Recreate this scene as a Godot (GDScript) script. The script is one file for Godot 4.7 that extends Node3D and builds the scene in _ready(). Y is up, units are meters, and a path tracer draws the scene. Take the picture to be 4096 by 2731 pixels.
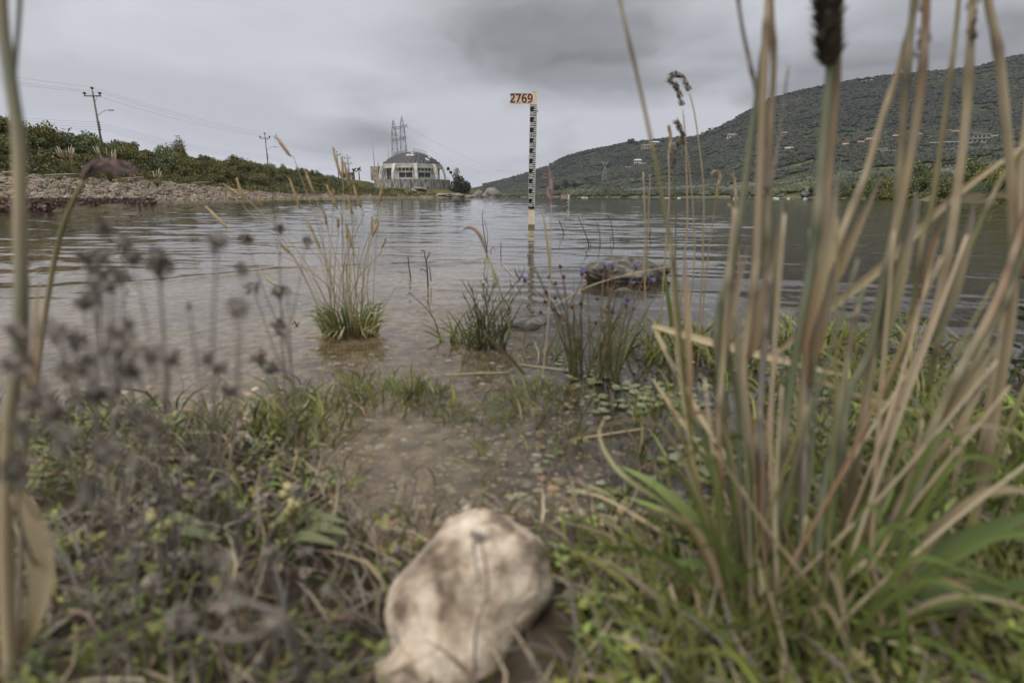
extends Node3D
# A lake shore seen from just above the water: marsh plants close by, a water level gauge, a domed
# pump house on a headland, a scrubby embankment with power poles and a forested mountainside.

const RIDGE := [Vector2(-0.0875, 0.0088), Vector2(-0.0497, 0.0190), Vector2(-0.0233, 0.0247), Vector2(0.0180, 0.0355), Vector2(0.0516, 0.0463), Vector2(0.0848, 0.0620), Vector2(0.1143, 0.0718), Vector2(0.1658, 0.0817), Vector2(0.1951, 0.0873), Vector2(0.2319, 0.0908), Vector2(0.3122, 0.1012), Vector2(0.3478, 0.1151), Vector2(0.3829, 0.1302), Vector2(0.4274, 0.1559), Vector2(0.4871, 0.1707), Vector2(0.5574, 0.1840), Vector2(0.6278, 0.1933), Vector2(0.6986, 0.1986), Vector2(0.7690, 0.2052), Vector2(0.8025, 0.2156), Vector2(0.8378, 0.2234), Vector2(0.9402, 0.2351), Vector2(1.2242, 0.2351)]
const SHORE := [Vector2(-0.060, 1200), Vector2(-0.020, 950), Vector2(0.018, 720), Vector2(0.094, 560), Vector2(0.245, 430), Vector2(0.397, 330), Vector2(0.472, 250), Vector2(0.548, 150), Vector2(0.624, 78), Vector2(0.737, 48), Vector2(0.890, 26), Vector2(1.200, 22), Vector2(2.500, 20)]
const RIDGE_AT := [Vector2(-0.100, 1600), Vector2(0.000, 1500), Vector2(0.100, 1450), Vector2(0.250, 1350), Vector2(0.500, 1250), Vector2(0.900, 1150), Vector2(2.000, 1100)]
const RISE := [Vector2(0, 0.02), Vector2(4, 0.85), Vector2(9.5, 2.1), Vector2(12, 2.9), Vector2(16, 4.4), Vector2(20, 5.7), Vector2(28, 7.4), Vector2(40, 8.8), Vector2(70, 9.5)]
const BANK := [Vector2(14, -400), Vector2(22, -150), Vector2(30, -70), Vector2(34, -46), Vector2(38, -35), Vector2(43, -31.8), Vector2(58, -33.5), Vector2(72, -36), Vector2(95, -38.5), Vector2(165, -39.4), Vector2(213, -42), Vector2(238, -36), Vector2(258, -16), Vector2(264, -8), Vector2(275, -5), Vector2(300, -14), Vector2(360, -44), Vector2(450, -120), Vector2(700, -500)]

var noise := FastNoiseLite.new()
var rough_noise := FastNoiseLite.new()
var rng := RandomNumberGenerator.new()
var taken := {}
var M := {}

# ---------------------------------------------------------------- geometry collector
class Geo:
	var v := PackedVector3Array()
	var c := PackedColorArray()
	var t := PackedInt32Array()
	var uv := PackedVector2Array()
	var streak := 0.0                                 # how much the tone of a tube differs round it

	func at(p: Vector3, col: Color) -> int:
		v.append(p)
		c.append(col)
		return v.size() - 1

	func tri(a: int, b: int, d: int) -> void:
		t.append(a)
		t.append(b)
		t.append(d)

	func quad(a: Vector3, b: Vector3, d: Vector3, e: Vector3, col: Color) -> void:
		var i := at(a, col)
		at(b, col)
		at(d, col)
		at(e, col)
		tri(i, i + 1, i + 2)
		tri(i, i + 2, i + 3)

	# a round bar through the points p; radii and colours are given at its ends or at every point
	func tube(p: Array, r: Array, cols: Array, n := 6) -> void:
		var m := p.size()
		var side := Vector3.ZERO
		var base := v.size()
		for k in m:
			var f: Vector3 = (p[mini(k + 1, m - 1)] - p[maxi(k - 1, 0)]).normalized()
			if side == Vector3.ZERO:
				side = f.cross(Vector3.UP if absf(f.y) < 0.9 else Vector3.RIGHT).normalized()
			side = (side - f * side.dot(f)).normalized()
			var up := f.cross(side)
			var q := float(k) / maxf(m - 1, 1)
			var rad: float = r[k] if r.size() == m else lerpf(r[0], r[r.size() - 1], q)
			var col: Color = cols[k] if cols.size() == m else pick(cols, q)
			for j in n:
				var a := TAU * j / n
				col.a = 1.0
				at(p[k] + (side * cos(a) + up * sin(a)) * rad, col * (1.0 + streak * (sin(j * 2.4 + 1.0) + 0.5 * sin(j * 5.1 + k * 0.3))))
		for k in m - 1:
			for j in n:
				var a := base + k * n + j
				var b := base + k * n + (j + 1) % n
				tri(a, b, a + n)
				tri(b, b + n, a + n)
		var e0 := at(p[0], c[base])
		var e1 := at(p[m - 1], c[base + (m - 1) * n])
		for j in n:
			tri(e0, base + (j + 1) % n, base + j)
			tri(e1, base + (m - 1) * n + j, base + (m - 1) * n + (j + 1) % n)

	static func pick(cols: Array, q: float) -> Color:
		if cols.size() == 1:
			return cols[0]
		var x := q * (cols.size() - 1)
		var i := mini(int(x), cols.size() - 2)
		return (cols[i] as Color).lerp(cols[i + 1], x - i)

	# a grass leaf: a folded strip along p, widest at share `wide` of its length
	func leaf(p: Array, width: float, cols: Array, facing: Vector3, fold := 0.25, wide := 0.3, tip := 0.04, root := 0.6) -> void:
		var m := p.size()
		var base := v.size()
		for k in m:
			var f: Vector3 = (p[mini(k + 1, m - 1)] - p[maxi(k - 1, 0)]).normalized()
			var q := float(k) / (m - 1)
			var w := width * 0.5 * (lerpf(root, 1.0, q / wide) if q < wide else lerpf(1.0, tip, pow((q - wide) / (1.0 - wide), 1.6)))
			var s := f.cross(facing)
			s = s.normalized() if s.length() > 0.01 else f.cross(Vector3.RIGHT).normalized()
			var nrm := s.cross(f)
			var col := pick(cols, q)
			at(p[k] - s * w + nrm * w * fold, col)
			at(p[k], col * 0.92)
			at(p[k] + s * w + nrm * w * fold, col)
		for k in m - 1:
			for j in 2:
				var a := base + k * 3 + j
				tri(a, a + 3, a + 1)
				tri(a + 1, a + 3, a + 4)

	func box(x: Transform3D, size: Vector3, col: Color) -> void:
		var h := size * 0.5
		for f in 6:
			var n := Vector3.ZERO
			n[f % 3] = 1.0 if f < 3 else -1.0
			var a := Vector3.ZERO
			a[(f + 1) % 3] = 1.0
			var b := n.cross(a)
			quad(x * ((n + a + b) * h), x * ((n - a + b) * h), x * ((n - a - b) * h), x * ((n + a - b) * h), col)

	func bar(a: Vector3, b: Vector3, r: float, col: Color) -> void:
		tube([a, b], [r, r], [col], 4)

	# an uneven closed ball
	func blob(o: Vector3, r: Vector3, amp: float, freq: float, seed_: int, cols: Array, rings := 8, segs := 12) -> void:
		var nz := FastNoiseLite.new()
		nz.seed = seed_
		nz.frequency = freq
		nz.fractal_octaves = 3
		var base := v.size()
		for i in rings + 1:
			var th := PI * i / rings
			for j in segs:
				var ph := TAU * j / segs
				var d := Vector3(sin(th) * cos(ph), cos(th), sin(th) * sin(ph))
				if i == 0 or i == rings:
					d = Vector3(0, 1 if i == 0 else -1, 0)
				var k := nz.get_noise_3dv(d * 10.0)
				at(o + d * r * (1.0 + amp * k), pick(cols, clampf(0.5 + 0.9 * nz.get_noise_3dv(d * 23.0 + Vector3(50, 0, 0)), 0, 1)))
		for i in rings:
			for j in segs:
				var a := base + i * segs + j
				var b := base + i * segs + (j + 1) % segs
				tri(a, b, a + segs)
				tri(b, b + segs, a + segs)

	func mesh(origin := Vector3.ZERO, smooth := true) -> ArrayMesh:
		var pts := v.duplicate()
		if origin != Vector3.ZERO:
			for i in pts.size():
				pts[i] -= origin
		var arr := []
		arr.resize(Mesh.ARRAY_MAX)
		arr[Mesh.ARRAY_VERTEX] = pts
		arr[Mesh.ARRAY_COLOR] = c
		arr[Mesh.ARRAY_INDEX] = t
		if uv.size() == v.size():
			arr[Mesh.ARRAY_TEX_UV] = uv
		if smooth:
			var st := SurfaceTool.new()
			st.create_from_arrays(arr)
			st.generate_normals()
			return st.commit()
		var am := ArrayMesh.new()
		am.add_surface_from_arrays(Mesh.PRIMITIVE_TRIANGLES, arr)
		return am

# ---------------------------------------------------------------- objects
func numbered(n: String) -> String:
	taken[n] = taken.get(n, -1) + 1
	return n if taken[n] == 0 else "%s_%03d" % [n, taken[n]]

func tag(o: Node, label: String, category := "", group := "", kind := "") -> void:
	if label:
		o.set_meta("label", label)
	if category:
		o.set_meta("category", category)
	if group:
		o.set_meta("group", group)
	if kind:
		o.set_meta("kind", kind)

func thing(n: String, label: String, category: String, where: Vector3, group := "") -> Node3D:
	var o := Node3D.new()
	o.name = numbered(n)
	o.position = where
	add_child(o)
	tag(o, label, category, group)
	return o

func part(n: String, g: Geo, m: Material, parent: Node3D, smooth := true) -> MeshInstance3D:
	var o := MeshInstance3D.new()
	o.name = n
	var root: Node3D = parent
	while root.get_parent() != self:
		root = root.get_parent()
	o.mesh = g.mesh(root.position, smooth)
	o.material_override = m
	parent.add_child(o, true)
	return o

func solo(n: String, g: Geo, m: Material, label: String, category: String, where: Vector3, group := "", kind := "", smooth := true) -> MeshInstance3D:
	var o := MeshInstance3D.new()
	o.name = numbered(n)
	o.mesh = g.mesh(where, smooth)
	o.position = where
	o.material_override = m
	add_child(o)
	tag(o, label, category, group, kind)
	return o

func many(n: String, mesh: Mesh, m: Material, xf: Array, cols: Array, label: String, category: String, parent: Node = null) -> void:
	var mm := MultiMesh.new()
	mm.transform_format = MultiMesh.TRANSFORM_3D
	mm.use_colors = true
	mm.mesh = mesh
	mm.instance_count = xf.size()
	for i in xf.size():
		mm.set_instance_transform(i, xf[i])
		mm.set_instance_color(i, cols[i % cols.size()])
	var o := MultiMeshInstance3D.new()
	o.name = numbered(n)
	o.multimesh = mm
	o.material_override = m
	(parent if parent else self).add_child(o, true)
	tag(o, label, category if parent == null else "", "", "stuff")

func mat(n: String, roughness: float, back := Color.BLACK, spec := 0.5) -> StandardMaterial3D:
	var m := StandardMaterial3D.new()
	m.resource_name = n
	m.vertex_color_use_as_albedo = true
	m.roughness = roughness
	m.metallic_specular = spec
	m.cull_mode = BaseMaterial3D.CULL_DISABLED
	if back != Color.BLACK:
		m.backlight_enabled = true
		m.backlight = back
	M[n] = m
	return m

func speckle(seed_: int, freq: float, a: Color, b: Color, octaves := 5, size := 512) -> NoiseTexture2D:
	var nz := FastNoiseLite.new()
	nz.seed = seed_
	nz.frequency = freq
	nz.fractal_octaves = octaves
	var tx := NoiseTexture2D.new()
	tx.noise = nz
	tx.width = size
	tx.height = size
	tx.seamless = true
	var g := Gradient.new()
	g.colors = PackedColorArray([a, b])
	g.offsets = PackedFloat32Array([0.25, 0.75])
	tx.color_ramp = g
	return tx

func relief(seed_: int, freq: float, octaves := 5, size := 512, strength := 6.0) -> NoiseTexture2D:
	var nz := FastNoiseLite.new()
	nz.seed = seed_
	nz.frequency = freq
	nz.fractal_octaves = octaves
	var tx := NoiseTexture2D.new()
	tx.noise = nz
	tx.width = size
	tx.height = size
	tx.seamless = true
	tx.as_normal_map = true
	tx.bump_strength = strength
	return tx

func surface(m: StandardMaterial3D, colour: Texture2D, normal: Texture2D, scale: float, world := true, strength := 1.0) -> void:
	m.uv1_triplanar = true
	m.uv1_world_triplanar = world
	m.uv1_scale = Vector3.ONE * scale
	if colour:
		m.albedo_texture = colour
	if normal:
		m.normal_enabled = true
		m.normal_texture = normal
		m.normal_scale = strength

# ---------------------------------------------------------------- the lie of the land (u to the right, d ahead, metres)
func along(t: Array, x: float) -> float:
	if x <= t[0].x:
		return t[0].y
	for i in range(1, t.size()):
		if x < t[i].x:
			var a: Vector2 = t[i - 1]
			var b: Vector2 = t[i]
			return a.y + (b.y - a.y) * (x - a.x) / (b.x - a.x)
	return t[t.size() - 1].y

func bank_in(u: float, d: float) -> float:            # metres inland from the embankment's waterline, negative on the lake
	if d < 14.0 or u > 12.0:
		return -40.0
	var a := along(BANK, d)
	var k := (along(BANK, d + 3.0) - along(BANK, d - 3.0)) / 6.0
	return (a - u) / sqrt(1.0 + k * k)

func bank_height(p: float, d: float) -> float:
	if p < 0.0:
		return maxf(p * 0.12, -1.6)
	var far := smoothstep(170.0, 225.0, d)
	var a := along(RISE, p)
	var b := 0.5 * smoothstep(0.0, 3.0, p) + 3.4 * smoothstep(1.0, 15.0, p)
	var left := along(BANK, d) - p
	b += 4.1 * smoothstep(9.0, 20.0, p) * smoothstep(-62.0, -70.0, left)
	return maxf(lerpf(a, b, far), 0.02) + noise.get_noise_2d(p * 0.9 + d, d * 0.7) * 0.35 * smoothstep(0.0, 4.0, p)

func hill_height(u: float, d: float) -> float:
	var s := u / maxf(d, 0.1)
	if s < -0.09 or d < 18.0:
		return -2.0
	var shore := along(SHORE, s)
	var far := along(RIDGE_AT, s)
	var t := (d - shore) / (far - shore)
	if t < 0.0:
		return maxf(-1.6, (d - shore) * 0.1)
	var r := along(RIDGE, s)
	var k := smoothstep(0.0, 40.0 if shore > 60.0 else 12.0, d - shore)
	var h: float = maxf(r, 0.0) * far * pow(minf(t, 1.0), 1.9)
	if t > 1.0:
		h *= 1.0 - 0.5 * smoothstep(1.0, 1.6, t)
	var w := smoothstep(0.1, 0.4, t) * (1.0 - smoothstep(0.85, 1.0, t))
	return h + 1.6 * k + noise.get_noise_2d(u * 0.06, d * 0.06) * 14.0 * w + 0.25 * k * noise.get_noise_2d(u * 0.8, d * 0.8)

func edge_of_water(u: float) -> float:                # how far ahead the near shore reaches
	return 0.455 + 0.33 * smoothstep(-0.08, -0.42, u) - 0.01 * smoothstep(0.05, 0.3, u) + 0.06 * noise.get_noise_2d(u * 60.0, 3.0) + 0.4 * smoothstep(1.4, 6.0, absf(u))

func near_height(u: float, d: float) -> float:
	var q := edge_of_water(u) - d
	var lump := noise.get_noise_2d(u * 90.0, d * 90.0) * 0.006 + noise.get_noise_2d(u * 300.0, d * 300.0) * 0.003
	if q > 0.0:
		return minf(q * 0.13, 0.035) + 0.06 * smoothstep(0.5, 3.0, q) + lump * minf(1.0, q * 8.0 + 0.2)
	return maxf(q * 0.033 - 0.05 * smoothstep(1.0, 6.0, -q) - 0.4 * smoothstep(5.0, 25.0, -q), -1.8) + lump * 0.8

func height(u: float, d: float) -> float:
	var h := near_height(u, d) if Vector2(u, d).length() < 60.0 else -1.8
	return maxf(maxf(h, bank_height(bank_in(u, d), d) if u < 12.0 and d > 14.0 else -2.0), hill_height(u, d))

func ground(u: float, d: float, lift := 0.0) -> Vector3:
	return Vector3(u, height(u, d) + lift, -d)

func smooth_path(p: Array, n: int) -> Array:
	if p.size() == 2:
		p = [p[0], (p[0] + p[1]) * 0.5, p[1]]
	var out := []
	for k in n + 1:
		var x := float(k) / n * (p.size() - 1)
		var i := mini(int(x), p.size() - 2)
		out.append((p[i] as Vector3).cubic_interpolate(p[i + 1], p[maxi(i - 1, 0)], p[mini(i + 2, p.size() - 1)], x - i))
	return out

func jit(c: Color, k := 0.15) -> Color:
	var a := 1.0 + rng.randf_range(-k, k)
	return Color(c.r * a * (1.0 + rng.randf_range(-k, k) * 0.4), c.g * a, c.b * a * (1.0 + rng.randf_range(-k, k) * 0.4))

func any_turn() -> Basis:
	return Basis(Vector3(rng.randfn(), rng.randfn(), rng.randfn()).normalized(), rng.randf() * TAU)

func sky_texture() -> ImageTexture:
	var w := 1536
	var h := 768
	var im := Image.create(w, h, false, Image.FORMAT_RGBF)
	var a := FastNoiseLite.new()
	a.seed = 11
	a.frequency = 1.0
	a.fractal_octaves = 5
	a.fractal_gain = 0.52
	var b := FastNoiseLite.new()
	b.seed = 5
	b.frequency = 0.45
	b.fractal_octaves = 2
	im.fill(Color(0.2, 0.19, 0.17))
	for y in h / 2 + 2:
		var el := PI * (0.5 - (y + 0.5) / h)
		for x in w:
			var az := TAU * (x + 0.5) / w                # the seam of the picture looks along -z
			var d := Vector3(sin(az) * cos(el), sin(el), -cos(az) * cos(el))
			var q := d / (maxf(d.y, 0.0) + 0.16)       # a flat layer of cloud overhead
			var swirl := 0.35 * a.get_noise_3d(q.x * 0.8 + 20.0, 1.0, q.z * 0.8)
			var k := 0.8 * a.get_noise_3d(q.x * 0.55 + swirl, q.y, q.z * 0.42) + 0.7 * b.get_noise_3d(q.x * 0.6 + 1.7, 3.0, q.z * 0.6)
			k = clampf(0.5 + k * 1.5, 0.0, 1.0)
			# an even pale veil to the west, a heavier deck ahead and to the east
			var veil := smoothstep(-0.16 + 0.5 * d.y + swirl * 0.3, -0.42 + 0.5 * d.y + swirl * 0.3, d.x)
			k = lerpf(k * 0.68, 0.78 + 0.22 * (k - 0.5), 0.9 * veil)
			k = lerpf(k, 0.66 + 0.35 * (k - 0.5), smoothstep(0.14, 0.0, d.y))
			var lum := lerpf(0.19, 0.63, k) * (1.0 + 1.5 * smoothstep(0.3, 0.95, d.y))
			im.set_pixel(x, y, Color(lum * lerpf(0.965, 1.0, smoothstep(0.25, 0.8, d.y)), lum * 0.987, lum * lerpf(1.06, 0.985, smoothstep(0.25, 0.8, d.y))))
	return ImageTexture.create_from_image(im)

# ---------------------------------------------------------------- setting
func build_land() -> void:
	var g := Geo.new()
	var angles := []
	for i in 401:
		angles.append(deg_to_rad(-62.0 + 124.0 * i / 400.0))
	for i in range(1, 30):
		angles.append(deg_to_rad(62.0 + 236.0 * i / 30.0))
	var n := angles.size()
	var radii := [0.0]
	var r := 0.1
	while r < 2400.0:
		radii.append(r)
		r *= 1.02 if r < 700.0 else 1.03
	for rad in radii:
		for a in angles:
			var u: float = rad * sin(a)
			var d: float = rad * cos(a)
			var h := height(u, d)
			g.at(Vector3(u, h, -d), ground_colour(u, d, h))
	for k in radii.size() - 1:
		for j in n:
			var a := k * n + j
			var b := k * n + (j + 1) % n
			g.tri(a, a + n, b)
			g.tri(b, a + n, b + n)
	var m := mat("earth", 0.95, Color.BLACK, 0.3)
	surface(m, speckle(3, 0.02, Color(0.72, 0.7, 0.68), Color(1, 1, 1)), relief(4, 0.03, 5, 512, 5.0), 2.2, true, 0.7)
	solo("ground", g, m, "lake bed, muddy shore, stony bank and mountainside", "ground", Vector3.ZERO, "", "structure")

func ground_colour(u: float, d: float, h: float) -> Color:
	var f := noise.get_noise_2d(u * 3.0, d * 3.0)
	var near := Vector2(u, d).length()
	if near < 60.0 and h < 0.6 and bank_in(u, d) < -0.5:
		var q := edge_of_water(u) - d
		var fine := noise.get_noise_2d(u * 60.0, d * 60.0)
		if q > 0.0:
			return Color(0.05, 0.041, 0.03).lerp(Color(0.10, 0.08, 0.06), 0.5 + fine)
		var sand := Color(0.23, 0.175, 0.095).lerp(Color(0.38, 0.295, 0.18), clampf(0.5 + fine * 1.3, 0.0, 1.0))
		var marsh := Color(0.06, 0.055, 0.042)
		sand = sand.lerp(marsh, smoothstep(-0.28, 0.2, u + 0.08 * fine) * 0.85)
		return sand.lerp(Color(0.13, 0.112, 0.06), smoothstep(1.2, 5.0, -q))
	var p := bank_in(u, d)
	if p > -8.0 and d < 420.0 and u < 12.0:
		var stones := Color(0.31, 0.26, 0.2).lerp(Color(0.22, 0.18, 0.13), 0.5 + f)
		var straw := Color(0.21, 0.175, 0.08).lerp(Color(0.14, 0.14, 0.055), clampf(0.5 + f * 1.6, 0.0, 1.0))
		var scrub := Color(0.1, 0.1, 0.035)
		var far := smoothstep(66.0, 130.0, d)
		return stones.lerp(straw, smoothstep(lerpf(8.5, 1.5, far), lerpf(10.5, 4.5, far), p + f * 3.0)).lerp(scrub, smoothstep(lerpf(13.0, 8.0, far), lerpf(16.0, 14.0, far), p))
	var s := u / maxf(d, 1.0)
	var shore := along(SHORE, s)
	if h < -0.3:
		return Color(0.1, 0.09, 0.05)
	var strip := Color(0.2, 0.17, 0.1).lerp(Color(0.15, 0.16, 0.07), clampf(0.5 + f * 2.0, 0.0, 1.0))
	var wood := Color(0.04, 0.052, 0.024).lerp(Color(0.06, 0.075, 0.03), 0.5 + f)
	var wide := clampf(shore / 300.0, 0.05, 1.0)
	var c := strip.lerp(wood, smoothstep(10.0 * wide, 45.0 * wide, d - shore + f * 20.0 * wide))
	return c.lerp(Color(0.125, 0.165, 0.05), field(u, d))

# the mown fields between the woods: 1 inside, 0 outside
const FIELDS := [[262.2, 391.6, 34, 22], [228.1, 320.4, 60, 9], [182.3, 310.0, 40, 6], [285.6, 623.0, 50, 7], [223.4, 796.5, 60, 8], [169.5, 741.2, 45, 7], [433.5, 1313.5, 60, 22], [434.0, 994.1, 30, 10], [213.3, 281.7, 34, 10], [323.1, 377.8, 40, 16]]

func field(u: float, d: float) -> float:
	var best := 0.0
	for q in FIELDS:
		var k: float = Vector2((u - q[0]) / q[2], (d - q[1]) / (q[3] * 1.5)).length() + 0.5 * noise.get_noise_2d(u * 2.0, d * 2.0)
		best = maxf(best, 1.0 - smoothstep(0.85, 1.05, k))
	return best

# ---------------------------------------------------------------- the lake
func wave(u: float, d: float) -> float:
	var r := Vector2(u, d).length()
	var lively := smoothstep(0.9, 3.2, r + 0.9 * maxf(u, 0.0)) * (0.55 + 0.45 * smoothstep(2.0, 7.0, r))
	var patch := 0.75 + 0.5 * noise.get_noise_2d(u * 5.0 + 40.0, d * 5.0)
	var bend := d + 0.16 * u + 0.35 * noise.get_noise_2d(u * 9.0, d * 9.0)
	var h := 0.0016 * sin(bend * 9.5 + 5.0 * noise.get_noise_2d(u * 22.0, d * 22.0)) * patch
	h += 0.0050 * noise.get_noise_2d(u * 48.0 + 9.0, bend * 130.0) * patch
	h += 0.0078 * noise.get_noise_2d(u * 24.0 + 70.0, bend * 68.0) * patch
	h += 0.0008 * rough_noise.get_noise_2d(u * 60.0, d * 160.0)
	h *= lively * lerpf(1.3, 1.6, smoothstep(2.0, 4.5, r))
	# a long low wave running in along the shallows
	var crest := 2.0 + (u + 1.7) * 0.62 + 0.06 * sin(u * 5.0) + 0.05 * noise.get_noise_2d(u * 40.0, 1.0)
	var e := (d - crest) / 0.09
	h += 0.010 * exp(-e * e) * smoothstep(-3.6, -2.2, u) * (1.0 - smoothstep(-0.9, 0.2, u))
	# faint ripples in the calm corner
	h += 0.0006 * sin((d * 0.9 + u * 0.25) * 38.0 + 6.0 * noise.get_noise_2d(u * 40.0, d * 40.0)) * smoothstep(0.4, 0.8, r)
	return h

func build_water() -> void:
	var g := Geo.new()
	var n := 420
	var rows := []
	var r := 0.22
	while r < 2200.0:
		rows.append(r)
		r += clampf(r * 0.0115, 0.006, 40.0)
	for rad in rows:
		for i in n + 1:
			var a := deg_to_rad(-64.0 + 128.0 * i / n)
			var u: float = rad * sin(a)
			var d: float = rad * cos(a)
			g.at(Vector3(u, wave(u, d) if rad < 60.0 else 0.0, -d), Color.WHITE)
			g.uv.append(Vector2(u * 0.7, d * 1.1))
	for k in rows.size() - 1:
		for i in n:
			var a := k * (n + 1) + i
			g.tri(a, a + n + 1, a + 1)
			g.tri(a + 1, a + n + 1, a + n + 2)
	var m := StandardMaterial3D.new()
	m.resource_name = "water"
	m.albedo_color = Color(1, 1, 1, 0)
	m.transparency = BaseMaterial3D.TRANSPARENCY_ALPHA
	m.refraction_enabled = true
	m.refraction_scale = 0.033
	m.roughness = 0.02
	m.normal_enabled = true
	m.normal_texture = relief(21, 0.012, 4, 512, 4.0)
	m.normal_scale = 0.17
	solo("water", g, m, "grey rippled lake water reflecting the cloudy sky", "water", Vector3.ZERO, "", "structure")

# ---------------------------------------------------------------- far vegetation
func leafy(g: Geo, lobes: Array, count: int, leaf_size: float, cols: Array) -> void:
	# leaf clumps spread through the lobes of a crown (each lobe: centre, radii)
	for i in count:
		var l: Array = lobes[rng.randi() % lobes.size()]
		var dir := Vector3(rng.randfn(), rng.randfn() * 0.9 + 0.15, rng.randfn()).normalized()
		var q := pow(rng.randf(), 0.35)
		var p: Vector3 = l[0] + dir * l[1] * q * rng.randf_range(0.82, 1.12)
		var b := any_turn()
		var s := leaf_size * rng.randf_range(0.6, 1.4)
		var x := b.x * s
		var y := b.y * s * 0.7
		var c := jit(cols[rng.randi() % cols.size()], 0.22)
		g.quad(p - x, p - y, p + x, p + y, c)

func crown_shape(lobes: int, r: Vector3, spread: float) -> Array:
	var out := []
	for i in lobes:
		var a := TAU * (i + rng.randf()) / lobes
		var k := rng.randf_range(0.4, 1.0) * spread
		out.append([Vector3(cos(a) * r.x * k, r.y * rng.randf_range(0.55, 1.15), sin(a) * r.z * k), r * rng.randf_range(0.38, 0.6)])
	return out

func shrub(n: String, label: String, lobes: Array, count: int, size: float, cols: Array, tall: float) -> Node3D:
	var root := thing(n, label, "shrub", Vector3.ZERO, "shrubs of the thicket on the embankment")
	var g := Geo.new()
	leafy(g, lobes, count, size, cols)
	part("foliage", g, M.foliage, root)
	var s := Geo.new()
	for l in lobes:
		s.tube(smooth_path([Vector3(0, -0.4, 0), (l[0] as Vector3) * 0.45, l[0]], 4), [0.07 * tall * 0.4, 0.02], [Color(0.12, 0.1, 0.07)], 4)
	part("branch", s, M.bark, root)
	return root

func copy(o: Node3D, where: Vector3, scale: Vector3, turn: float, label := "", group := "") -> Node3D:
	var c: Node3D = o.duplicate()
	c.name = numbered(String(o.name).rstrip("0123456789").rstrip("_"))
	add_child(c)
	c.transform = Transform3D(Basis(Vector3.UP, turn).scaled(scale), where)
	if label:
		c.set_meta("label", label)
	if group:
		c.set_meta("group", group)
	return c

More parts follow.
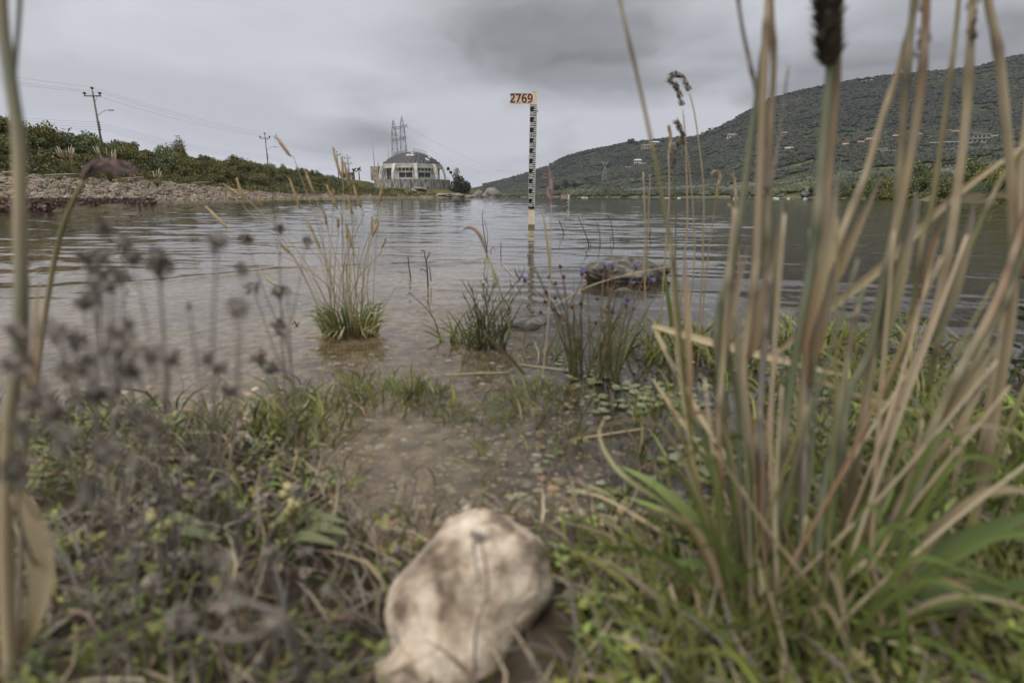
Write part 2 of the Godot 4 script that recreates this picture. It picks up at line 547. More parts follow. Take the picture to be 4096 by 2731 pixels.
func build_bank_plants() -> void:
	var kinds := []
	var deep := [Color(0.097, 0.115, 0.029), Color(0.130, 0.136, 0.032), Color(0.078, 0.097, 0.029)]
	var olive := [Color(0.160, 0.154, 0.035), Color(0.189, 0.166, 0.039), Color(0.125, 0.130, 0.035)]
	var grey := [Color(0.133, 0.160, 0.075), Color(0.105, 0.136, 0.065), Color(0.160, 0.174, 0.087)]
	var brown := [Color(0.200, 0.159, 0.058), Color(0.157, 0.130, 0.049), Color(0.122, 0.114, 0.043)]
	var names := ["dark green rounded shrub in the thicket behind the stony bank", "olive green bushy shrub in the thicket behind the stony bank", "grey green feathery shrub in the thicket behind the stony bank", "brownish dry shrub in the thicket behind the stony bank", "low spreading green bush on the embankment slope", "tall loose green treelet on top of the embankment"]
	var pals := [deep, olive, grey, brown, deep + olive, deep + grey]
	for i in 6:
		var r := Vector3(1.2, 1.25, 1.2) if i < 4 else (Vector3(1.5, 0.6, 1.4) if i == 4 else Vector3(1.1, 2.0, 1.1))
		kinds.append(shrub(["round_shrub", "olive_shrub", "feathery_shrub", "dry_shrub", "low_bush", "treelet"][i], names[i], crown_shape(6 if i != 5 else 8, r, 0.75), 1150 if i != 5 else 900, 0.085, pals[i], r.y))
	var first := [true, true, true, true, true, true]
	var spots := []
	# the skyline row first, then the slope, then the verge above the stones
	for i in 74:
		var d := 42.0 * pow(6.0, i / 73.0) + rng.randf_range(-1, 1)
		var p := rng.randf_range(18.0, 30.0)
		spots.append([d, p, [0, 0, 1, 5, 2, 0, 3][rng.randi() % 7], rng.randf_range(1.0, 1.6)])
	for i in 190:
		var d := 44.0 * pow(5.4, rng.randf())
		var p := rng.randf_range(lerpf(14.5, 7.0, smoothstep(66.0, 130.0, d)), 26.0) if d < 190.0 else rng.randf_range(3.0, 19.0)
		spots.append([d, p, [0, 1, 1, 2, 3, 4, 0][rng.randi() % 7], rng.randf_range(0.75, 1.35)])
	for i in 40:
		var d := 40.0 * pow(5.6, rng.randf())
		spots.append([d, lerpf(10.0, 3.0, smoothstep(66.0, 130.0, d)) + rng.randf_range(0.0, 5.0), 4, rng.randf_range(0.35, 0.9)])
	for q in spots:
		var d: float = q[0]
		var k := (along(BANK, d + 3.0) - along(BANK, d - 3.0)) / 6.0
		var u: float = along(BANK, d) - q[1] * sqrt(1.0 + k * k)
		if d > 205.0 and q[1] > 9.0 and u > -68.0:
			continue
		var s: float = q[3] * (0.75 if d > 150.0 else 1.0)
		var where := ground(u, d, -0.15)
		var basis_scale := Vector3(s * rng.randf_range(0.85, 1.25), s * rng.randf_range(0.85, 1.2), s)
		var words := ["dark green rounded shrub", "olive green bushy shrub", "grey green feathery shrub", "brownish dry shrub", "low spreading green bush", "tall loose green treelet"]
		var row := "on the skyline" if q[1] > 21.0 else ("half way up the slope" if q[1] > 14.0 else "just above the stones")
		var zone := "left of the nearest power pole" if u / d < -0.72 else ("between nearest and second power poles" if d < 119.0 else ("past the second power pole" if d < 185.0 else "beside the domed building's headland"))
		var text := "%s %s, %s" % [words[q[2]], row, zone]
		if first[q[2]]:
			first[q[2]] = false
			kinds[q[2]].set_meta("label", text)
			kinds[q[2]].transform = Transform3D(Basis(Vector3.UP, rng.randf() * TAU).scaled(basis_scale), where)
		else:
			copy(kinds[q[2]], where, basis_scale, rng.randf() * TAU, text)
	# low ground cover that fills the thicket
	var g := Geo.new()
	leafy(g, [[Vector3(0, 0.15, 0), Vector3(0.7, 0.4, 0.7)]], 90, 0.1, [Color(1, 1, 1)])
	var xf := []
	var cols := []
	for i in 5200:
		var d := 36.0 * pow(7.0, rng.randf())
		var far := d > 185.0
		var low := lerpf(10.0, 2.6, smoothstep(66.0, 130.0, d))
		var p := rng.randf_range(low, 40.0) if not far else rng.randf_range(1.5, 30.0)
		var u := along(BANK, d) - p
		if bank_in(u, d) < (low - 0.5 if not far else 1.0):
			continue
		if rng.randf() < 0.35 and p < 15.0 or d > 205.0 and p > 12.0 and u > -66.0:
			continue
		var s := rng.randf_range(0.6, 1.5)
		xf.append(Transform3D(Basis(Vector3.UP, rng.randf() * TAU).scaled(Vector3(s, s * rng.randf_range(0.6, 1.6), s)), ground(u, d, -0.05)))
		cols.append(jit([Color(0.12, 0.12, 0.036), Color(0.16, 0.14, 0.045), Color(0.09, 0.1, 0.03), Color(0.2, 0.165, 0.065), Color(0.12, 0.13, 0.065)][rng.randi() % 5], 0.2))
	many("undergrowth", g.mesh(), M.foliage, xf, cols, "low tangled undergrowth between the shrubs of the embankment", "undergrowth")
	# dry grass on the verge between stones and thicket, and tufts among the stones
	var t := Geo.new()
	for i in 26:
		var a := rng.randf() * TAU
		var lean := Vector3(cos(a), 0, sin(a)) * rng.randf_range(0.1, 0.4)
		t.leaf(smooth_path([Vector3(cos(a), 0, sin(a)) * 0.08, Vector3(0, 0.2, 0) + lean * 0.5, Vector3(0, rng.randf_range(0.25, 0.45), 0) + lean], 3), 0.035, [Color(1, 1, 1)], Vector3(-sin(a), 0, cos(a)))
	xf = []
	cols = []
	for i in 2600:
		var d := 34.0 * pow(7.3, rng.randf())
		var p := rng.randf_range(7.5, 15.0)
		if d > 190.0:
			p = rng.randf_range(0.8, 14.0)
		elif rng.randf() < 0.16:
			p = rng.randf_range(0.5, 8.0)
		var u := along(BANK, d) - p
		if bank_in(u, d) < 0.4:
			continue
		var s := rng.randf_range(0.5, 1.3)
		xf.append(Transform3D(Basis(Vector3.UP, rng.randf() * TAU).scaled(Vector3(s, s * rng.randf_range(0.5, 1.1), s)), ground(u, d)))
		cols.append(jit([Color(0.2, 0.165, 0.07), Color(0.15, 0.14, 0.05), Color(0.1, 0.12, 0.04), Color(0.17, 0.17, 0.04), Color(0.26, 0.21, 0.1)][rng.randi() % 5], 0.2))
	many("dry_grass", t.mesh(), M.foliage, xf, cols, "dry yellowish grass tufts on the verge and between the stones", "grass")
	# reddish water weed in front of the stones
	var w := Geo.new()
	leafy(w, [[Vector3(0, 0.06, 0), Vector3(0.22, 0.09, 0.22)]], 60, 0.035, [Color(1, 1, 1)])
	xf = []
	cols = []
	for i in 2600:
		var d := rng.randf_range(12.0, 46.0)
		var u := -0.62 * d - rng.randf() * 0.5 * d
		var reach := lerpf(0.66, 0.86, smoothstep(40.0, 12.0, d) * 0.9)
		if -u / d < reach + 0.05 * noise.get_noise_2d(d * 8.0, u * 8.0) and not (rng.randf() < 0.05 and d > 22.0 and -u / d > 0.52):
			continue
		var s := rng.randf_range(0.7, 1.5)
		xf.append(Transform3D(Basis(Vector3.UP, rng.randf() * TAU).scaled(Vector3(s, s * rng.randf_range(0.7, 1.5), s)), Vector3(u, 0.0, -d)))
		cols.append(jit([Color(0.115, 0.06, 0.055), Color(0.15, 0.085, 0.075), Color(0.09, 0.05, 0.042), Color(0.12, 0.095, 0.045)][rng.randi() % 4], 0.2))
	many("red_waterweed", w.mesh(), M.foliage, xf, cols, "dark reddish waterweed mat along the foot of the stony bank", "waterweed")
	# pampas grass
	for q in [[-41.6, 60.0, 1.0], [-43.5, 57.0, 0.75], [-47.0, 62.0, 0.6], [-40.5, 66.0, 0.55]]:
		var root := thing("pampas_grass", ["pampas grass with tall pale plumes standing in the thicket below the nearest power pole", "smaller pampas grass beside the tall plumed one", "pampas grass with few plumes furthest up the embankment", "short pampas grass with two plumes low on the embankment"][taken.get("pampas_grass", -1) + 1], "pampas grass", ground(q[0], q[1]), "pampas grasses on the embankment")
		var b := Geo.new()
		var o := root.position
		for i in 60:
			var a := rng.randf() * TAU
			var out: Vector3 = Vector3(cos(a), 0, sin(a)) * rng.randf_range(0.4, 1.3) * q[2]
			b.leaf(smooth_path([o, o + out * 0.5 + Vector3(0, rng.randf_range(0.9, 1.6) * q[2], 0), o + out + Vector3(0, rng.randf_range(0.5, 1.2) * q[2], 0)], 4), 0.05, [Color(0.16, 0.15, 0.06), Color(0.26, 0.22, 0.11)], Vector3(-sin(a), 0, cos(a)))
		part("leaf_tuft", b, M.foliage, root)
		for i in int(11 * q[2]):
			var a := rng.randf() * TAU
			var tip: Vector3 = o + Vector3(cos(a) * 0.8, 2.2 + rng.randf() * 0.9, sin(a) * 0.8) * q[2]
			var sg := Geo.new()
			sg.tube([o, tip], [0.02, 0.012], [Color(0.3, 0.25, 0.13)], 4)
			var st := part("stalk", sg, M.foliage, root)
			var pg := Geo.new()
			var dir: Vector3 = (tip - o).normalized()
			pg.tube([tip - dir * 0.25, tip, tip + dir * 0.35, tip + dir * 0.65], [0.02, 0.075, 0.06, 0.01], [Color(0.45, 0.38, 0.28)], 5)
			part("plume", pg, M.foliage, st)

func stone_mesh(seed_: int, flat: float, amp := 0.5) -> ArrayMesh:
	var g := Geo.new()
	g.blob(Vector3.ZERO, Vector3(1, flat, 0.75), amp, 0.07, seed_, [Color(1, 1, 1)], 5, 8)
	return g.mesh(Vector3.ZERO, false)

func build_stones() -> void:
	var shapes := []
	for i in 5:
		shapes.append(stone_mesh(40 + i, 0.42 + 0.06 * i))
	var pal := [Color(0.44, 0.37, 0.29), Color(0.36, 0.31, 0.25), Color(0.52, 0.45, 0.36), Color(0.27, 0.23, 0.18), Color(0.4, 0.31, 0.22), Color(0.32, 0.31, 0.3)]
	var mats := []
	for c in pal:
		var m := StandardMaterial3D.new()
		m.resource_name = "bank_stone"
		m.albedo_color = c.linear_to_srgb()
		m.roughness = 0.95
		surface(m, speckle(31, 0.02, Color(0.6, 0.58, 0.55), Color(1, 1, 1), 4, 256), null, 1.3)
		m.albedo_color = c.linear_to_srgb()
		mats.append(m)
	for i in 280:
		var d := 37.0 * pow(2.6, pow(rng.randf(), 1.3))
		var p := rng.randf_range(-0.3, lerpf(9.4, 4.0, smoothstep(66.0, 130.0, d)))
		var u := along(BANK, d) - p
		if bank_in(u, d) < -0.4:
			continue
		var s := rng.randf_range(0.24, 0.42)
		var o := MeshInstance3D.new()
		o.name = numbered("bank_stone")
		o.mesh = shapes[rng.randi() % 5]
		var tone := rng.randi() % pal.size()
		o.material_override = mats[tone]
		add_child(o)
		o.transform = Transform3D(Basis(Vector3.UP, rng.randf() * TAU).rotated(Vector3.RIGHT, rng.randf_range(-0.3, 0.3)).scaled(Vector3.ONE * s), ground(u, d, s * 0.2))
		tag(o, "%s %s stone %s, %s" % ["large" if s > 0.33 else "angular", ["buff", "brownish", "whitish", "dark brown", "orange tan", "grey"][tone], "at the waterline" if p < 2.2 else ("half way up the stony bank" if p < 6.0 else "at the top of the stony bank"), "behind the reddish waterweed" if d < 46.0 else ("below the plumed grass" if d < 62.0 else "where the bank narrows")], "stone", "larger stones of the stony bank")
	for k in 3:
		var xf := []
		var cols := []
		for i in 2600:
			var d := 33.0 * pow(7.4, pow(rng.randf(), 1.5))
			var top := lerpf(9.6, 3.6, smoothstep(66.0, 130.0, d))
			var p := rng.randf_range(-0.5, top)
			var u := along(BANK, d) - p
			var real := bank_in(u, d)
			if real < -0.5 or real > top:
				continue
			var s := rng.randf_range(0.12, 0.3)
			xf.append(Transform3D(Basis(Vector3.UP, rng.randf() * TAU).rotated(Vector3.RIGHT, rng.randf_range(-0.4, 0.4)).scaled(Vector3.ONE * s), ground(u, d, s * 0.15)))
			cols.append(jit(pal[rng.randi() % pal.size()], 0.2))
		many("rubble", shapes[k], M.stone, xf, cols, "smaller pale rubble covering the stony bank", "rubble")
	# headland: a big rounded boulder at the tip and ledges of pale rock along the water
	var rocks := [[Vector3(-8.901, 2.046, -262.0), 4.2, 3.6, "large pale cracked boulder at the tip of the headland"], [Vector3(-15.204, 1.266, -258.0), 2.2, 2.6, "pointed pale rock beside the large boulder"], [Vector3(-12.668, 1.281, -262.0), 2.0, 1.1, "low flat rock between the pointed rock and the large boulder"], [Vector3(-40.185, 2.332, -250.0), 3.0, 0.9, "whitish slab of rock above the moored boat"], [Vector3(-41.662, 1.215, -244.0), 1.4, 0.9, "whitish round rock just behind the moored boat"], [Vector3(-29.476, 0.872, -250.0), 3.6, 0.8, "grey rock ledge at the waterline right of the moored boat"], [Vector3(-24.17, 1.623, -254.0), 3.2, 1.0, "grey rock ledge on the grassy slope below the concrete wall"], [Vector3(-19.546, 0.698, -256.0), 2.4, 0.7, "small pale ledge at the waterline before the tip of the headland"]]
	for i in rocks.size():
		var q: Array = rocks[i]
		var g := Geo.new()
		var o: Vector3 = q[0]
		o.y = height(o.x, -o.z) + q[2] * 0.25
		g.blob(o, Vector3(q[1], q[2], q[1] * 0.8), 0.45 if i > 0 else 0.3, 0.09, 60 + i, [Color(0.28, 0.27, 0.25), Color(0.5, 0.48, 0.44)], 14, 22)
		solo("boulder", g, M.stone, q[3], "boulder", o - Vector3(0, q[2] * 0.6, 0), "", "", false)
	# driftwood on the upper stones
	var logs := [[-33.5, 47.0, 3.2, 0.3, "bleached driftwood log lying on top of the stony bank"], [-38.0, 44.0, 2.2, 0.1, "weathered plank stuck at the upper edge of the stony bank"], [-39.5, 52.0, 3.6, -0.2, "long grey driftwood trunk at the foot of the thicket"], [-44.0, 66.0, 4.0, 0.2, "thin grey driftwood pole along the foot of the thicket"], [-47.0, 84.0, 4.4, 0.0, "pale driftwood beam far along the stony bank"]]
	for q in logs:
		var p := bank_in(q[0], q[1])
		var o := ground(along(BANK, q[1]) - rng.randf_range(8.0, 10.5), q[1], 0.25)
		var g := Geo.new()
		var a: Vector3 = Vector3(cos(q[3]), 0.04, sin(q[3])) * q[2] * 0.5
		g.tube(smooth_path([o - a, o + Vector3(0, 0.1, 0.08), o + a + Vector3(0, 0.12, 0)], 7), [0.09, 0.15, 0.12, 0.05], [Color(0.27, 0.25, 0.23), Color(0.34, 0.32, 0.3)], 6)
		solo("driftwood", g, M.bark, q[4], "driftwood", o, "driftwood on the stony bank")
	var o := ground(along(BANK, 42.0) - 8.0, 42.0, 0.15)
	var root := thing("dead_branch", "leafless grey tangled branch at the upper edge of the stony bank", "branch", o)
	for i in 9:
		var g := Geo.new()
		var a := rng.randf() * TAU
		var e := o + Vector3(cos(a) * 1.1, rng.randf_range(0.2, 0.9), sin(a) * 0.6)
		g.tube(smooth_path([o, o.lerp(e, 0.5) + Vector3(0, 0.25, 0), e], 5), [0.06, 0.02], [Color(0.24, 0.22, 0.2)], 4)
		part("limb", g, M.bark, root)

# ---------------------------------------------------------------- the wooded mountainside
func build_woods() -> void:
	var cols := []
	var protos := []
	for k in 3:
		var g := Geo.new()
		for l in 4:
			var a := TAU * (l + rng.randf() * 0.6) / 4
			g.blob(Vector3(cos(a) * 0.42, 0.5 + rng.randf() * 0.25, sin(a) * 0.42), Vector3(0.52, 0.46, 0.52), 0.5, 0.1, 70 + k * 5 + l, [Color(1, 1, 1)], 5, 7)
		leafy(g, [[Vector3(0, 0.62, 0), Vector3(0.85, 0.55, 0.85)]], 90, 0.12, [Color(1, 1, 1)])
		protos.append(g.mesh())
	var sets := [[], [], []]
	var tints := [[], [], []]
	var tones := [Color(0.020, 0.026, 0.011), Color(0.026, 0.031, 0.012), Color(0.017, 0.022, 0.011), Color(0.032, 0.035, 0.014), Color(0.024, 0.026, 0.014)]
	var light := [Color(0.051, 0.061, 0.019), Color(0.041, 0.052, 0.018), Color(0.068, 0.073, 0.024), Color(0.034, 0.042, 0.018)]
	for i in 105000:
		var s := rng.randf_range(-0.05, 1.02)
		var shore := along(SHORE, s)
		var far := along(RIDGE_AT, s)
		var d := lerpf(shore + minf(9.0, 1.0 + 0.03 * shore), far * 1.01, pow(rng.randf(), 0.62 if i % 3 else 1.3))
		var u := s * d
		if field(u, d) > 0.25 and rng.randf() < 0.97:
			continue
		var t := (d - shore) / (far - shore)
		if t < 0.08 and rng.randf() < 0.25 or d < shore + minf(22.0, 1.0 + 0.08 * shore) and rng.randf() < 0.5 or d < 130.0:
			continue
		var gap := noise.get_noise_2d(u * 0.55 + 900.0, d * 0.4)
		if t < 0.4 and gap > 0.24 or t >= 0.4 and gap > 0.38:
			continue
		var w := 1.1 + 2.3 * pow(rng.randf(), 2.2) if t > 0.1 else 0.8 + 2.0 * pow(rng.randf(), 1.6)
		w *= lerpf(0.55, 1.0, smoothstep(40.0, 200.0, d)) * (1.2 if t > 0.5 else 1.0)
		var k := rng.randi() % 3
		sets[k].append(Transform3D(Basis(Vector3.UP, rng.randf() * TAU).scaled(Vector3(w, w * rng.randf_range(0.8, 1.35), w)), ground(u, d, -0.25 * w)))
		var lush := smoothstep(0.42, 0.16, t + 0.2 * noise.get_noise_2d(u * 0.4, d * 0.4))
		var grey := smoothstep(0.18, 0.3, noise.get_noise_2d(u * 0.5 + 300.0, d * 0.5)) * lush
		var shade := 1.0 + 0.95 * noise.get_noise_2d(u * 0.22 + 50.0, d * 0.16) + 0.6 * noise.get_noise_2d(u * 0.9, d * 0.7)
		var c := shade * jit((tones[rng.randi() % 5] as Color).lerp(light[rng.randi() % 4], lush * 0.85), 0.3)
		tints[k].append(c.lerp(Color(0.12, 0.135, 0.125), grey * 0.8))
	for k in 3:
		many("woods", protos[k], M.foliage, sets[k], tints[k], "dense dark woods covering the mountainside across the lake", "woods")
	for i in 120:
		var s := rng.randf_range(0.54, 1.02)
		var d := along(SHORE, s) + 0.3 + pow(rng.randf(), 1.8) * 60.0
		if d > 150.0:
			continue
		var pick_ := rng.randi() % 4
		var src: Node3D = get_node(["olive_shrub", "round_shrub", "low_bush", "treelet"][pick_])
		var k := rng.randf_range(0.5, 1.0) * lerpf(0.6, 1.25, smoothstep(20.0, 80.0, d))
		copy(src, ground(s * d, d, -0.1), Vector3(k * 1.2, k, k * 1.2), rng.randf() * TAU, "%s %s on the low bank behind the reeds, %s" % [["olive", "dark green", "low spreading", "tall loose"][pick_], "bush", "beside the dark reed ear" if s < 0.65 else ("below the hillside houses" if s < 0.82 else "at the bank's nearest end")], "bushes of the low bank below the mountainside")
	# trees that stand out on the ridge and by the far shore
	var round_tree := far_tree("ridge_tree", 0, "broad dark round tree standing out on the ridge line")
	var conifer := far_tree("ridge_conifer", 1, "narrow dark conifer on the descending ridge line")
	var first := [true, true]
	for q in [[0, 273.2, 1353.5, 16.0, "broad dark round tree, tallest on the ridge, left of the white ridge house"], [0, 282.1, 1333.3, 11.0, "second round tree just right of the tallest ridge tree"], [0, 320.4, 1305.7, 10.0, "round tree left above the white ridge house"], [0, 330.9, 1294.0, 9.0, "round tree right above the white ridge house"], [1, 235.9, 1349.4, 13.0, "tallest conifer on the ridge left of the round tree"], [1, 228.0, 1349.4, 9.0, "short conifer beside the tallest ridge conifer"], [1, 212.2, 1349.4, 11.0, "middle conifer on the descending ridge line"], [1, 204.0, 1361.6, 8.0, "small conifer left of the middle ridge conifer"], [1, 167.4, 1373.9, 9.0, "lone conifer where the ridge begins to drop"], [1, 146.0, 1403.0, 11.0, "pointed conifer of the close ridge pair, taller one"], [1, 139.2, 1407.2, 8.0, "pointed conifer of the close ridge pair, shorter one"], [1, 123.9, 1386.3, 9.0, "conifer low on the descending ridge near the gauge"], [1, 90.0, 1353.5, 10.0, "conifer right behind the gauge post, taller of two"], [1, 85.0, 1369.8, 8.0, "conifer right behind the gauge post, shorter of two"], [1, 39.6, 1353.5, 13.0, "distant conifer on the valley ridge left of the gauge"], [1, 4.2, 1403.0, 11.0, "distant conifer furthest left on the valley ridge"], [0, 73.7, 801.3, 15.0, "large dark tree by the far shore right of the gauge"], [0, 62.2, 808.5, 11.0, "dark tree by the far shore next to the pink plume"], [0, 82.5, 759.2, 12.0, "dark rounded tree by the far shore beside the larger one"], [0, 438.2, 1244.6, 10.0, "round tree on the mountain's rising ridge line, upper one"], [0, 413.7, 1259.6, 9.0, "round tree on the mountain's rising ridge line, lower one"]]:
		var src: Node3D = round_tree if q[0] == 0 else conifer
		var where := ground(q[1], q[2], -0.5)
		if first[q[0]]:
			first[q[0]] = false
			src.set_meta("label", q[4])
			src.transform = Transform3D(Basis().scaled(Vector3.ONE * q[3]), where)
		else:
			copy(src, where, Vector3.ONE * q[3], rng.randf() * TAU, q[4])

func far_tree(n: String, kind: int, label: String) -> Node3D:
	var root := thing(n, label, "tree", Vector3.ZERO, "trees standing out across the lake")
	var t := Geo.new()
	t.tube([Vector3.ZERO, Vector3(0, 0.75, 0)], [0.03, 0.012], [Color(0.09, 0.07, 0.05)], 5)
	part("trunk", t, M.bark, root)
	var g := Geo.new()
	if kind == 0:
		leafy(g, [[Vector3(-0.2, 0.6, 0), Vector3(0.34, 0.3, 0.34)], [Vector3(0.2, 0.66, 0.1), Vector3(0.34, 0.3, 0.34)], [Vector3(0, 0.42, -0.1), Vector3(0.42, 0.3, 0.42)]], 700, 0.05, [Color(0.034, 0.044, 0.022), Color(0.045, 0.056, 0.026)])
	else:
		leafy(g, [[Vector3(0, 0.28, 0), Vector3(0.2, 0.2, 0.2)], [Vector3(0, 0.5, 0), Vector3(0.14, 0.2, 0.14)], [Vector3(0, 0.75, 0), Vector3(0.08, 0.22, 0.08)]], 320, 0.05, [Color(0.03, 0.04, 0.022), Color(0.04, 0.05, 0.024)])
	part("crown", g, M.foliage, root)
	return root

# ---------------------------------------------------------------- buildings
func window_box(n: String, parent: Node3D, x: Transform3D, size: Vector3, m: Material) -> void:
	var g := Geo.new()
	g.box(x, size, Color(0.02, 0.022, 0.025))
	part(n, g, m, parent, false)

func build_pump_house() -> void:
	var o := Vector3(-48.2, 8.35, -281.0)
	var white := Color(0.76, 0.76, 0.71)
	var root := thing("domed_pump_house", "round white concrete building with arched ribs and a dark panelled dome", "building", o)
	var face := atan2(-o.x, -o.z) * -1.0
	face = atan2(-o.x, o.z * -1.0)
	var dir := func(deg: float) -> Vector3:           # 0 points at the lake shore we stand on
		var a := deg_to_rad(deg) + atan2(48.2, 281.0)
		return Vector3(sin(a), 0, cos(a))
	# drum
	var d := Geo.new()
	for lvl in [[0.0, 5.9, 12.7, 12.7], [5.2, 6.9, 13.6, 14.2]]:
		for i in 72:
			var a: Vector3 = dir.call(i * 5.0)
			var b: Vector3 = dir.call(i * 5.0 + 5.0)
			d.quad(o + a * lvl[2] + Vector3(0, lvl[0], 0), o + b * lvl[2] + Vector3(0, lvl[0], 0), o + b * lvl[3] + Vector3(0, lvl[1], 0), o + a * lvl[3] + Vector3(0, lvl[1], 0), white)
	part("drum_wall", d, M.concrete, root, false)
	var ring := Geo.new()
	for i in 72:
		var a: Vector3 = dir.call(i * 5.0)
		var b: Vector3 = dir.call(i * 5.0 + 5.0)
		var lo := Vector3(0, 5.0, 0)
		var hi := Vector3(0, 6.95, 0)
		ring.quad(o + a * 14.05 + lo, o + b * 14.05 + lo, o + b * 14.3 + hi, o + a * 14.3 + hi, white)
		ring.quad(o + a * 12.72 + lo, o + b * 12.72 + lo, o + b * 14.05 + lo, o + a * 14.05 + lo, white)
		ring.quad(o + a * 14.3 + hi, o + b * 14.3 + hi, o + b * 13.0 + hi, o + a * 13.0 + hi, white)
	part("ring_beam", ring, M.concrete, root, false)
	# nine curved ribs
	for i in 9:
		var dd: Vector3 = dir.call(6.0 + 40.0 * i)
		var side := Vector3.UP.cross(dd)
		var g := Geo.new()
		var prev := []
		for k in 11:
			var q := k / 10.0
			var rad := 16.2 - 2.2 * pow(q, 2.2)
			var thick := lerpf(0.9, 1.5, q)
			var c := o + dd * rad + Vector3(0, 7.05 * (1.0 - pow(1.0 - q, 1.15)), 0)
			var wide := lerpf(0.55, 0.8, q)
			var ringp := [c + side * wide, c - side * wide, c - side * wide - dd * thick, c + side * wide - dd * thick]
			if prev:
				for e in 4:
					g.quad(prev[e], prev[(e + 1) % 4], ringp[(e + 1) % 4], ringp[e], white)
			prev = ringp
		g.quad(prev[0], prev[1], prev[2], prev[3], white)
		part("rib", g, M.concrete, root, false)
	# openings: small square lights above, wide dark windows below, one tall door bay
	for bay in 9:
		var mid := 26.0 + 40.0 * bay
		for k in 4:
			var dd: Vector3 = dir.call(mid - 12.0 + 8.0 * k)
			window_box("small_window", root, Transform3D(Basis(Vector3.UP, atan2(dd.x, dd.z)), o + dd * 12.72 + Vector3(0, 4.25, 0)), Vector3(1.0, 1.1, 0.12), M.pane)
		var dm: Vector3 = dir.call(mid)
		if bay == 7:
			window_box("tall_door", root, Transform3D(Basis(Vector3.UP, atan2(dm.x, dm.z)), o + dm * 12.55 + Vector3(0, 2.4, 0)), Vector3(5.2, 4.7, 0.5), M.pane)
		else:
			for k in [-1, 1]:
				var dk: Vector3 = dir.call(mid + 7.2 * k)
				window_box("wide_window", root, Transform3D(Basis(Vector3.UP, atan2(dk.x, dk.z)), o + dk * 12.66 + Vector3(0, 1.75, 0)), Vector3(2.9, 2.3, 0.2), M.pane)
				var pg := Geo.new()
				var dp: Vector3 = dir.call(mid + 15.5 * k)
				pg.box(Transform3D(Basis(Vector3.UP, atan2(dp.x, dp.z)), o + dp * 12.9 + Vector3(0, 2.6, 0)), Vector3(0.6, 5.2, 0.5), white)
				part("pilaster", pg, M.concrete, root, false)
	# dome of pillow-like panels
	var R := 13.9
	var rise := 5.6
	var sphere := (R * R + rise * rise) / (2.0 * rise)
	var roof := Geo.new()
	var under := Geo.new()
	var dark := Color(0.04, 0.04, 0.043)
	for lvl in 8:
		var r0 := R * (1.0 - lvl / 8.0)
		var r1 := R * (1.0 - (lvl + 1) / 8.0)
		var n := maxi(int(40 * (1.0 - lvl / 9.0)), 8)
		for i in n:
			var a0 := 360.0 * i / n + lvl * 3.0
			var a1 := 360.0 * (i + 1) / n + lvl * 3.0
			var missing: bool = (lvl == 3 and i == 36 % n) or (lvl == 2 and i == 0)
			var pale: bool = (lvl == 3 and (i == 24 or i == 25)) or (lvl == 5 and i == 16) or (lvl == 1 and i == 3) or (lvl == 2 and i == 4)
			var pg := roof
			if pale:
				pg = Geo.new()
			var col := Color(0.5, 0.52, 0.55) if pale else jit(dark, 0.15)
			if missing:
				col = Color(0.015, 0.015, 0.015)
			var pts := []
			for yy in 4:
				for xx in 4:
					var rr := lerpf(r0, r1, 0.035 + 0.93 * yy / 3.0)
					var dd: Vector3 = dir.call(lerpf(a0, a1, 0.035 + 0.93 * xx / 3.0))
					var bulge := 0.0 if missing else 0.42 * sin(PI * xx / 3.0) * sin(PI * yy / 3.0)
					var p := o + dd * rr + Vector3(0, 6.95 + sqrt(maxf(sphere * sphere - rr * rr, 0.0)) - (sphere - rise), 0)
					pts.append(pg.at(p + (p - (o + Vector3(0, 6.95 - (sphere - rise), 0))).normalized() * bulge, col))
			for yy in 3:
				for xx in 3:
					var p0: int = pts[yy * 4 + xx]
					var p1: int = pts[yy * 4 + xx + 1]
					var p2: int = pts[yy * 4 + xx + 4]
					var p3: int = pts[yy * 4 + xx + 5]
					pg.tri(p0, p2, p1)
					pg.tri(p1, p2, p3)
			if pale:
				part("pale_panel", pg, M.roofing, root)
	var rp := part("roof_panels", roof, M.roofing, root)
	rp.set_meta("kind", "stuff")
	for lvl in 10:                                     # the pale shell that shows in the seams
		for i in 48:
			var ring0 := []
			for e in 2:
				var rr := R * (1.0 - (lvl + e) / 10.0)
				for f in 2:
					var dd: Vector3 = dir.call((i + f) * 7.5)
					ring0.append(o + dd * rr + Vector3(0, 6.9 + sqrt(maxf(sphere * sphere - rr * rr, 0.0)) - (sphere - rise), 0))
			under.quad(ring0[0], ring0[1], ring0[3], ring0[2], Color(0.2, 0.2, 0.21))
	part("roof_shell", under, M.concrete, root, false)
	# curved service ladder over the dome
	var lad := Geo.new()
	for k in [0.0, 0.9]:
		var p := []
		for i in 9:
			var rr := lerpf(0.5, 7.0, i / 8.0)
			p.append(o + Vector3(rr, 6.95 + rise - rr * rr / (2.0 * sphere) + 0.7 + k, -1.5))
		lad.tube(p, [0.07], [Color(0.22, 0.12, 0.1)], 4)
	for i in 9:
		var rr := lerpf(0.5, 7.0, i / 8.0)
		lad.bar(o + Vector3(rr, 6.95 + rise - rr * rr / (2.0 * sphere), -1.5), o + Vector3(rr, 6.95 + rise - rr * rr / (2.0 * sphere) + 1.6, -1.5), 0.05, Color(0.22, 0.12, 0.1))
	part("service_ladder", lad, M.metal, root)
	# terrace and its stained concrete wall
	var t := thing("retaining_wall", "tall stained grey concrete retaining wall below the domed building", "wall", Vector3(o.x, 3.0, o.z))
	var w := Geo.new()
	var grey := Color(0.46, 0.45, 0.43)
	var prev := Vector3.ZERO
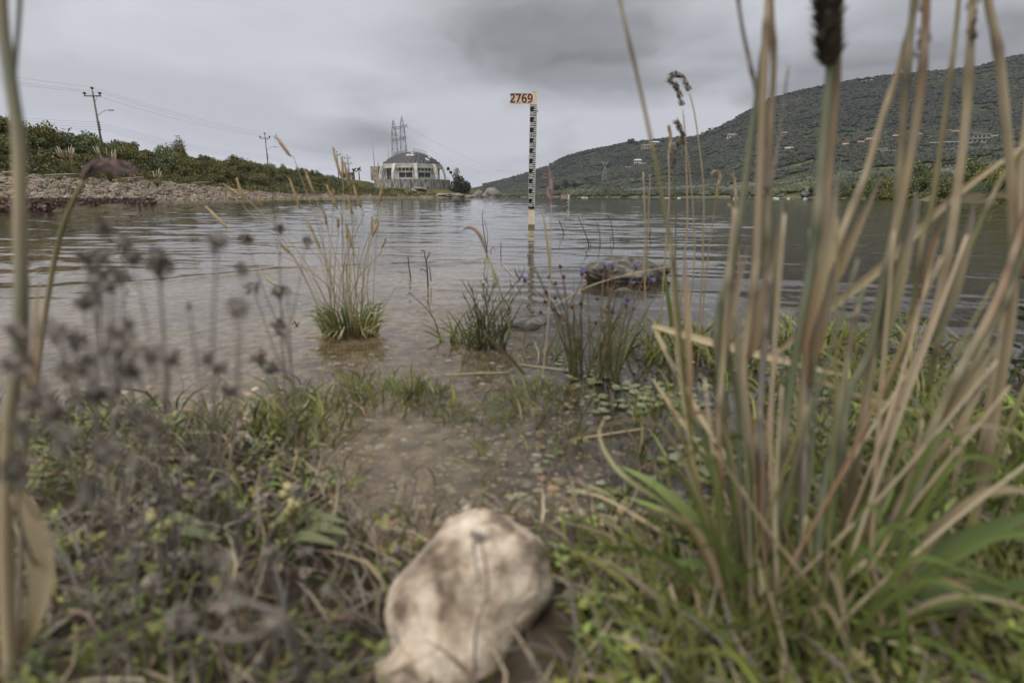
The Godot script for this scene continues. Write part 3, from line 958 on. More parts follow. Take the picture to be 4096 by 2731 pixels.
	for i in 29:
		var a := -88.0 + 176.0 * i / 28.0
		var p: Vector3 = dir.call(a)
		p = o + p * 18.2
		if i > 0:
			var lo0 := Vector3(prev.x, 2.5, prev.z)
			var lo1 := Vector3(p.x, 2.5, p.z)
			w.quad(lo0, lo1, Vector3(p.x, 8.2, p.z), Vector3(prev.x, 8.2, prev.z), grey)
			var c0 := o + (prev - o) * 0.965
			var c1 := o + (p - o) * 0.965
			w.quad(Vector3(prev.x, 8.2, prev.z), Vector3(p.x, 8.2, p.z), Vector3(c1.x, 8.2, c1.z), Vector3(c0.x, 8.2, c0.z), grey)
		prev = p
	var floor_g := Geo.new()
	for i in 36:
		var a: Vector3 = dir.call(i * 10.0)
		var b: Vector3 = dir.call(i * 10.0 + 10.0)
		floor_g.quad(o + Vector3(0, -0.1, 0), o + Vector3(0, -0.1, 0), o + b * 17.6 + Vector3(0, -0.1, 0), o + a * 17.6 + Vector3(0, -0.1, 0), grey)
	part("wall_face", w, M.stained, t, false)
	part("terrace_slab", floor_g, M.concrete, t, false)
	for i in 22:
		var g := Geo.new()
		var a: Vector3 = dir.call(-80.0 + 160.0 * i / 21.0)
		var b: Vector3 = dir.call(-80.0 + 160.0 * (i + 1) / 21.0)
		var pa := o + a * 17.9 + Vector3(0, -0.15, 0)
		var pb := o + b * 17.9 + Vector3(0, -0.15, 0)
		g.bar(pa, pa + Vector3(0, 1.15, 0), 0.05, Color(0.42, 0.42, 0.42))
		if i < 21:
			for h in [0.6, 1.1]:
				g.bar(pa + Vector3(0, h, 0), pb + Vector3(0, h, 0), 0.035, Color(0.42, 0.42, 0.42))
		part("railing", g, M.metal, t)
	# side block, masts, gatehouse
	var blk := thing("stair_block", "plain beige service block beside the dome's left ribs", "building", Vector3(-66.2, 8.2, -286.0))
	var bg := Geo.new()
	bg.box(Transform3D(Basis(), Vector3(-66.2, 11.4, -286.0)), Vector3(5.6, 6.6, 5.0), Color(0.42, 0.38, 0.32))
	part("wall", bg, M.concrete, blk, false)
	window_box("window", blk, Transform3D(Basis(), Vector3(-64.6, 10.0, -283.48)), Vector3(0.9, 2.0, 0.1), M.pane)
	for q in [[-68.2, -287.0, 27.5, "slender grey radio mast on the beige service block, the left one of two", 0], [-61.5, -290.0, 28.7, "slender grey radio mast with an antenna box half way up", 1]]:
		var ms := thing("radio_mast", q[3], "mast", Vector3(q[0], 8.2, q[1]))
		var g := Geo.new()
		g.tube([Vector3(q[0] + 0.8, 8.2, q[1]), Vector3(q[0], q[2], q[1])], [0.26, 0.16], [Color(0.36, 0.37, 0.38)], 6)
		part("tube", g, M.metal, ms)
		if q[4]:
			var ab := Geo.new()
			ab.box(Transform3D(Basis(), Vector3(q[0] + 1.0, 18.2, q[1])), Vector3(1.7, 2.0, 1.0), Color(0.5, 0.5, 0.5))
			part("antenna_box", ab, M.metal, ms, false)
	for q in [[-64.9, 15.2], [-62.4, 15.4]]:
		var st := thing("roof_bushing", "short ribbed electrical bushing on the service block roof", "bushing", Vector3(q[0], 12.0, -283.0), "bushings on the service block")
		var g := Geo.new()
		var p := []
		var r := []
		for k in 9:
			p.append(Vector3(q[0], 12.0 + k * 0.6, -283.0))
			r.append([0.35, 0.2][k % 2] * (1.0 - k * 0.07))
		g.tube(p, r, [Color(0.16, 0.15, 0.15)], 6)
		part("insulator", g, M.metal, st)
	var gh := thing("gatehouse", "small white flat roofed gatehouse beside two palms", "building", Vector3(-80.3, 8.4, -283.0))
	var wg := Geo.new()
	wg.box(Transform3D(Basis(), Vector3(-80.3, 10.0, -283.0)), Vector3(5.4, 3.2, 4.0), Color(0.55, 0.54, 0.5))
	part("wall", wg, M.concrete, gh, false)
	var rg := Geo.new()
	rg.box(Transform3D(Basis(), Vector3(-80.3, 11.75, -283.0)), Vector3(6.4, 0.3, 5.0), Color(0.6, 0.6, 0.57))
	part("roof", rg, M.concrete, gh, false)
	window_box("window", gh, Transform3D(Basis(), Vector3(-81.0, 10.2, -280.98)), Vector3(1.9, 1.6, 0.1), M.pane)
	window_box("door", gh, Transform3D(Basis(), Vector3(-79.2, 9.7, -280.98)), Vector3(1.0, 2.3, 0.1), M.pane)
	for q in [[-76.4, 12.6], [-74.0, 13.3]]:
		var pr := thing("palm_tree", "small palm with a shaggy skirt of dead fronds, %s of the pair by the gatehouse" % ("taller" if q[1] > 13.0 else "shorter"), "palm tree", Vector3(q[0], 8.3, -281.0))
		var tg := Geo.new()
		tg.tube([Vector3(q[0], 8.3, -281.0), Vector3(q[0], q[1], -281.0)], [0.3, 0.22], [Color(0.14, 0.11, 0.08)], 6)
		part("trunk", tg, M.bark, pr)
		for i in 16:
			var g := Geo.new()
			var a := rng.randf() * TAU
			var top := Vector3(q[0], q[1], -281.0)
			var e := top + Vector3(cos(a) * 1.2, rng.randf_range(-1.7, 1.1), sin(a) * 1.2)
			g.leaf(smooth_path([top, top.lerp(e, 0.6) + Vector3(0, 0.3, 0), e], 4), 0.55, [Color(0.07, 0.075, 0.035)], Vector3(-sin(a), 0, cos(a)))
			part("frond", g, M.foliage, pr)
	# the leaning tree at the end of the wall
	var tp := ground(-24.0, 262.0)
	var tr := thing("lakeside_tree", "dark bushy tree with one bare leaning top at the end of the concrete wall", "tree", tp)
	var tk := Geo.new()
	for e in [Vector3(-1.0, 9.6, 0), Vector3(2.6, 5.0, 1), Vector3(-3, 4.6, 0), Vector3(-4.6, 10.2, 0), Vector3(0.5, 6, -2)]:
		tk.tube(smooth_path([tp - Vector3(0, 0.5, 0), tp + e * 0.5 + Vector3(0.3, 0, 0), tp + e], 6), [0.35, 0.08], [Color(0.1, 0.08, 0.06)], 5)
	part("trunk", tk, M.bark, tr)
	var cg := Geo.new()
	leafy(cg, [[tp + Vector3(0.4, 1.2, 0), Vector3(4.4, 1.8, 3)], [tp + Vector3(1.6, 3.0, 0), Vector3(3.4, 2.9, 3)], [tp + Vector3(-1.8, 2.6, 0), Vector3(3.2, 2.8, 3)], [tp + Vector3(0.0, 5.4, 0), Vector3(2.6, 2.2, 2.4)], [tp + Vector3(3.2, 2.4, 0), Vector3(2.6, 2.6, 2)]], 3000, 0.26, [Color(0.03, 0.04, 0.018), Color(0.045, 0.054, 0.022), Color(0.024, 0.032, 0.017)])
	leafy(cg, [[tp + Vector3(-0.9, 9.0, 0), Vector3(1.5, 2.1, 1.4)], [tp + Vector3(-1.3, 7.2, 0), Vector3(1.6, 1.6, 1.4)], [tp + Vector3(-4.7, 10.2, 0), Vector3(0.7, 0.8, 0.6)], [tp + Vector3(-3.6, 8.7, 0), Vector3(0.8, 0.5, 0.6)]], 420, 0.24, [Color(0.03, 0.04, 0.018), Color(0.04, 0.048, 0.022)])
	part("crown", cg, M.foliage, tr)
	# boat
	var bp := Vector3(-34.8, 0.0, -246.0)
	var boat := thing("cabin_boat", "small white and grey cabin boat moored below the concrete wall", "boat", bp)
	var hull := Geo.new()
	var rows := []
	for k in 9:
		var q := k / 8.0
		var half := 0.95 * (1.0 - pow(q, 3.0)) + 0.02
		var x := bp.x - 2.6 + 5.4 * q
		rows.append([Vector3(x, 0.02, bp.z + half * 0.6), Vector3(x, 0.75 + 0.25 * q, bp.z + half), Vector3(x, 0.75 + 0.25 * q, bp.z - half), Vector3(x, 0.02, bp.z - half * 0.6)])
	for k in 8:
		for e in 3:
			hull.quad(rows[k][e], rows[k + 1][e], rows[k + 1][e + 1], rows[k][e + 1], Color(0.42, 0.43, 0.44) if k < 5 else Color(0.65, 0.65, 0.65))
	part("hull", hull, M.paint, boat)
	var cab := Geo.new()
	cab.box(Transform3D(Basis(), bp + Vector3(-0.6, 1.15, 0)), Vector3(2.8, 0.8, 1.5), Color(0.07, 0.08, 0.09))
	part("cabin", cab, M.pane, boat, false)
	var cr := Geo.new()
	cr.box(Transform3D(Basis(), bp + Vector3(-0.6, 1.63, 0)), Vector3(3.1, 0.14, 1.7), Color(0.25, 0.26, 0.28))
	part("cabin_roof", cr, M.paint, boat, false)
	for k in 4:
		var pg := Geo.new()
		pg.box(Transform3D(Basis(), bp + Vector3(-1.9 + k * 0.88, 1.15, 0.77)), Vector3(0.1, 0.8, 0.04), Color(0.6, 0.6, 0.6))
		part("cabin_post", pg, M.paint, boat, false)
	var mo := Geo.new()
	mo.box(Transform3D(Basis(), bp + Vector3(-2.85, 0.6, 0)), Vector3(0.45, 0.9, 0.4), Color(0.05, 0.05, 0.055))
	part("outboard_motor", mo, M.paint, boat, false)

func lattice(g: Geo, a: Array, b: Array, n: int, r: float, col: Color) -> void:   # four-sided, from corners a up to corners b
	for k in n:
		var q0 := float(k) / n
		var q1 := float(k + 1) / n
		for e in 4:
			var f := (e + 1) % 4
			var p0: Vector3 = a[e].lerp(b[e], q0)
			var p1: Vector3 = a[e].lerp(b[e], q1)
			var s0: Vector3 = a[f].lerp(b[f], q0)
			var s1: Vector3 = a[f].lerp(b[f], q1)
			g.bar(p0, p1, r, col)
			g.bar(p0, s1 if k % 2 else s0, r * 0.6, col)
			g.bar(s0 if k % 2 == 0 else p0, p1 if k % 2 == 0 else s1, r * 0.6, col)

func square(c: Vector3, h: float) -> Array:
	return [c + Vector3(h, 0, h), c + Vector3(-h, 0, h), c + Vector3(-h, 0, -h), c + Vector3(h, 0, -h)]

func build_power() -> void:
	var steel := Color(0.33, 0.34, 0.35)
	var d := 300.0
	# gantry of two lattice towers behind the dome
	var left := Vector3(-59.6, 8.0, -d)
	var right := Vector3(-54.3, 8.0, -d + 5)
	var root := thing("line_gantry", "grey steel lattice gantry of two towers rising behind the dome", "pylon", left)
	for q in [[left, 38.0], [right, 39.0]]:
		var b: Vector3 = q[0]
		var g := Geo.new()
		var top := Vector3(b.x - 0.4, q[1] - 4.0, b.z)
		lattice(g, square(b, 2.1), square(top, 0.9), 13, 0.11, steel)
		lattice(g, square(top, 0.75), square(Vector3(b.x - 0.4, q[1], b.z), 0.15), 3, 0.09, steel)
		part("tower", g, M.metal, root)
	for h in [34.2, 28.6, 22.0]:
		var g := Geo.new()
		var k: float = lerpf(1.8, 0.8, (h - 8.0) / 26.0)
		var a := Vector3(left.x - k, h, left.z)
		var b := Vector3(right.x + k + (1.5 if h > 30.0 else 0.0), h + 0.8, right.z)
		for z in [-0.7, 0.7]:
			g.bar(a + Vector3(0, 0, z), b + Vector3(0, 0, z), 0.1, steel)
			g.bar(a + Vector3(0, -0.9, z), b + Vector3(0, -0.9, z), 0.08, steel)
			for i in 9:
				g.bar(a.lerp(b, i / 9.0) + Vector3(0, -0.9 * (i % 2), z), a.lerp(b, (i + 1) / 9.0) + Vector3(0, -0.9 * ((i + 1) % 2), z), 0.06, steel)
		part("cross_beam", g, M.metal, root)
	# conductors across the lake, with marker balls
	var names := ["uppermost thin power line descending from the gantry across the lake", "middle thin power line descending from the gantry across the lake", "lowest thin power line descending from the gantry across the lake"]
	for i in 3:
		var a := right + Vector3(2.0, [26.0, 20.4, 14.0][i], 0)
		var b := Vector3(150.0, [82.0, 74.0, 62.0][i], -880.0)
		var p := []
		for k in 25:
			var q := k / 24.0
			p.append(a.lerp(b, q) - Vector3(0, 4.0 * q * (1.0 - q) * [38.0, 37.0, 34.0][i], 0))
		var g := Geo.new()
		g.tube(p, [0.03], [Color(0.2, 0.2, 0.21)], 4)
		var line := solo("power_line", g, M.metal, names[i], "power line", a)
		for k in ([5, 8, 11] if i == 0 else []):
			var bg := Geo.new()
			bg.blob(p[k], Vector3.ONE * 0.45, 0.0, 1.0, 1, [Color(0.7, 0.7, 0.68)], 8, 10)
			part("marker_ball", bg, M.paint, line)
	# the pylon on the far slope
	var pb := ground(131.3, 823.2)
	var py := thing("lattice_pylon", "grey steel lattice pylon standing in front of the mountainside", "pylon", pb)
	var hh := 31.0
	var pg := Geo.new()
	lattice(pg, square(pb, 3.6), square(pb + Vector3(0, hh * 0.72, 0), 0.9), 7, 0.26, steel)
	part("tower", pg, M.metal, py)
	var pa := Geo.new()
	var wst := pb + Vector3(0, hh * 0.72, 0)
	for s in [-1, 1]:
		pa.bar(wst + Vector3(0.9 * s, 0, 0), wst + Vector3(3.6 * s, hh * 0.22, 0), 0.26, steel)
		pa.bar(wst, wst + Vector3(2.2 * s, hh * 0.2, 0), 0.2, steel)
		pa.bar(wst + Vector3(3.6 * s, hh * 0.22, 0), wst + Vector3(4.6 * s, hh * 0.3, 0), 0.2, steel)
	pa.bar(wst + Vector3(-6, hh * 0.2, 0), wst + Vector3(6, hh * 0.2, 0), 0.26, steel)
	part("crossarm", pa, M.metal, py)
	# wooden poles on the embankment
	var spots := [[-62.0, 50.0, 13.4, 0.0], [-52.3, 75.0, 13.55, 1.0], [-49.8, 119.0, 12.8, 1.0], [-53.2, 178.0, 13.7, 0.0], [-55.2, 196.0, 13.9, 0.0], [-63.2, 226.0, 13.8, 0.0]]
	var labels := ["power pole out beyond the left end of the embankment", "leaning grey power pole with street lamp nearest to us on the embankment", "grey power pole with street lamp half way along the embankment", "third power pole along the embankment behind golden grass spikes", "fourth power pole close before the gatehouse", "furthest and smallest power pole by the gatehouse"]
	var tops := []
	for i in spots.size():
		var q: Array = spots[i]
		var b := ground(q[0], q[1], -0.3)
		var top := Vector3(q[0], q[2], -q[1])
		tops.append(top)
		var pole := thing("power_pole", labels[i], "power pole", b, "power poles on the embankment")
		var g := Geo.new()
		g.tube([b, top - Vector3(0, 0.45, 0)], [0.15, 0.095], [Color(0.2, 0.19, 0.18)], 8)
		part("pole", g, M.bark, pole)
		var arm := Geo.new()
		arm.box(Transform3D(Basis(), top - Vector3(0, 1.05, -0.14)), Vector3(2.1, 0.14, 0.12), Color(0.2, 0.19, 0.17))
		arm.bar(top + Vector3(0.62, -1.05, 0.12), top + Vector3(0.1, -1.8, 0.08), 0.03, Color(0.2, 0.19, 0.17))
		var ap := part("crossarm", arm, M.bark, pole)
		for s in [Vector3(-0.95, -0.72, 0.14), Vector3(0.95, -0.72, 0.14), Vector3(0, -0.1, 0)]:
			var ig := Geo.new()
			ig.tube([top + s - Vector3(0, 0.28, 0), top + s - Vector3(0, 0.12, 0), top + s - Vector3(0, 0.1, 0), top + s, top + s + Vector3(0, 0.12, 0)], [0.05, 0.06, 0.19, 0.2, 0.09], [Color(0.02, 0.02, 0.024)], 8)
			part("insulator", ig, M.metal, ap)
		for k in 4:
			var ig := Geo.new()
			var e := top - Vector3(-0.17, 4.1 + 0.29 * k, 0)
			ig.tube([e - Vector3(0, 0.08, 0), e, e + Vector3(0, 0.08, 0)], [0.05, 0.09, 0.05], [Color(0.025, 0.025, 0.03)], 6)
			part("spool_insulator", ig, M.metal, pole)
		if q[3] > 0.0:
			var lg := Geo.new()
			var l := top - Vector3(0, 3.4, 0)
			lg.tube(smooth_path([l, l + Vector3(0.7, 0.45, 0), l + Vector3(1.3, 0.72, 0), l + Vector3(1.6, 0.72, 0)], 8), [0.035], [Color(0.3, 0.3, 0.3)], 5)
			var lp := part("lamp_arm", lg, M.metal, pole)
			var lh := Geo.new()
			lh.box(Transform3D(Basis(), l + Vector3(1.9, 0.7, 0)), Vector3(0.62, 0.12, 0.24), Color(0.34, 0.34, 0.34))
			part("lamp_head", lh, M.metal, lp, false)
	for i in tops.size() - 1:
		for k in 7:
			var off: Vector3 = [Vector3(-0.95, -0.6, 0.14), Vector3(0.95, -0.6, 0.14), Vector3(0, 0.02, 0), Vector3(0.24, -4.1, 0), Vector3(0.24, -4.39, 0), Vector3(0.24, -4.68, 0), Vector3(0.24, -4.97, 0)][k]
			var a: Vector3 = tops[i] + off
			var b: Vector3 = tops[i + 1] + off
			var p := []
			var sag := a.distance_to(b) * (0.014 if k < 3 else 0.02)
			for e in 13:
				p.append(a.lerp(b, e / 12.0) - Vector3(0, 4.0 * e / 12.0 * (1.0 - e / 12.0) * sag, 0))
			var g := Geo.new()
			g.tube(p, [0.009], [Color(0.12, 0.12, 0.13)], 4)
			solo("overhead_wire", g, M.metal, "%s, %s" % [["upper wire on the landward arm end", "upper wire on the lakeward arm end", "topmost wire on the pole top", "first lower wire", "second lower wire", "third lower wire", "lowest wire of all"][k], ["left of the nearest pole", "nearest to second pole", "second to third pole", "third to fourth pole", "between the last two poles"][i]], "overhead wire", a, "overhead wires of the embankment poles")

# ---------------------------------------------------------------- houses across the lake
func house(where: Vector3, size: Vector3, turn: float, wall: Color, roof: Color, style: int, bays: int, label: String) -> void:
	var root := thing("hillside_house", label, "house", where, "houses on the mountainside")
	var x := Transform3D(Basis(Vector3.UP, turn), where)
	var g := Geo.new()
	g.box(x * Transform3D(Basis(), Vector3(0, size.y * 0.5 - 1.0, 0)), size + Vector3(0, 2, 0), wall)
	part("wall", g, M.concrete, root, false)
	var r := Geo.new()
	if style == 0:                                     # flat slab
		r.box(x * Transform3D(Basis(), Vector3(0, size.y + 0.25, 0)), Vector3(size.x + 1.0, 0.5, size.z + 1.0), roof)
	else:                                              # hipped tiles
		var h := size.y
		var e := [Vector3(-size.x * 0.55, h, size.z * 0.6), Vector3(size.x * 0.55, h, size.z * 0.6), Vector3(size.x * 0.55, h, -size.z * 0.6), Vector3(-size.x * 0.55, h, -size.z * 0.6)]
		var a := Vector3(-size.x * 0.36, h + size.z * 0.26, 0)
		var b := Vector3(size.x * 0.36, h + size.z * 0.26, 0)
		r.quad(x * e[0], x * e[1], x * b, x * a, roof)
		r.quad(x * e[2], x * e[3], x * a, x * b, roof)
		r.quad(x * e[1], x * e[2], x * b, x * b, roof)
		r.quad(x * e[3], x * e[0], x * a, x * a, roof)
		r.quad(x * e[3], x * e[2], x * e[1], x * e[0], roof)
	part("roof", r, M.roofing, root, false)
	var floors := 2 if size.y > 5.0 else 1
	for f in floors:
		for k in bays:
			var wx := size.x * ((k + 0.5) / bays - 0.5)
			window_box("window" if k != bays / 2 or f > 0 else "door", root, x * Transform3D(Basis(), Vector3(wx, size.y * (f + 0.5) / floors, size.z * 0.5 + 0.03)), Vector3(size.x / bays * 0.6, size.y / floors * 0.5, 0.1), M.pane)

func build_houses() -> void:
	var cream := Color(0.5, 0.42, 0.33)
	var white := Color(0.66, 0.66, 0.64)
	var grey := Color(0.33, 0.31, 0.29)
	var tile := Color(0.25, 0.145, 0.11)
	house(ground(212.7, 347.4, -0.5), Vector3(7.5, 2.2, 6), -0.4, white, Color(0.62, 0.62, 0.6), 0, 3, "long low white house by the green field, its plain end")
	house(ground(208.4, 329.2, -0.3), Vector3(9, 2.4, 6), -0.4, white, Color(0.2, 0.3, 0.25), 0, 4, "long low white house by the green field, its green roofed end")
	house(ground(376.7, 617.4), Vector3(13, 4.0, 9), -0.5, cream, tile, 1, 5, "wide house with red tiled roof above the woods")
	house(ground(374.7, 632.4), Vector3(7, 3.0, 7), -0.5, cream, tile, 1, 3, "small tiled wing beside the wide red roofed house")
	house(ground(371.1, 653.6), Vector3(8, 2.6, 7), -0.5, cream, Color(0.4, 0.24, 0.19), 1, 3, "low pinkish house at the edge of the woods")
	house(ground(329.4, 526.8), Vector3(12, 3.6, 8), -0.5, cream, cream, 0, 5, "cream terraced house above the long garden wall")
	house(ground(329.3, 514.3), Vector3(10, 2.6, 7), -0.5, Color(0.58, 0.52, 0.4), cream, 0, 4, "low cream annex at the end of the garden wall")
	house(ground(374.6, 509.7), Vector3(20, 3.2, 8), -0.6, Color(0.2, 0.2, 0.2), white, 0, 6, "long dark modern house with a white flat roof")
	house(ground(381.3, 485.9), Vector3(15, 5.6, 10), -0.6, grey, grey, 0, 5, "grey two storey modern house with many windows")
	house(ground(398.3, 500.6), Vector3(11, 6.2, 9), -0.6, Color(0.38, 0.36, 0.33), grey, 0, 4, "taller grey block behind the two storey modern house")
	house(ground(407.8, 503.7), Vector3(9, 3.2, 7), -0.6, white, white, 0, 3, "small white flat roofed house up the slope")
	house(ground(448.0, 597.4), Vector3(8, 2.8, 6), -0.6, cream, tile, 1, 3, "small house with red roof high on the slope")
	house(ground(467.1, 638.1), Vector3(10, 2.4, 6), -0.6, grey, Color(0.5, 0.5, 0.5), 0, 3, "grey flat roofed house highest on the slope")
	house(ground(425.6, 542.8), Vector3(9, 3.4, 6), -0.6, Color(0.16, 0.17, 0.18), grey, 0, 3, "dark grey house above the modern block")
	house(ground(417.7, 610.1), Vector3(9, 3.4, 7), -0.5, cream, tile, 1, 3, "reddish tiled house half hidden by trees")
	house(ground(404.5, 619.3), Vector3(10, 3.4, 7), -0.5, Color(0.25, 0.22, 0.2), Color(0.28, 0.2, 0.17), 1, 3, "brown tiled house among dark trees")
	house(ground(335.7, 392.8), Vector3(7, 2.6, 6), -0.6, white, Color(0.5, 0.52, 0.53), 0, 2, "small white shed near the right field")
	house(ground(230.2, 1068.2), Vector3(14, 8, 10), -0.2, white, Color(0.5, 0.48, 0.45), 1, 3, "white gabled house alone in the middle of the wooded slope")
	house(ground(233.4, 1042.9), Vector3(13, 4.5, 9), -0.2, white, white, 0, 3, "low white wing of the lone gabled house")
	house(ground(205.2, 1021.3), Vector3(12, 3, 8), -0.2, Color(0.5, 0.5, 0.48), white, 0, 3, "low pale sheds below the lone gabled house")
	house(ground(312.9, 1294.0), Vector3(22, 6, 10), -0.2, white, Color(0.5, 0.52, 0.55), 1, 4, "white house on the ridge line beside the round tree")
	house(ground(292.7, 1270.9), Vector3(26, 6, 10), -0.2, cream, tile, 1, 4, "pink house just below the ridge line")
	house(ground(349.2, 1229.7), Vector3(34, 5, 10), -0.2, white, Color(0.6, 0.6, 0.58), 0, 6, "long white terrace on the ridge line")
	house(ground(407.6, 1094.1), Vector3(17, 5, 10), -0.4, white, tile, 1, 3, "small pale house among trees under the ridge")
	house(ground(403.5, 876.6), Vector3(10, 4, 8), -0.4, cream, tile, 1, 3, "lone red roofed house on the dark slope")
	house(ground(365.8, 775.3), Vector3(11, 3.2, 8), -0.4, Color(0.55, 0.5, 0.42), Color(0.4, 0.33, 0.27), 1, 3, "pale roofed shelter in the clearing")
	house(ground(70.6, 1222.4), Vector3(14, 5, 8), -0.1, white, white, 0, 2, "tiny white house in the distant valley")
	# the long garden wall
	var g := Geo.new()
	var a := ground(320.9, 531.6, 0.8)
	var b := ground(323.8, 523.7, 0.8)
	var c := ground(334.5, 485.9, 0.8)
	for q in [[a, b], [b, c]]:
		var dirv: Vector3 = q[1] - q[0]
		g.box(Transform3D(Basis.looking_at(dirv.normalized()), (q[0] + q[1]) * 0.5), Vector3(0.5, 2.0, dirv.length()), Color(0.45, 0.44, 0.42))
	solo("garden_wall", g, M.concrete, "long pale garden wall above the green field", "wall", a - Vector3(0, 1, 0), "", "", false)
	# pale stones on the far shore
	var shape := stone_mesh(91, 0.5)
	for q in [Vector3(36.754, 0, -137.2), Vector3(39.883, 0, -146.4), Vector3(42.651, 0, -109.6), Vector3(47.723, 0, -104.4), Vector3(45.998, 0, -99.6), Vector3(47.959, 0, -99.6), Vector3(43.226, 0, -81.1), Vector3(43.158, 0, -78.2), Vector3(24.824, 0, -200.1), Vector3(24.75, 0, -191.3), Vector3(39.869, 0, -137.2), Vector3(44.706, 0, -87.6)]:
		var s: float = q.length() * 0.0028 * rng.randf_range(0.6, 1.2)
		var o := MeshInstance3D.new()
		o.name = numbered("shore_stone")
		o.mesh = shape
		o.material_override = M.pale
		add_child(o)
		o.transform = Transform3D(Basis(Vector3.UP, rng.randf() * TAU).scaled(Vector3(s * 1.6, s * 0.8, s)), Vector3(q.x, s * 0.2, q.z))
		tag(o, "whitish stone at the waterline of the far shore under the mountainside", "stone", "pale stones along the far shore")

# ---------------------------------------------------------------- the water level gauges
func lettering(n: String, text: String, font: Font, tall: float, x: Transform3D, m: Material, parent: Node3D, squeeze := 1.0) -> void:
	var t := TextMesh.new()
	t.text = text
	t.font = font
	t.font_size = 64
	t.pixel_size = tall / 46.0
	t.depth = 0.0012
	t.curve_step = 1.0
	var o := MeshInstance3D.new()
	o.name = n
	o.mesh = t
	o.material_override = m
	parent.add_child(o, true)
	o.transform = Transform3D(Basis(), -parent.position if parent.get_parent() == self else Vector3.ZERO) * x * Transform3D(Basis().scaled(Vector3(squeeze, 1, 1)), Vector3.ZERO)

func build_gauge(o: Vector3, zero: float, top: float, board: String, label: String, lean: float) -> void:
	var root := thing("water_level_gauge", label, "water gauge", o)
	var face := Basis(Vector3.FORWARD, lean)
	var at := func(x: float, y: float, z: float) -> Vector3: return o + face * Vector3(x, y, z)
	var bold := SystemFont.new()
	bold.font_names = PackedStringArray(["Droid Sans"])
	bold.font_weight = 700
	var plain := SystemFont.new()
	plain.font_names = PackedStringArray(["Droid Sans"])
	# square tube post, rusty near the cap
	var g := Geo.new()
	var w := 0.0315
	for e in [[-0.7, zero - 0.03], [zero - 0.03, top - 0.1], [top - 0.1, top]]:
		g.box(Transform3D(face, at.call(0.0, (e[0] + e[1]) * 0.5, 0.0)), Vector3(w * 2.0, e[1] - e[0], w * 2.0), Color.WHITE)
	part("post", g, M.cream_paint, root, false)
	var scum := Geo.new()
	scum.box(Transform3D(face, at.call(0.0, 0.012, 0.0)), Vector3(w * 2.0 + 0.004, 0.05, w * 2.0 + 0.004), Color(0.2, 0.17, 0.1))
	part("waterline_scum", scum, M.bark, root, false)
	var cap := Geo.new()
	cap.tube([at.call(0, top, 0), at.call(0, top + 0.008, 0)], [w * 0.98, w * 0.8], [Color(0.3, 0.15, 0.08)], 12)
	part("cap", cap, M.bark, root)
	# black enamel plate with the scale
	var pl := Geo.new()
	pl.box(Transform3D(face, at.call(-0.006, zero + 0.495, w + 0.004)), Vector3(0.068, 1.02, 0.006), Color(0.012, 0.013, 0.014))
	var plate := part("gauge_plate", pl, M.enamel, root, false)
	var z := w + 0.0085
	var ticks := Geo.new()
	var ink := Color(0.66, 0.66, 0.64)
	for k in 11:
		var y := zero + 0.1 * k
		if k > 0:
			ticks.box(Transform3D(face, at.call(-0.006, y - 0.006, z)), Vector3(0.066, 0.010, 0.002), ink)
		if k == 10:
			break
		for e in 4:
			var wide := 0.022 if e != 2 else 0.03
			ticks.box(Transform3D(face, at.call(0.026 - wide * 0.5, y + 0.016 + 0.0205 * e, z)), Vector3(wide, 0.0095, 0.002), ink)
		var a0: Vector3 = at.call(-0.004, y + 0.052, z)
		var a1: Vector3 = at.call(0.012, y + 0.066, z)
		ticks.quad(a0, a1, at.call(0.026, y + 0.066, z), at.call(0.026, y + 0.052, z), ink)
	ticks.box(Transform3D(face, at.call(0.0268, zero + 0.495, z)), Vector3(0.0022, 1.0, 0.0021), ink)
	ticks.box(Transform3D(face, at.call(-0.0388, zero + 0.495, z)), Vector3(0.0022, 1.0, 0.0021), ink)
	var tk := part("scale_marks", ticks, M.ink_white, plate, false)
	tk.set_meta("kind", "stuff")
	for k in 10:
		var text := "M" if k == 0 else str(k * 10)
		lettering("numeral", text, bold, 0.036, Transform3D(face, at.call(-0.0185, zero + 0.1 * k + (0.022 if k else 0.024), z) - root.position), M.ink_white, plate, 0.78)
	for y in [zero + 0.995, zero + 0.012]:
		var ring := Geo.new()
		var p := []
		for k in 13:
			p.append(at.call(-0.012 + cos(TAU * k / 12.0) * 0.010, y + sin(TAU * k / 12.0) * 0.010, z + 0.004))
		ring.tube(p, [0.003], [Color(0.4, 0.4, 0.4)], 5)
		part("wire_ring", ring, M.metal, plate)
	var bolt := Geo.new()
	bolt.tube([at.call(w, zero + 0.95, 0), at.call(w + 0.012, zero + 0.95, 0)], [0.008, 0.008], [Color(0.2, 0.14, 0.1)], 8)
	part("bolt", bolt, M.metal, root)
	# the number board
	var bd := Geo.new()
	bd.box(Transform3D(face, at.call(-0.132, top - 0.058, w - 0.004)), Vector3(0.205, 0.096, 0.006), Color.WHITE)
	var b := part("number_board", bd, M.rusty_board, root, false)
	var rim := Geo.new()
	for q in [[-0.132, top - 0.0105, 0.206, 0.003], [-0.132, top - 0.1055, 0.206, 0.003]]:
		rim.box(Transform3D(face, at.call(q[0], q[1], w - 0.0025)), Vector3(q[2], q[3], 0.009), Color(0.6, 0.57, 0.5))
	rim.box(Transform3D(face, at.call(-0.2355, top - 0.058, w - 0.0025)), Vector3(0.003, 0.098, 0.009), Color(0.6, 0.57, 0.5))
	part("board_rim", rim, M.paint, b, false)
	lettering("numerals", board, bold, 0.084, Transform3D(face, at.call(-0.130, top - 0.058, w) - root.position), M.ink_red, b, 0.93)

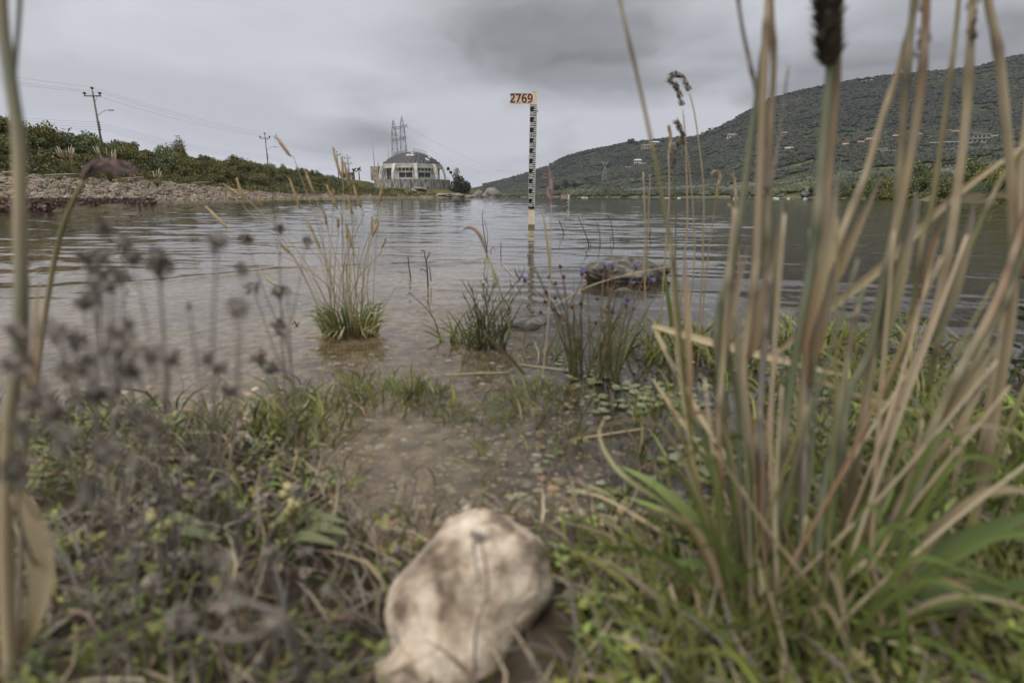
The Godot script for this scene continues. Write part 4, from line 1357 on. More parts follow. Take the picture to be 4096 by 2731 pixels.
# ---------------------------------------------------------------- plants and stones close by
const TAN := [Color(0.31, 0.24, 0.145), Color(0.41, 0.33, 0.205), Color(0.45, 0.37, 0.24), Color(0.41, 0.335, 0.22)]
const GREENISH := [Color(0.2, 0.165, 0.1), Color(0.14, 0.155, 0.09), Color(0.22, 0.24, 0.165), Color(0.18, 0.19, 0.11), Color(0.3, 0.27, 0.17)]
const RUSTY := [Color(0.3, 0.235, 0.15), Color(0.235, 0.14, 0.085), Color(0.36, 0.285, 0.18), Color(0.24, 0.22, 0.13), Color(0.38, 0.3, 0.195)]
const OLIVE := [Color(0.20, 0.17, 0.08), Color(0.15, 0.15, 0.055), Color(0.26, 0.23, 0.11), Color(0.32, 0.26, 0.15)]
const STRAW := [Color(0.42, 0.34, 0.2), Color(0.52, 0.43, 0.28)]
const MAUVE := [Color(0.225, 0.195, 0.165), Color(0.3, 0.265, 0.23), Color(0.15, 0.13, 0.11)]
const BROAD := [Color(0.075, 0.1, 0.03), Color(0.10, 0.14, 0.04)]
const BLADE := [Color(0.125, 0.145, 0.04), Color(0.13, 0.19, 0.042), Color(0.19, 0.25, 0.065)]

func stalk(n: String, parent: Node3D, p: Array, r: Array, cols: Array, sides := 7, steps := 18) -> MeshInstance3D:
	var g := Geo.new()
	g.tube(smooth_path(p, steps), r, cols, sides)
	return part(n, g, M.foliage, parent)

func frond(n: String, parent: Node3D, p: Array, width: float, cols: Array, facing := Vector3(0, 0.3, 1), fold := 0.25) -> MeshInstance3D:
	var g := Geo.new()
	g.leaf(smooth_path(p, 14), width, cols, facing, fold)
	return part(n, g, M.foliage, parent)

func spike(g: Geo, p: Array, r: float, cols: Array, bristles: int, out: float) -> void:      # a bristly grass ear along p
	var path := smooth_path(p, 10)
	var rad := []
	for k in 11:
		rad.append(r * 0.84 * (0.25 + 0.75 * sin(PI * clampf(k / 10.0 * 0.93 + 0.05, 0, 1))) * rng.randf_range(0.82, 1.18))
	g.tube(path, rad, cols, 7)
	for i in bristles:
		var k := rng.randi() % 10
		var o: Vector3 = path[k].lerp(path[k + 1], rng.randf())
		var f: Vector3 = (path[k + 1] - path[k]).normalized()
		var side := f.cross(Vector3(rng.randfn(), rng.randfn(), rng.randfn())).normalized()
		var e := o + side * r * rng.randf_range(0.9, 1.5) + f * out * rng.randf_range(0.5, 1.2)
		var w := f.cross(side) * r * 0.22
		var c := jit(Geo.pick(cols, rng.randf()), 0.25)
		g.quad(o + side * r * 0.5 - w, o + side * r * 0.5 + w, e + w * 0.2, e - w * 0.2, c)

func seed_lumps(g: Geo, p: Array, r: float, cols: Array, count: int) -> void:                # a loose ear of separate spikelets
	var path := smooth_path(p, 12)
	g.tube(path, [r * 0.16], [cols[0]], 5)
	for i in count:
		var k := rng.randi() % 12
		var o: Vector3 = path[k].lerp(path[k + 1], rng.randf())
		var f: Vector3 = (path[k + 1] - path[k]).normalized()
		var side := f.cross(Vector3(rng.randfn(), rng.randfn(), rng.randfn())).normalized()
		var c := jit(cols[rng.randi() % cols.size()], 0.25)
		var e := o + side * r * rng.randf_range(0.4, 1.1)
		g.tube([o + side * r * 0.15, e, e + f * r * rng.randf_range(0.7, 1.4)], [r * 0.08, r * 0.2, r * 0.05], [c], 5)

func build_reeds() -> void:
	var o := Vector3(0.207, 0.03, -0.343)
	var root := thing("tall_reed_clump", "tall clump of thick tan and green reed stalks reaching above the picture", "reed clump", o)
	var rows := [
		[[Vector3(0.191, 0.007, -0.4), Vector3(0.176, 0.105, -0.406), Vector3(0.16, 0.194, -0.413), Vector3(0.157, 0.228, -0.415), Vector3(0.168, 0.3, -0.421), Vector3(0.173, 0.367, -0.426), Vector3(0.18, 0.452, -0.434), Vector3(0.183, 0.52, -0.44)], 0.0046, GREENISH],
		[[Vector3(0.203, 0.007, -0.4), Vector3(0.192, 0.107, -0.403), Vector3(0.178, 0.181, -0.406), Vector3(0.177, 0.212, -0.407), Vector3(0.179, 0.266, -0.409), Vector3(0.178, 0.293, -0.41), Vector3(0.172, 0.413, -0.415), Vector3(0.171, 0.45, -0.417), Vector3(0.169, 0.513, -0.42)], 0.005, TAN],
		[[Vector3(0.21, 0.008, -0.41), Vector3(0.2, 0.116, -0.414), Vector3(0.196, 0.189, -0.416), Vector3(0.192, 0.259, -0.419), Vector3(0.189, 0.302, -0.421), Vector3(0.185, 0.357, -0.423), Vector3(0.183, 0.409, -0.425), Vector3(0.177, 0.45, -0.427), Vector3(0.17, 0.503, -0.43)], 0.0042, RUSTY],
		[[Vector3(0.21, 0.039, -0.38), Vector3(0.204, 0.124, -0.385), Vector3(0.205, 0.174, -0.388), Vector3(0.208, 0.234, -0.391), Vector3(0.212, 0.29, -0.395), Vector3(0.211, 0.34, -0.398), Vector3(0.211, 0.375, -0.401), Vector3(0.21, 0.41, -0.403), Vector3(0.205, 0.444, -0.406), Vector3(0.198, 0.494, -0.41)], 0.0052, GREENISH],
		[[Vector3(0.244, 0.016, -0.4), Vector3(0.23, 0.107, -0.402), Vector3(0.223, 0.169, -0.403), Vector3(0.222, 0.223, -0.404), Vector3(0.222, 0.266, -0.404), Vector3(0.224, 0.284, -0.405), Vector3(0.222, 0.328, -0.406), Vector3(0.219, 0.388, -0.407), Vector3(0.215, 0.445, -0.409), Vector3(0.21, 0.499, -0.41)], 0.0052, TAN],
		[[Vector3(0.235, 0.022, -0.42), Vector3(0.238, 0.129, -0.427), Vector3(0.241, 0.225, -0.434), Vector3(0.254, 0.285, -0.439), Vector3(0.27, 0.335, -0.444), Vector3(0.279, 0.378, -0.448), Vector3(0.288, 0.415, -0.451), Vector3(0.295, 0.459, -0.455), Vector3(0.303, 0.51, -0.46)], 0.0046, TAN],
		[[Vector3(0.26, 0.02, -0.4), Vector3(0.261, 0.114, -0.405), Vector3(0.261, 0.173, -0.408), Vector3(0.273, 0.205, -0.41), Vector3(0.277, 0.259, -0.413), Vector3(0.281, 0.3, -0.416), Vector3(0.278, 0.341, -0.418), Vector3(0.276, 0.391, -0.422), Vector3(0.274, 0.45, -0.426), Vector3(0.272, 0.508, -0.43)], 0.005, GREENISH],
		[[Vector3(0.278, 0.008, -0.41), Vector3(0.278, 0.097, -0.411), Vector3(0.279, 0.161, -0.413), Vector3(0.279, 0.221, -0.414), Vector3(0.28, 0.283, -0.415), Vector3(0.283, 0.34, -0.416), Vector3(0.283, 0.39, -0.417), Vector3(0.279, 0.436, -0.418), Vector3(0.27, 0.498, -0.42)], 0.0056, RUSTY],
		[[Vector3(0.301, -0.003, -0.43), Vector3(0.312, 0.097, -0.438), Vector3(0.317, 0.167, -0.444), Vector3(0.328, 0.208, -0.448), Vector3(0.331, 0.286, -0.455), Vector3(0.335, 0.307, -0.457), Vector3(0.338, 0.384, -0.465), Vector3(0.339, 0.451, -0.472), Vector3(0.337, 0.524, -0.48)], 0.0036, OLIVE],
		[[Vector3(0.306, -0.004, -0.42), Vector3(0.307, 0.106, -0.425), Vector3(0.321, 0.174, -0.429), Vector3(0.335, 0.225, -0.432), Vector3(0.338, 0.287, -0.435), Vector3(0.338, 0.328, -0.438), Vector3(0.336, 0.381, -0.441), Vector3(0.329, 0.456, -0.446), Vector3(0.324, 0.511, -0.45)], 0.0056, TAN],
		[[Vector3(0.258, 0.025, -0.36), Vector3(0.285, 0.076, -0.37), Vector3(0.3, 0.119, -0.378), Vector3(0.316, 0.163, -0.386), Vector3(0.33, 0.196, -0.392), Vector3(0.346, 0.226, -0.398), Vector3(0.359, 0.259, -0.404), Vector3(0.369, 0.296, -0.411), Vector3(0.38, 0.342, -0.42)], 0.0056, RUSTY],
		[[Vector3(0.265, 0.021, -0.365), Vector3(0.294, 0.072, -0.375), Vector3(0.312, 0.116, -0.383), Vector3(0.329, 0.161, -0.392), Vector3(0.344, 0.194, -0.398), Vector3(0.359, 0.225, -0.405), Vector3(0.372, 0.258, -0.411), Vector3(0.384, 0.305, -0.42)], 0.0042, GREENISH],
		[[Vector3(0.392, 0.014, -0.42), Vector3(0.392, 0.101, -0.42), Vector3(0.389, 0.169, -0.42), Vector3(0.385, 0.226, -0.42), Vector3(0.377, 0.273, -0.42), Vector3(0.365, 0.321, -0.42), Vector3(0.351, 0.366, -0.42), Vector3(0.335, 0.414, -0.42), Vector3(0.32, 0.448, -0.42), Vector3(0.306, 0.486, -0.42)], 0.0058, TAN],
		[[Vector3(0.156, 0.035, -0.37), Vector3(0.158, 0.104, -0.379), Vector3(0.154, 0.154, -0.386), Vector3(0.156, 0.206, -0.394), Vector3(0.157, 0.259, -0.402), Vector3(0.16, 0.312, -0.41)], 0.0038, RUSTY],
		[[Vector3(0.206, 0.015, -0.38), Vector3(0.197, 0.082, -0.385), Vector3(0.188, 0.145, -0.39), Vector3(0.186, 0.179, -0.393), Vector3(0.186, 0.225, -0.397), Vector3(0.186, 0.263, -0.4)], 0.004, MAUVE],
		[[Vector3(0.233, 0.019, -0.36), Vector3(0.231, 0.09, -0.371), Vector3(0.238, 0.149, -0.381), Vector3(0.248, 0.226, -0.394), Vector3(0.255, 0.257, -0.4)], 0.0044, GREENISH],
		[[Vector3(0.223, 0.035, -0.37), Vector3(0.224, 0.094, -0.384), Vector3(0.226, 0.143, -0.396), Vector3(0.23, 0.201, -0.41), Vector3(0.235, 0.24, -0.42)], 0.004, MAUVE],
		[[Vector3(0.185, 0.024, -0.4), Vector3(0.165, 0.097, -0.412), Vector3(0.149, 0.147, -0.42), Vector3(0.134, 0.179, -0.426), Vector3(0.123, 0.203, -0.43)], 0.0026, MAUVE],
		[[Vector3(0.172, 0.028, -0.4), Vector3(0.153, 0.082, -0.404), Vector3(0.135, 0.173, -0.41), Vector3(0.123, 0.26, -0.417), Vector3(0.114, 0.305, -0.421), Vector3(0.095, 0.381, -0.428), Vector3(0.075, 0.452, -0.434), Vector3(0.06, 0.512, -0.44)], 0.0026, OLIVE],
		[[Vector3(0.186, 0.324, -0.42), Vector3(0.174, 0.385, -0.424), Vector3(0.159, 0.434, -0.427), Vector3(0.151, 0.472, -0.43)], 0.0026, MAUVE],
		[[Vector3(0.193, 0.33, -0.43), Vector3(0.199, 0.367, -0.439), Vector3(0.203, 0.402, -0.447), Vector3(0.205, 0.414, -0.45)], 0.0014, MAUVE],
		[[Vector3(0.355, 0.159, -0.45), Vector3(0.365, 0.233, -0.458), Vector3(0.392, 0.321, -0.469), Vector3(0.413, 0.361, -0.475), Vector3(0.433, 0.395, -0.48)], 0.0034, OLIVE],
		[[Vector3(0.197, 0.011, -0.4), Vector3(0.186, 0.08, -0.407), Vector3(0.18, 0.153, -0.414), Vector3(0.168, 0.212, -0.421), Vector3(0.171, 0.272, -0.428), Vector3(0.176, 0.336, -0.435), Vector3(0.179, 0.374, -0.44)], 0.0034, GREENISH],
	]
	for q in rows:
		var r: float = q[1]
		var rr := []
		for k in 25:
			rr.append(r * lerpf(0.66, 0.42, k / 24.0) * (1.25 if k % 8 == 3 else 1.0))
		var cols := []
		var shift := rng.randi() % 2
		for k in 25:
			var c := Geo.pick(q[2], fposmod(k / 24.0 + shift * 0.3, 1.0))
			c = jit(c, 0.16)
			if k % 8 == 3:
				c = c * 0.6
			elif k % 8 == 4:
				c = c.lerp(Color(0.42, 0.36, 0.25), 0.5)
			cols.append(c)
		var p: Array = q[0]
		if p[0].y < 0.15:
			p[0] = Vector3(p[0].x, 0.01, p[0].z)
		var sg_ := Geo.new()
		sg_.streak = 0.14
		sg_.tube(smooth_path(p, 24), rr, cols, 11)
		var s := part("stem", sg_, M.foliage, root)
		# a dry sheath hugging the stalk part of the way up
		if p.size() > 6:
			var a := smooth_path(p, 24)
			var k := rng.randi_range(5, 10)
			var seg := []
			for e in 7:
				seg.append(a[k + e] + Vector3(0.002, 0, 0.003) * (1.0 + e * 0.35))
			var g := Geo.new()
			g.leaf(seg, r * 2.2, [[Color(0.26, 0.16, 0.085), Color(0.21, 0.12, 0.08), GREENISH[1], TAN[0]][rng.randi() % 4], jit(TAN[1], 0.2), jit(MAUVE[1], 0.2)], Vector3(0.2, 0, 1), 0.5, 0.35, 0.1, 0.35)
			part("sheath", g, M.foliage, s)
	for i in 26:                                       # finer stalks between the thick ones
		var a := rng.randf_range(-0.07, 0.11)
		var f := o + Vector3(rng.randf_range(-0.045, 0.05), -0.02, rng.randf_range(-0.03, 0.02))
		var e := f + Vector3(a * 1.5 + rng.randf_range(-0.03, 0.05), rng.randf_range(0.12, 0.30), rng.randf_range(-0.1, 0.02))
		var c: Array = [TAN, TAN, OLIVE, RUSTY, GREENISH][rng.randi() % 5]
		stalk("thin_stem", root, [f, f.lerp(e, 0.5) + Vector3(rng.randf_range(-0.012, 0.012), 0, 0), e], [0.0019, 0.0008], [jit(c[0], 0.2), jit(c[1], 0.2), jit(c[2], 0.2)], 6, 12)
	# the dark ear at the top of the picture
	var sg := Geo.new()
	spike(sg, [Vector3(0.209, 0.404, -0.4), Vector3(0.206, 0.428, -0.403), Vector3(0.203, 0.451, -0.406), Vector3(0.2, 0.487, -0.41)], 0.0085, [Color(0.06, 0.047, 0.035), Color(0.1, 0.08, 0.06), Color(0.045, 0.037, 0.03)], 520, 0.009)
	part("seed_head", sg, M.foliage, root)
	for q in [[[Vector3(0.282, 0.413, -0.42), Vector3(0.283, 0.439, -0.424), Vector3(0.281, 0.475, -0.43)], 0.0045], [[Vector3(0.33, 0.429, -0.44), Vector3(0.33, 0.474, -0.45)], 0.004]]:
		var g := Geo.new()
		seed_lumps(g, q[0], q[1], [Color(0.07, 0.055, 0.045), Color(0.1, 0.075, 0.06)], 40)
		part("seed_head", g, M.foliage, root)
	# broken straws
	for q in [[[Vector3(0.15, 0.187, -0.58), Vector3(0.208, 0.174, -0.554), Vector3(0.284, 0.161, -0.517), Vector3(0.315, 0.157, -0.5)], 0.0085], [[Vector3(0.15, 0.187, -0.58), Vector3(0.173, 0.138, -0.548), Vector3(0.191, 0.103, -0.523), Vector3(0.213, 0.067, -0.493), Vector3(0.229, 0.026, -0.46)], 0.0065], [[Vector3(0.138, 0.147, -0.52), Vector3(0.16, 0.115, -0.499), Vector3(0.188, 0.074, -0.471), Vector3(0.205, 0.026, -0.44)], 0.004], [[Vector3(0.232, 0.188, -0.47), Vector3(0.27, 0.227, -0.468), Vector3(0.31, 0.265, -0.466), Vector3(0.346, 0.311, -0.463), Vector3(0.381, 0.343, -0.461), Vector3(0.406, 0.363, -0.46)], 0.0075], [[Vector3(0.243, 0.178, -0.44), Vector3(0.283, 0.162, -0.436), Vector3(0.346, 0.147, -0.43)], 0.004]]:
		frond("straw", root, q[0], q[1], STRAW, Vector3(0.1, 0.5, 1), 0.5)
	# broad green leaves and dead ones round the foot
	var blades := [
		[[Vector3(0.235, 0.007, -0.36), Vector3(0.259, 0.053, -0.347), Vector3(0.296, 0.09, -0.329), Vector3(0.327, 0.131, -0.31)], 0.026, BROAD], [[Vector3(0.236, 0.005, -0.35), Vector3(0.264, 0.046, -0.328), Vector3(0.292, 0.072, -0.305), Vector3(0.311, 0.104, -0.28)], 0.022, BROAD], [[Vector3(0.234, -0.003, -0.35), Vector3(0.277, 0.008, -0.333), Vector3(0.314, 0.006, -0.317), Vector3(0.348, 0.001, -0.3)], 0.02, BROAD],
		[[Vector3(0.214, -0.001, -0.37), Vector3(0.181, 0.038, -0.366), Vector3(0.145, 0.052, -0.363), Vector3(0.118, 0.057, -0.36)], 0.016, BROAD], [[Vector3(0.205, 0.004, -0.36), Vector3(0.172, 0.004, -0.36), Vector3(0.142, -0.004, -0.36), Vector3(0.113, -0.013, -0.36)], 0.018, BROAD], [[Vector3(0.201, 0.003, -0.38), Vector3(0.17, 0.034, -0.409), Vector3(0.144, 0.051, -0.428), Vector3(0.103, 0.059, -0.45)], 0.012, BLADE],
		[[Vector3(0.192, 0.015, -0.38), Vector3(0.157, 0.016, -0.389), Vector3(0.11, 0.015, -0.4), Vector3(0.028, 0.035, -0.42)], 0.010, BLADE], [[Vector3(0.185, 0.019, -0.39), Vector3(0.157, 0.052, -0.42), Vector3(0.124, 0.075, -0.444), Vector3(0.098, 0.084, -0.46)], 0.012, BLADE], [[Vector3(0.167, 0.028, -0.4), Vector3(0.145, 0.054, -0.431), Vector3(0.105, 0.07, -0.463), Vector3(0.088, 0.087, -0.481), Vector3(0.083, 0.104, -0.492), Vector3(0.09, 0.114, -0.5)], 0.005, [BLADE[1], STRAW[0]]],
		[[Vector3(0.246, 0.003, -0.38), Vector3(0.294, 0.03, -0.403), Vector3(0.354, 0.045, -0.424), Vector3(0.392, 0.065, -0.44)], 0.011, BLADE], [[Vector3(0.227, 0.007, -0.37), Vector3(0.23, 0.04, -0.379), Vector3(0.248, 0.078, -0.391), Vector3(0.259, 0.111, -0.4)], 0.013, BLADE], [[Vector3(0.216, 0.007, -0.37), Vector3(0.211, 0.038, -0.381), Vector3(0.215, 0.07, -0.391), Vector3(0.227, 0.096, -0.4)], 0.012, BLADE],
		[[Vector3(0.232, 0.004, -0.36), Vector3(0.246, 0.042, -0.36), Vector3(0.267, 0.076, -0.36), Vector3(0.293, 0.094, -0.36)], 0.014, BLADE], [[Vector3(0.226, -0, -0.36), Vector3(0.227, -0.006, -0.348), Vector3(0.233, -0.011, -0.322), Vector3(0.23, -0.017, -0.3)], 0.016, BLADE], [[Vector3(0.216, -0, -0.36), Vector3(0.194, -0.006, -0.348), Vector3(0.161, -0.016, -0.327), Vector3(0.14, -0.028, -0.31)], 0.013, BLADE],
		[[Vector3(0.234, 0.015, -0.36), Vector3(0.249, 0.057, -0.351), Vector3(0.269, 0.076, -0.344), Vector3(0.279, 0.065, -0.34)], 0.004, STRAW], [[Vector3(0.233, 0.011, -0.37), Vector3(0.222, 0.069, -0.365), Vector3(0.216, 0.092, -0.363), Vector3(0.214, 0.068, -0.36)], 0.007, STRAW], [[Vector3(0.207, 0.017, -0.34), Vector3(0.195, 0.009, -0.333), Vector3(0.186, -0.01, -0.321), Vector3(0.18, -0.028, -0.31)], 0.012, [MAUVE[1], STRAW[0]]],
		[[Vector3(0.182, 0.015, -0.38), Vector3(0.152, -0.007, -0.377), Vector3(0.121, -0.038, -0.373), Vector3(0.094, -0.073, -0.37)], 0.007, [RUSTY[1], STRAW[0]]], [[Vector3(0.256, -0.005, -0.37), Vector3(0.275, 0.011, -0.361), Vector3(0.301, 0.006, -0.349), Vector3(0.336, -0.004, -0.33)], 0.004, [TAN[1], TAN[0]]], [[Vector3(0.243, -0, -0.36), Vector3(0.255, 0.023, -0.343), Vector3(0.27, 0.032, -0.321), Vector3(0.281, 0.05, -0.3)], 0.004, [TAN[1], TAN[2]]],
		[[Vector3(0.189, 0.015, -0.39), Vector3(0.169, 0.046, -0.41), Vector3(0.157, 0.08, -0.428), Vector3(0.144, 0.103, -0.44)], 0.009, BLADE], [[Vector3(0.274, 0.011, -0.4), Vector3(0.317, 0.045, -0.431), Vector3(0.348, 0.081, -0.458), Vector3(0.373, 0.114, -0.48)], 0.008, BLADE], [[Vector3(0.212, 0.007, -0.4), Vector3(0.211, 0.056, -0.426), Vector3(0.2, 0.088, -0.444), Vector3(0.199, 0.122, -0.46)], 0.008, BLADE],
		[[Vector3(0.186, 0.01, -0.45), Vector3(0.128, 0.016, -0.477), Vector3(0.08, 0.04, -0.5), Vector3(0.038, -0.007, -0.52)], 0.005, [OLIVE[1], OLIVE[2]]], [[Vector3(0.179, 0.006, -0.43), Vector3(0.133, 0.032, -0.437), Vector3(0.087, 0.058, -0.445), Vector3(0.052, 0.068, -0.45)], 0.004, STRAW], [[Vector3(0.084, 0.018, -0.42), Vector3(0.07, 0.066, -0.411), Vector3(0.057, 0.102, -0.404), Vector3(0.053, 0.119, -0.4)], 0.0025, [RUSTY[2], TAN[1]]],
	]
	for q in blades:
		frond("leaf", root, q[0], q[1], [jit(q[2][0], 0.15), jit(q[2][q[2].size() - 1], 0.15)], Vector3(rng.randf_range(-0.4, 0.4), 0.9, 0.6), 0.3)
	for i in 60:
		var a := rng.randf() * TAU
		var f := o + Vector3(cos(a) * 0.05, -0.01, sin(a) * 0.03)
		var out := Vector3(cos(a), 0, sin(a) * 0.7)
		var h := rng.randf_range(0.06, 0.2)
		var l := rng.randf_range(0.04, 0.16)
		var c: Array = [BLADE, BLADE, BLADE, OLIVE, TAN][rng.randi() % 5]
		frond("leaf", root, [f, f + out * l * 0.4 + Vector3(0, h * 0.75, 0), f + out * l + Vector3(0, h * rng.randf_range(0.5, 1.0), 0)], rng.randf_range(0.002, 0.006), [jit(c[0], 0.2), jit(c[1], 0.2)], Vector3(-sin(a), 0.3, cos(a)))
	# a second, slimmer clump at the right edge
	var o2 := Vector3(0.399, 0.02, -0.429)
	var r2 := thing("slim_reed_clump", "slim pale reed stalks with few leaves at the edge beside the tall reed clump", "reed clump", o2)
	for q in [[[Vector3(0.414, 0.003, -0.45), Vector3(0.419, 0.047, -0.453), Vector3(0.421, 0.109, -0.457), Vector3(0.421, 0.159, -0.461), Vector3(0.421, 0.204, -0.464), Vector3(0.421, 0.268, -0.469), Vector3(0.416, 0.343, -0.475), Vector3(0.414, 0.405, -0.48)], 0.0046, TAN], [[Vector3(0.441, -0.011, -0.47), Vector3(0.451, 0.039, -0.477), Vector3(0.463, 0.09, -0.485), Vector3(0.479, 0.143, -0.493), Vector3(0.495, 0.188, -0.5)], 0.003, OLIVE], [[Vector3(0.421, -0.004, -0.46), Vector3(0.409, 0.048, -0.463), Vector3(0.409, 0.111, -0.466), Vector3(0.408, 0.152, -0.468), Vector3(0.402, 0.18, -0.47)], 0.003, TAN], [[Vector3(0.435, -0.015, -0.48), Vector3(0.408, 0.038, -0.487), Vector3(0.39, 0.098, -0.495), Vector3(0.367, 0.132, -0.5)], 0.0025, MAUVE]]:
		var p: Array = q[0]
		p[0] = Vector3(p[0].x, 0.0, p[0].z)
		stalk("stem", r2, p, [q[1], q[1] * 0.7], [q[2][0], q[2][1], q[2][2]])
	for i in 16:
		var a := rng.randf() * TAU
		var f := o2 + Vector3(cos(a) * 0.03, -0.01, sin(a) * 0.02)
		var out := Vector3(cos(a), 0, sin(a) * 0.7) * rng.randf_range(0.04, 0.14)
		frond("leaf", r2, [f, f + out * 0.4 + Vector3(0, 0.1, 0), f + out + Vector3(0, rng.randf_range(0.05, 0.16), 0)], rng.randf_range(0.004, 0.008), [BLADE[0], jit(BLADE[2], 0.2)], Vector3(-sin(a), 0.3, cos(a)))

func build_thin_reeds() -> void:
	# thin dry stalks in the shallows, each with its ear
	var rows := [
		["short bare tan stalk, leftmost of the thin dry stalks in the water", [Vector3(0.279, -0.017, -1.1), Vector3(0.271, 0.092, -1.105), Vector3(0.264, 0.179, -1.11), Vector3(0.261, 0.264, -1.114), Vector3(0.253, 0.366, -1.12)], 0.0022, TAN, [], 0],
		["short bare tan stalk leaning against the leftmost thin stalk", [Vector3(0.271, 0.151, -1.12), Vector3(0.268, 0.28, -1.12), Vector3(0.266, 0.362, -1.12)], 0.0016, TAN, [], 0],
		["thin tan stalk with a fluffy golden ear at mid height", [Vector3(0.301, 0.029, -1.1), Vector3(0.302, 0.118, -1.105), Vector3(0.304, 0.23, -1.111), Vector3(0.305, 0.319, -1.115), Vector3(0.299, 0.4, -1.12)], 0.0020, TAN, [Vector3(0.299, 0.397, -1.12), Vector3(0.302, 0.422, -1.12), Vector3(0.297, 0.446, -1.12)], 1],
		["thin tan stalk with a small dark bent ear beside the fluffy golden one", [Vector3(0.344, 0.012, -1.13), Vector3(0.328, 0.263, -1.137), Vector3(0.322, 0.324, -1.138), Vector3(0.317, 0.386, -1.14)], 0.0014, OLIVE, [Vector3(0.317, 0.383, -1.14), Vector3(0.317, 0.412, -1.14), Vector3(0.325, 0.423, -1.14), Vector3(0.333, 0.424, -1.14)], 2],
		["thin tan stalk with a drooping dark ear, second highest", [Vector3(0.334, -0.017, -1.1), Vector3(0.34, 0.087, -1.108), Vector3(0.344, 0.189, -1.116), Vector3(0.346, 0.275, -1.123), Vector3(0.34, 0.359, -1.13), Vector3(0.334, 0.43, -1.136), Vector3(0.326, 0.482, -1.14)], 0.0019, TAN, [Vector3(0.325, 0.488, -1.14), Vector3(0.317, 0.509, -1.14), Vector3(0.306, 0.527, -1.14), Vector3(0.296, 0.533, -1.14)], 2],
		["thin tan stalk with a dark ear half way up, between the drooping ears", [Vector3(0.358, -0.011, -1.11), Vector3(0.364, 0.123, -1.119), Vector3(0.366, 0.213, -1.125), Vector3(0.356, 0.312, -1.132), Vector3(0.342, 0.395, -1.138), Vector3(0.333, 0.429, -1.14)], 0.0018, TAN, [Vector3(0.332, 0.431, -1.14), Vector3(0.324, 0.446, -1.14), Vector3(0.315, 0.461, -1.14)], 2],
		["tallest thin stalk, its dark ear drooping at the very top", [Vector3(0.376, -0.008, -1.1), Vector3(0.382, 0.15, -1.114), Vector3(0.38, 0.225, -1.121), Vector3(0.376, 0.336, -1.132), Vector3(0.359, 0.436, -1.142), Vector3(0.349, 0.483, -1.147), Vector3(0.339, 0.513, -1.15)], 0.0018, TAN, [Vector3(0.338, 0.515, -1.15), Vector3(0.332, 0.53, -1.15), Vector3(0.322, 0.541, -1.15), Vector3(0.311, 0.545, -1.15), Vector3(0.303, 0.542, -1.15)], 2],
		["pinkish stalk with a curled pale golden ear, left of two alike", [Vector3(0.366, 0.034, -1.05), Vector3(0.376, 0.181, -1.076), Vector3(0.386, 0.276, -1.093), Vector3(0.391, 0.315, -1.1)], 0.0014, RUSTY, [Vector3(0.391, 0.315, -1.1), Vector3(0.392, 0.338, -1.1), Vector3(0.395, 0.352, -1.1), Vector3(0.391, 0.365, -1.1), Vector3(0.383, 0.366, -1.1)], 1],
		["stalk with a pale golden ear beside the greenish reed, right of two alike", [Vector3(0.433, 0.069, -1.05), Vector3(0.437, 0.168, -1.063), Vector3(0.428, 0.25, -1.074), Vector3(0.42, 0.298, -1.08)], 0.0014, TAN, [Vector3(0.423, 0.294, -1.08), Vector3(0.42, 0.322, -1.08), Vector3(0.416, 0.345, -1.08), Vector3(0.411, 0.358, -1.08)], 1],
		["stalk with a small curved golden ear below the two pale ears", [Vector3(0.43, 0.051, -1.05), Vector3(0.434, 0.151, -1.063), Vector3(0.431, 0.233, -1.074), Vector3(0.424, 0.274, -1.08)], 0.0013, TAN, [Vector3(0.426, 0.272, -1.08), Vector3(0.42, 0.29, -1.08), Vector3(0.412, 0.303, -1.08)], 1],
		["thin reddish stalk arching over the dark rock", [Vector3(0.059, 0.113, -1), Vector3(0.121, 0.155, -1), Vector3(0.191, 0.18, -1), Vector3(0.284, 0.199, -1), Vector3(0.369, 0.204, -1)], 0.0013, STRAW, [], 0],
	]
	for q in rows:
		var p: Array = q[1]
		if p[0].y < 0.1:
			p[0] = Vector3(p[0].x, -0.03, p[0].z)
		var root := thing("thin_reed", q[0], "reed", p[0], "thin dry reeds in the shallows")
		stalk("stem", root, p, [q[2], q[2] * 0.6], [jit(q[3][0], 0.1), jit(q[3][1], 0.1)], 6)
		if q[5] == 1:
			var g := Geo.new()
			spike(g, q[4], 0.0034, [Color(0.5, 0.4, 0.25), Color(0.66, 0.56, 0.38)], 260, 0.007)
			part("seed_head", g, M.foliage, root)
		elif q[5] == 2:
			var g := Geo.new()
			seed_lumps(g, q[4], 0.0055, [Color(0.1, 0.08, 0.055), Color(0.24, 0.19, 0.12), Color(0.14, 0.11, 0.075)], 90)
			part("seed_head", g, M.foliage, root)
	# pink plumed stalks before the gauge
	var a := Vector3(0.071, 0, -1.015)
	var pk := thing("pink_grass", "upright grass stalk with a pink plume just beside the gauge", "grass stalk", a)
	stalk("stem", pk, [Vector3(0.047, -0.037, -0.95), Vector3(0.058, 0.034, -0.96), Vector3(0.066, 0.135, -0.974), Vector3(0.068, 0.24, -0.989), Vector3(0.068, 0.318, -1)], [0.0014, 0.001], [TAN[1], Color(0.4, 0.36, 0.28)], 6)
	var pg := Geo.new()
	spike(pg, [Vector3(0.068, 0.307, -1), Vector3(0.069, 0.336, -1), Vector3(0.066, 0.354, -1), Vector3(0.063, 0.368, -1)], 0.0032, [Color(0.42, 0.28, 0.265), Color(0.55, 0.42, 0.41)], 200, 0.007)
	spike(pg, [Vector3(0.064, 0.352, -1), Vector3(0.057, 0.358, -1), Vector3(0.053, 0.349, -1)], 0.002, [Color(0.25, 0.16, 0.12)], 30, 0.004)
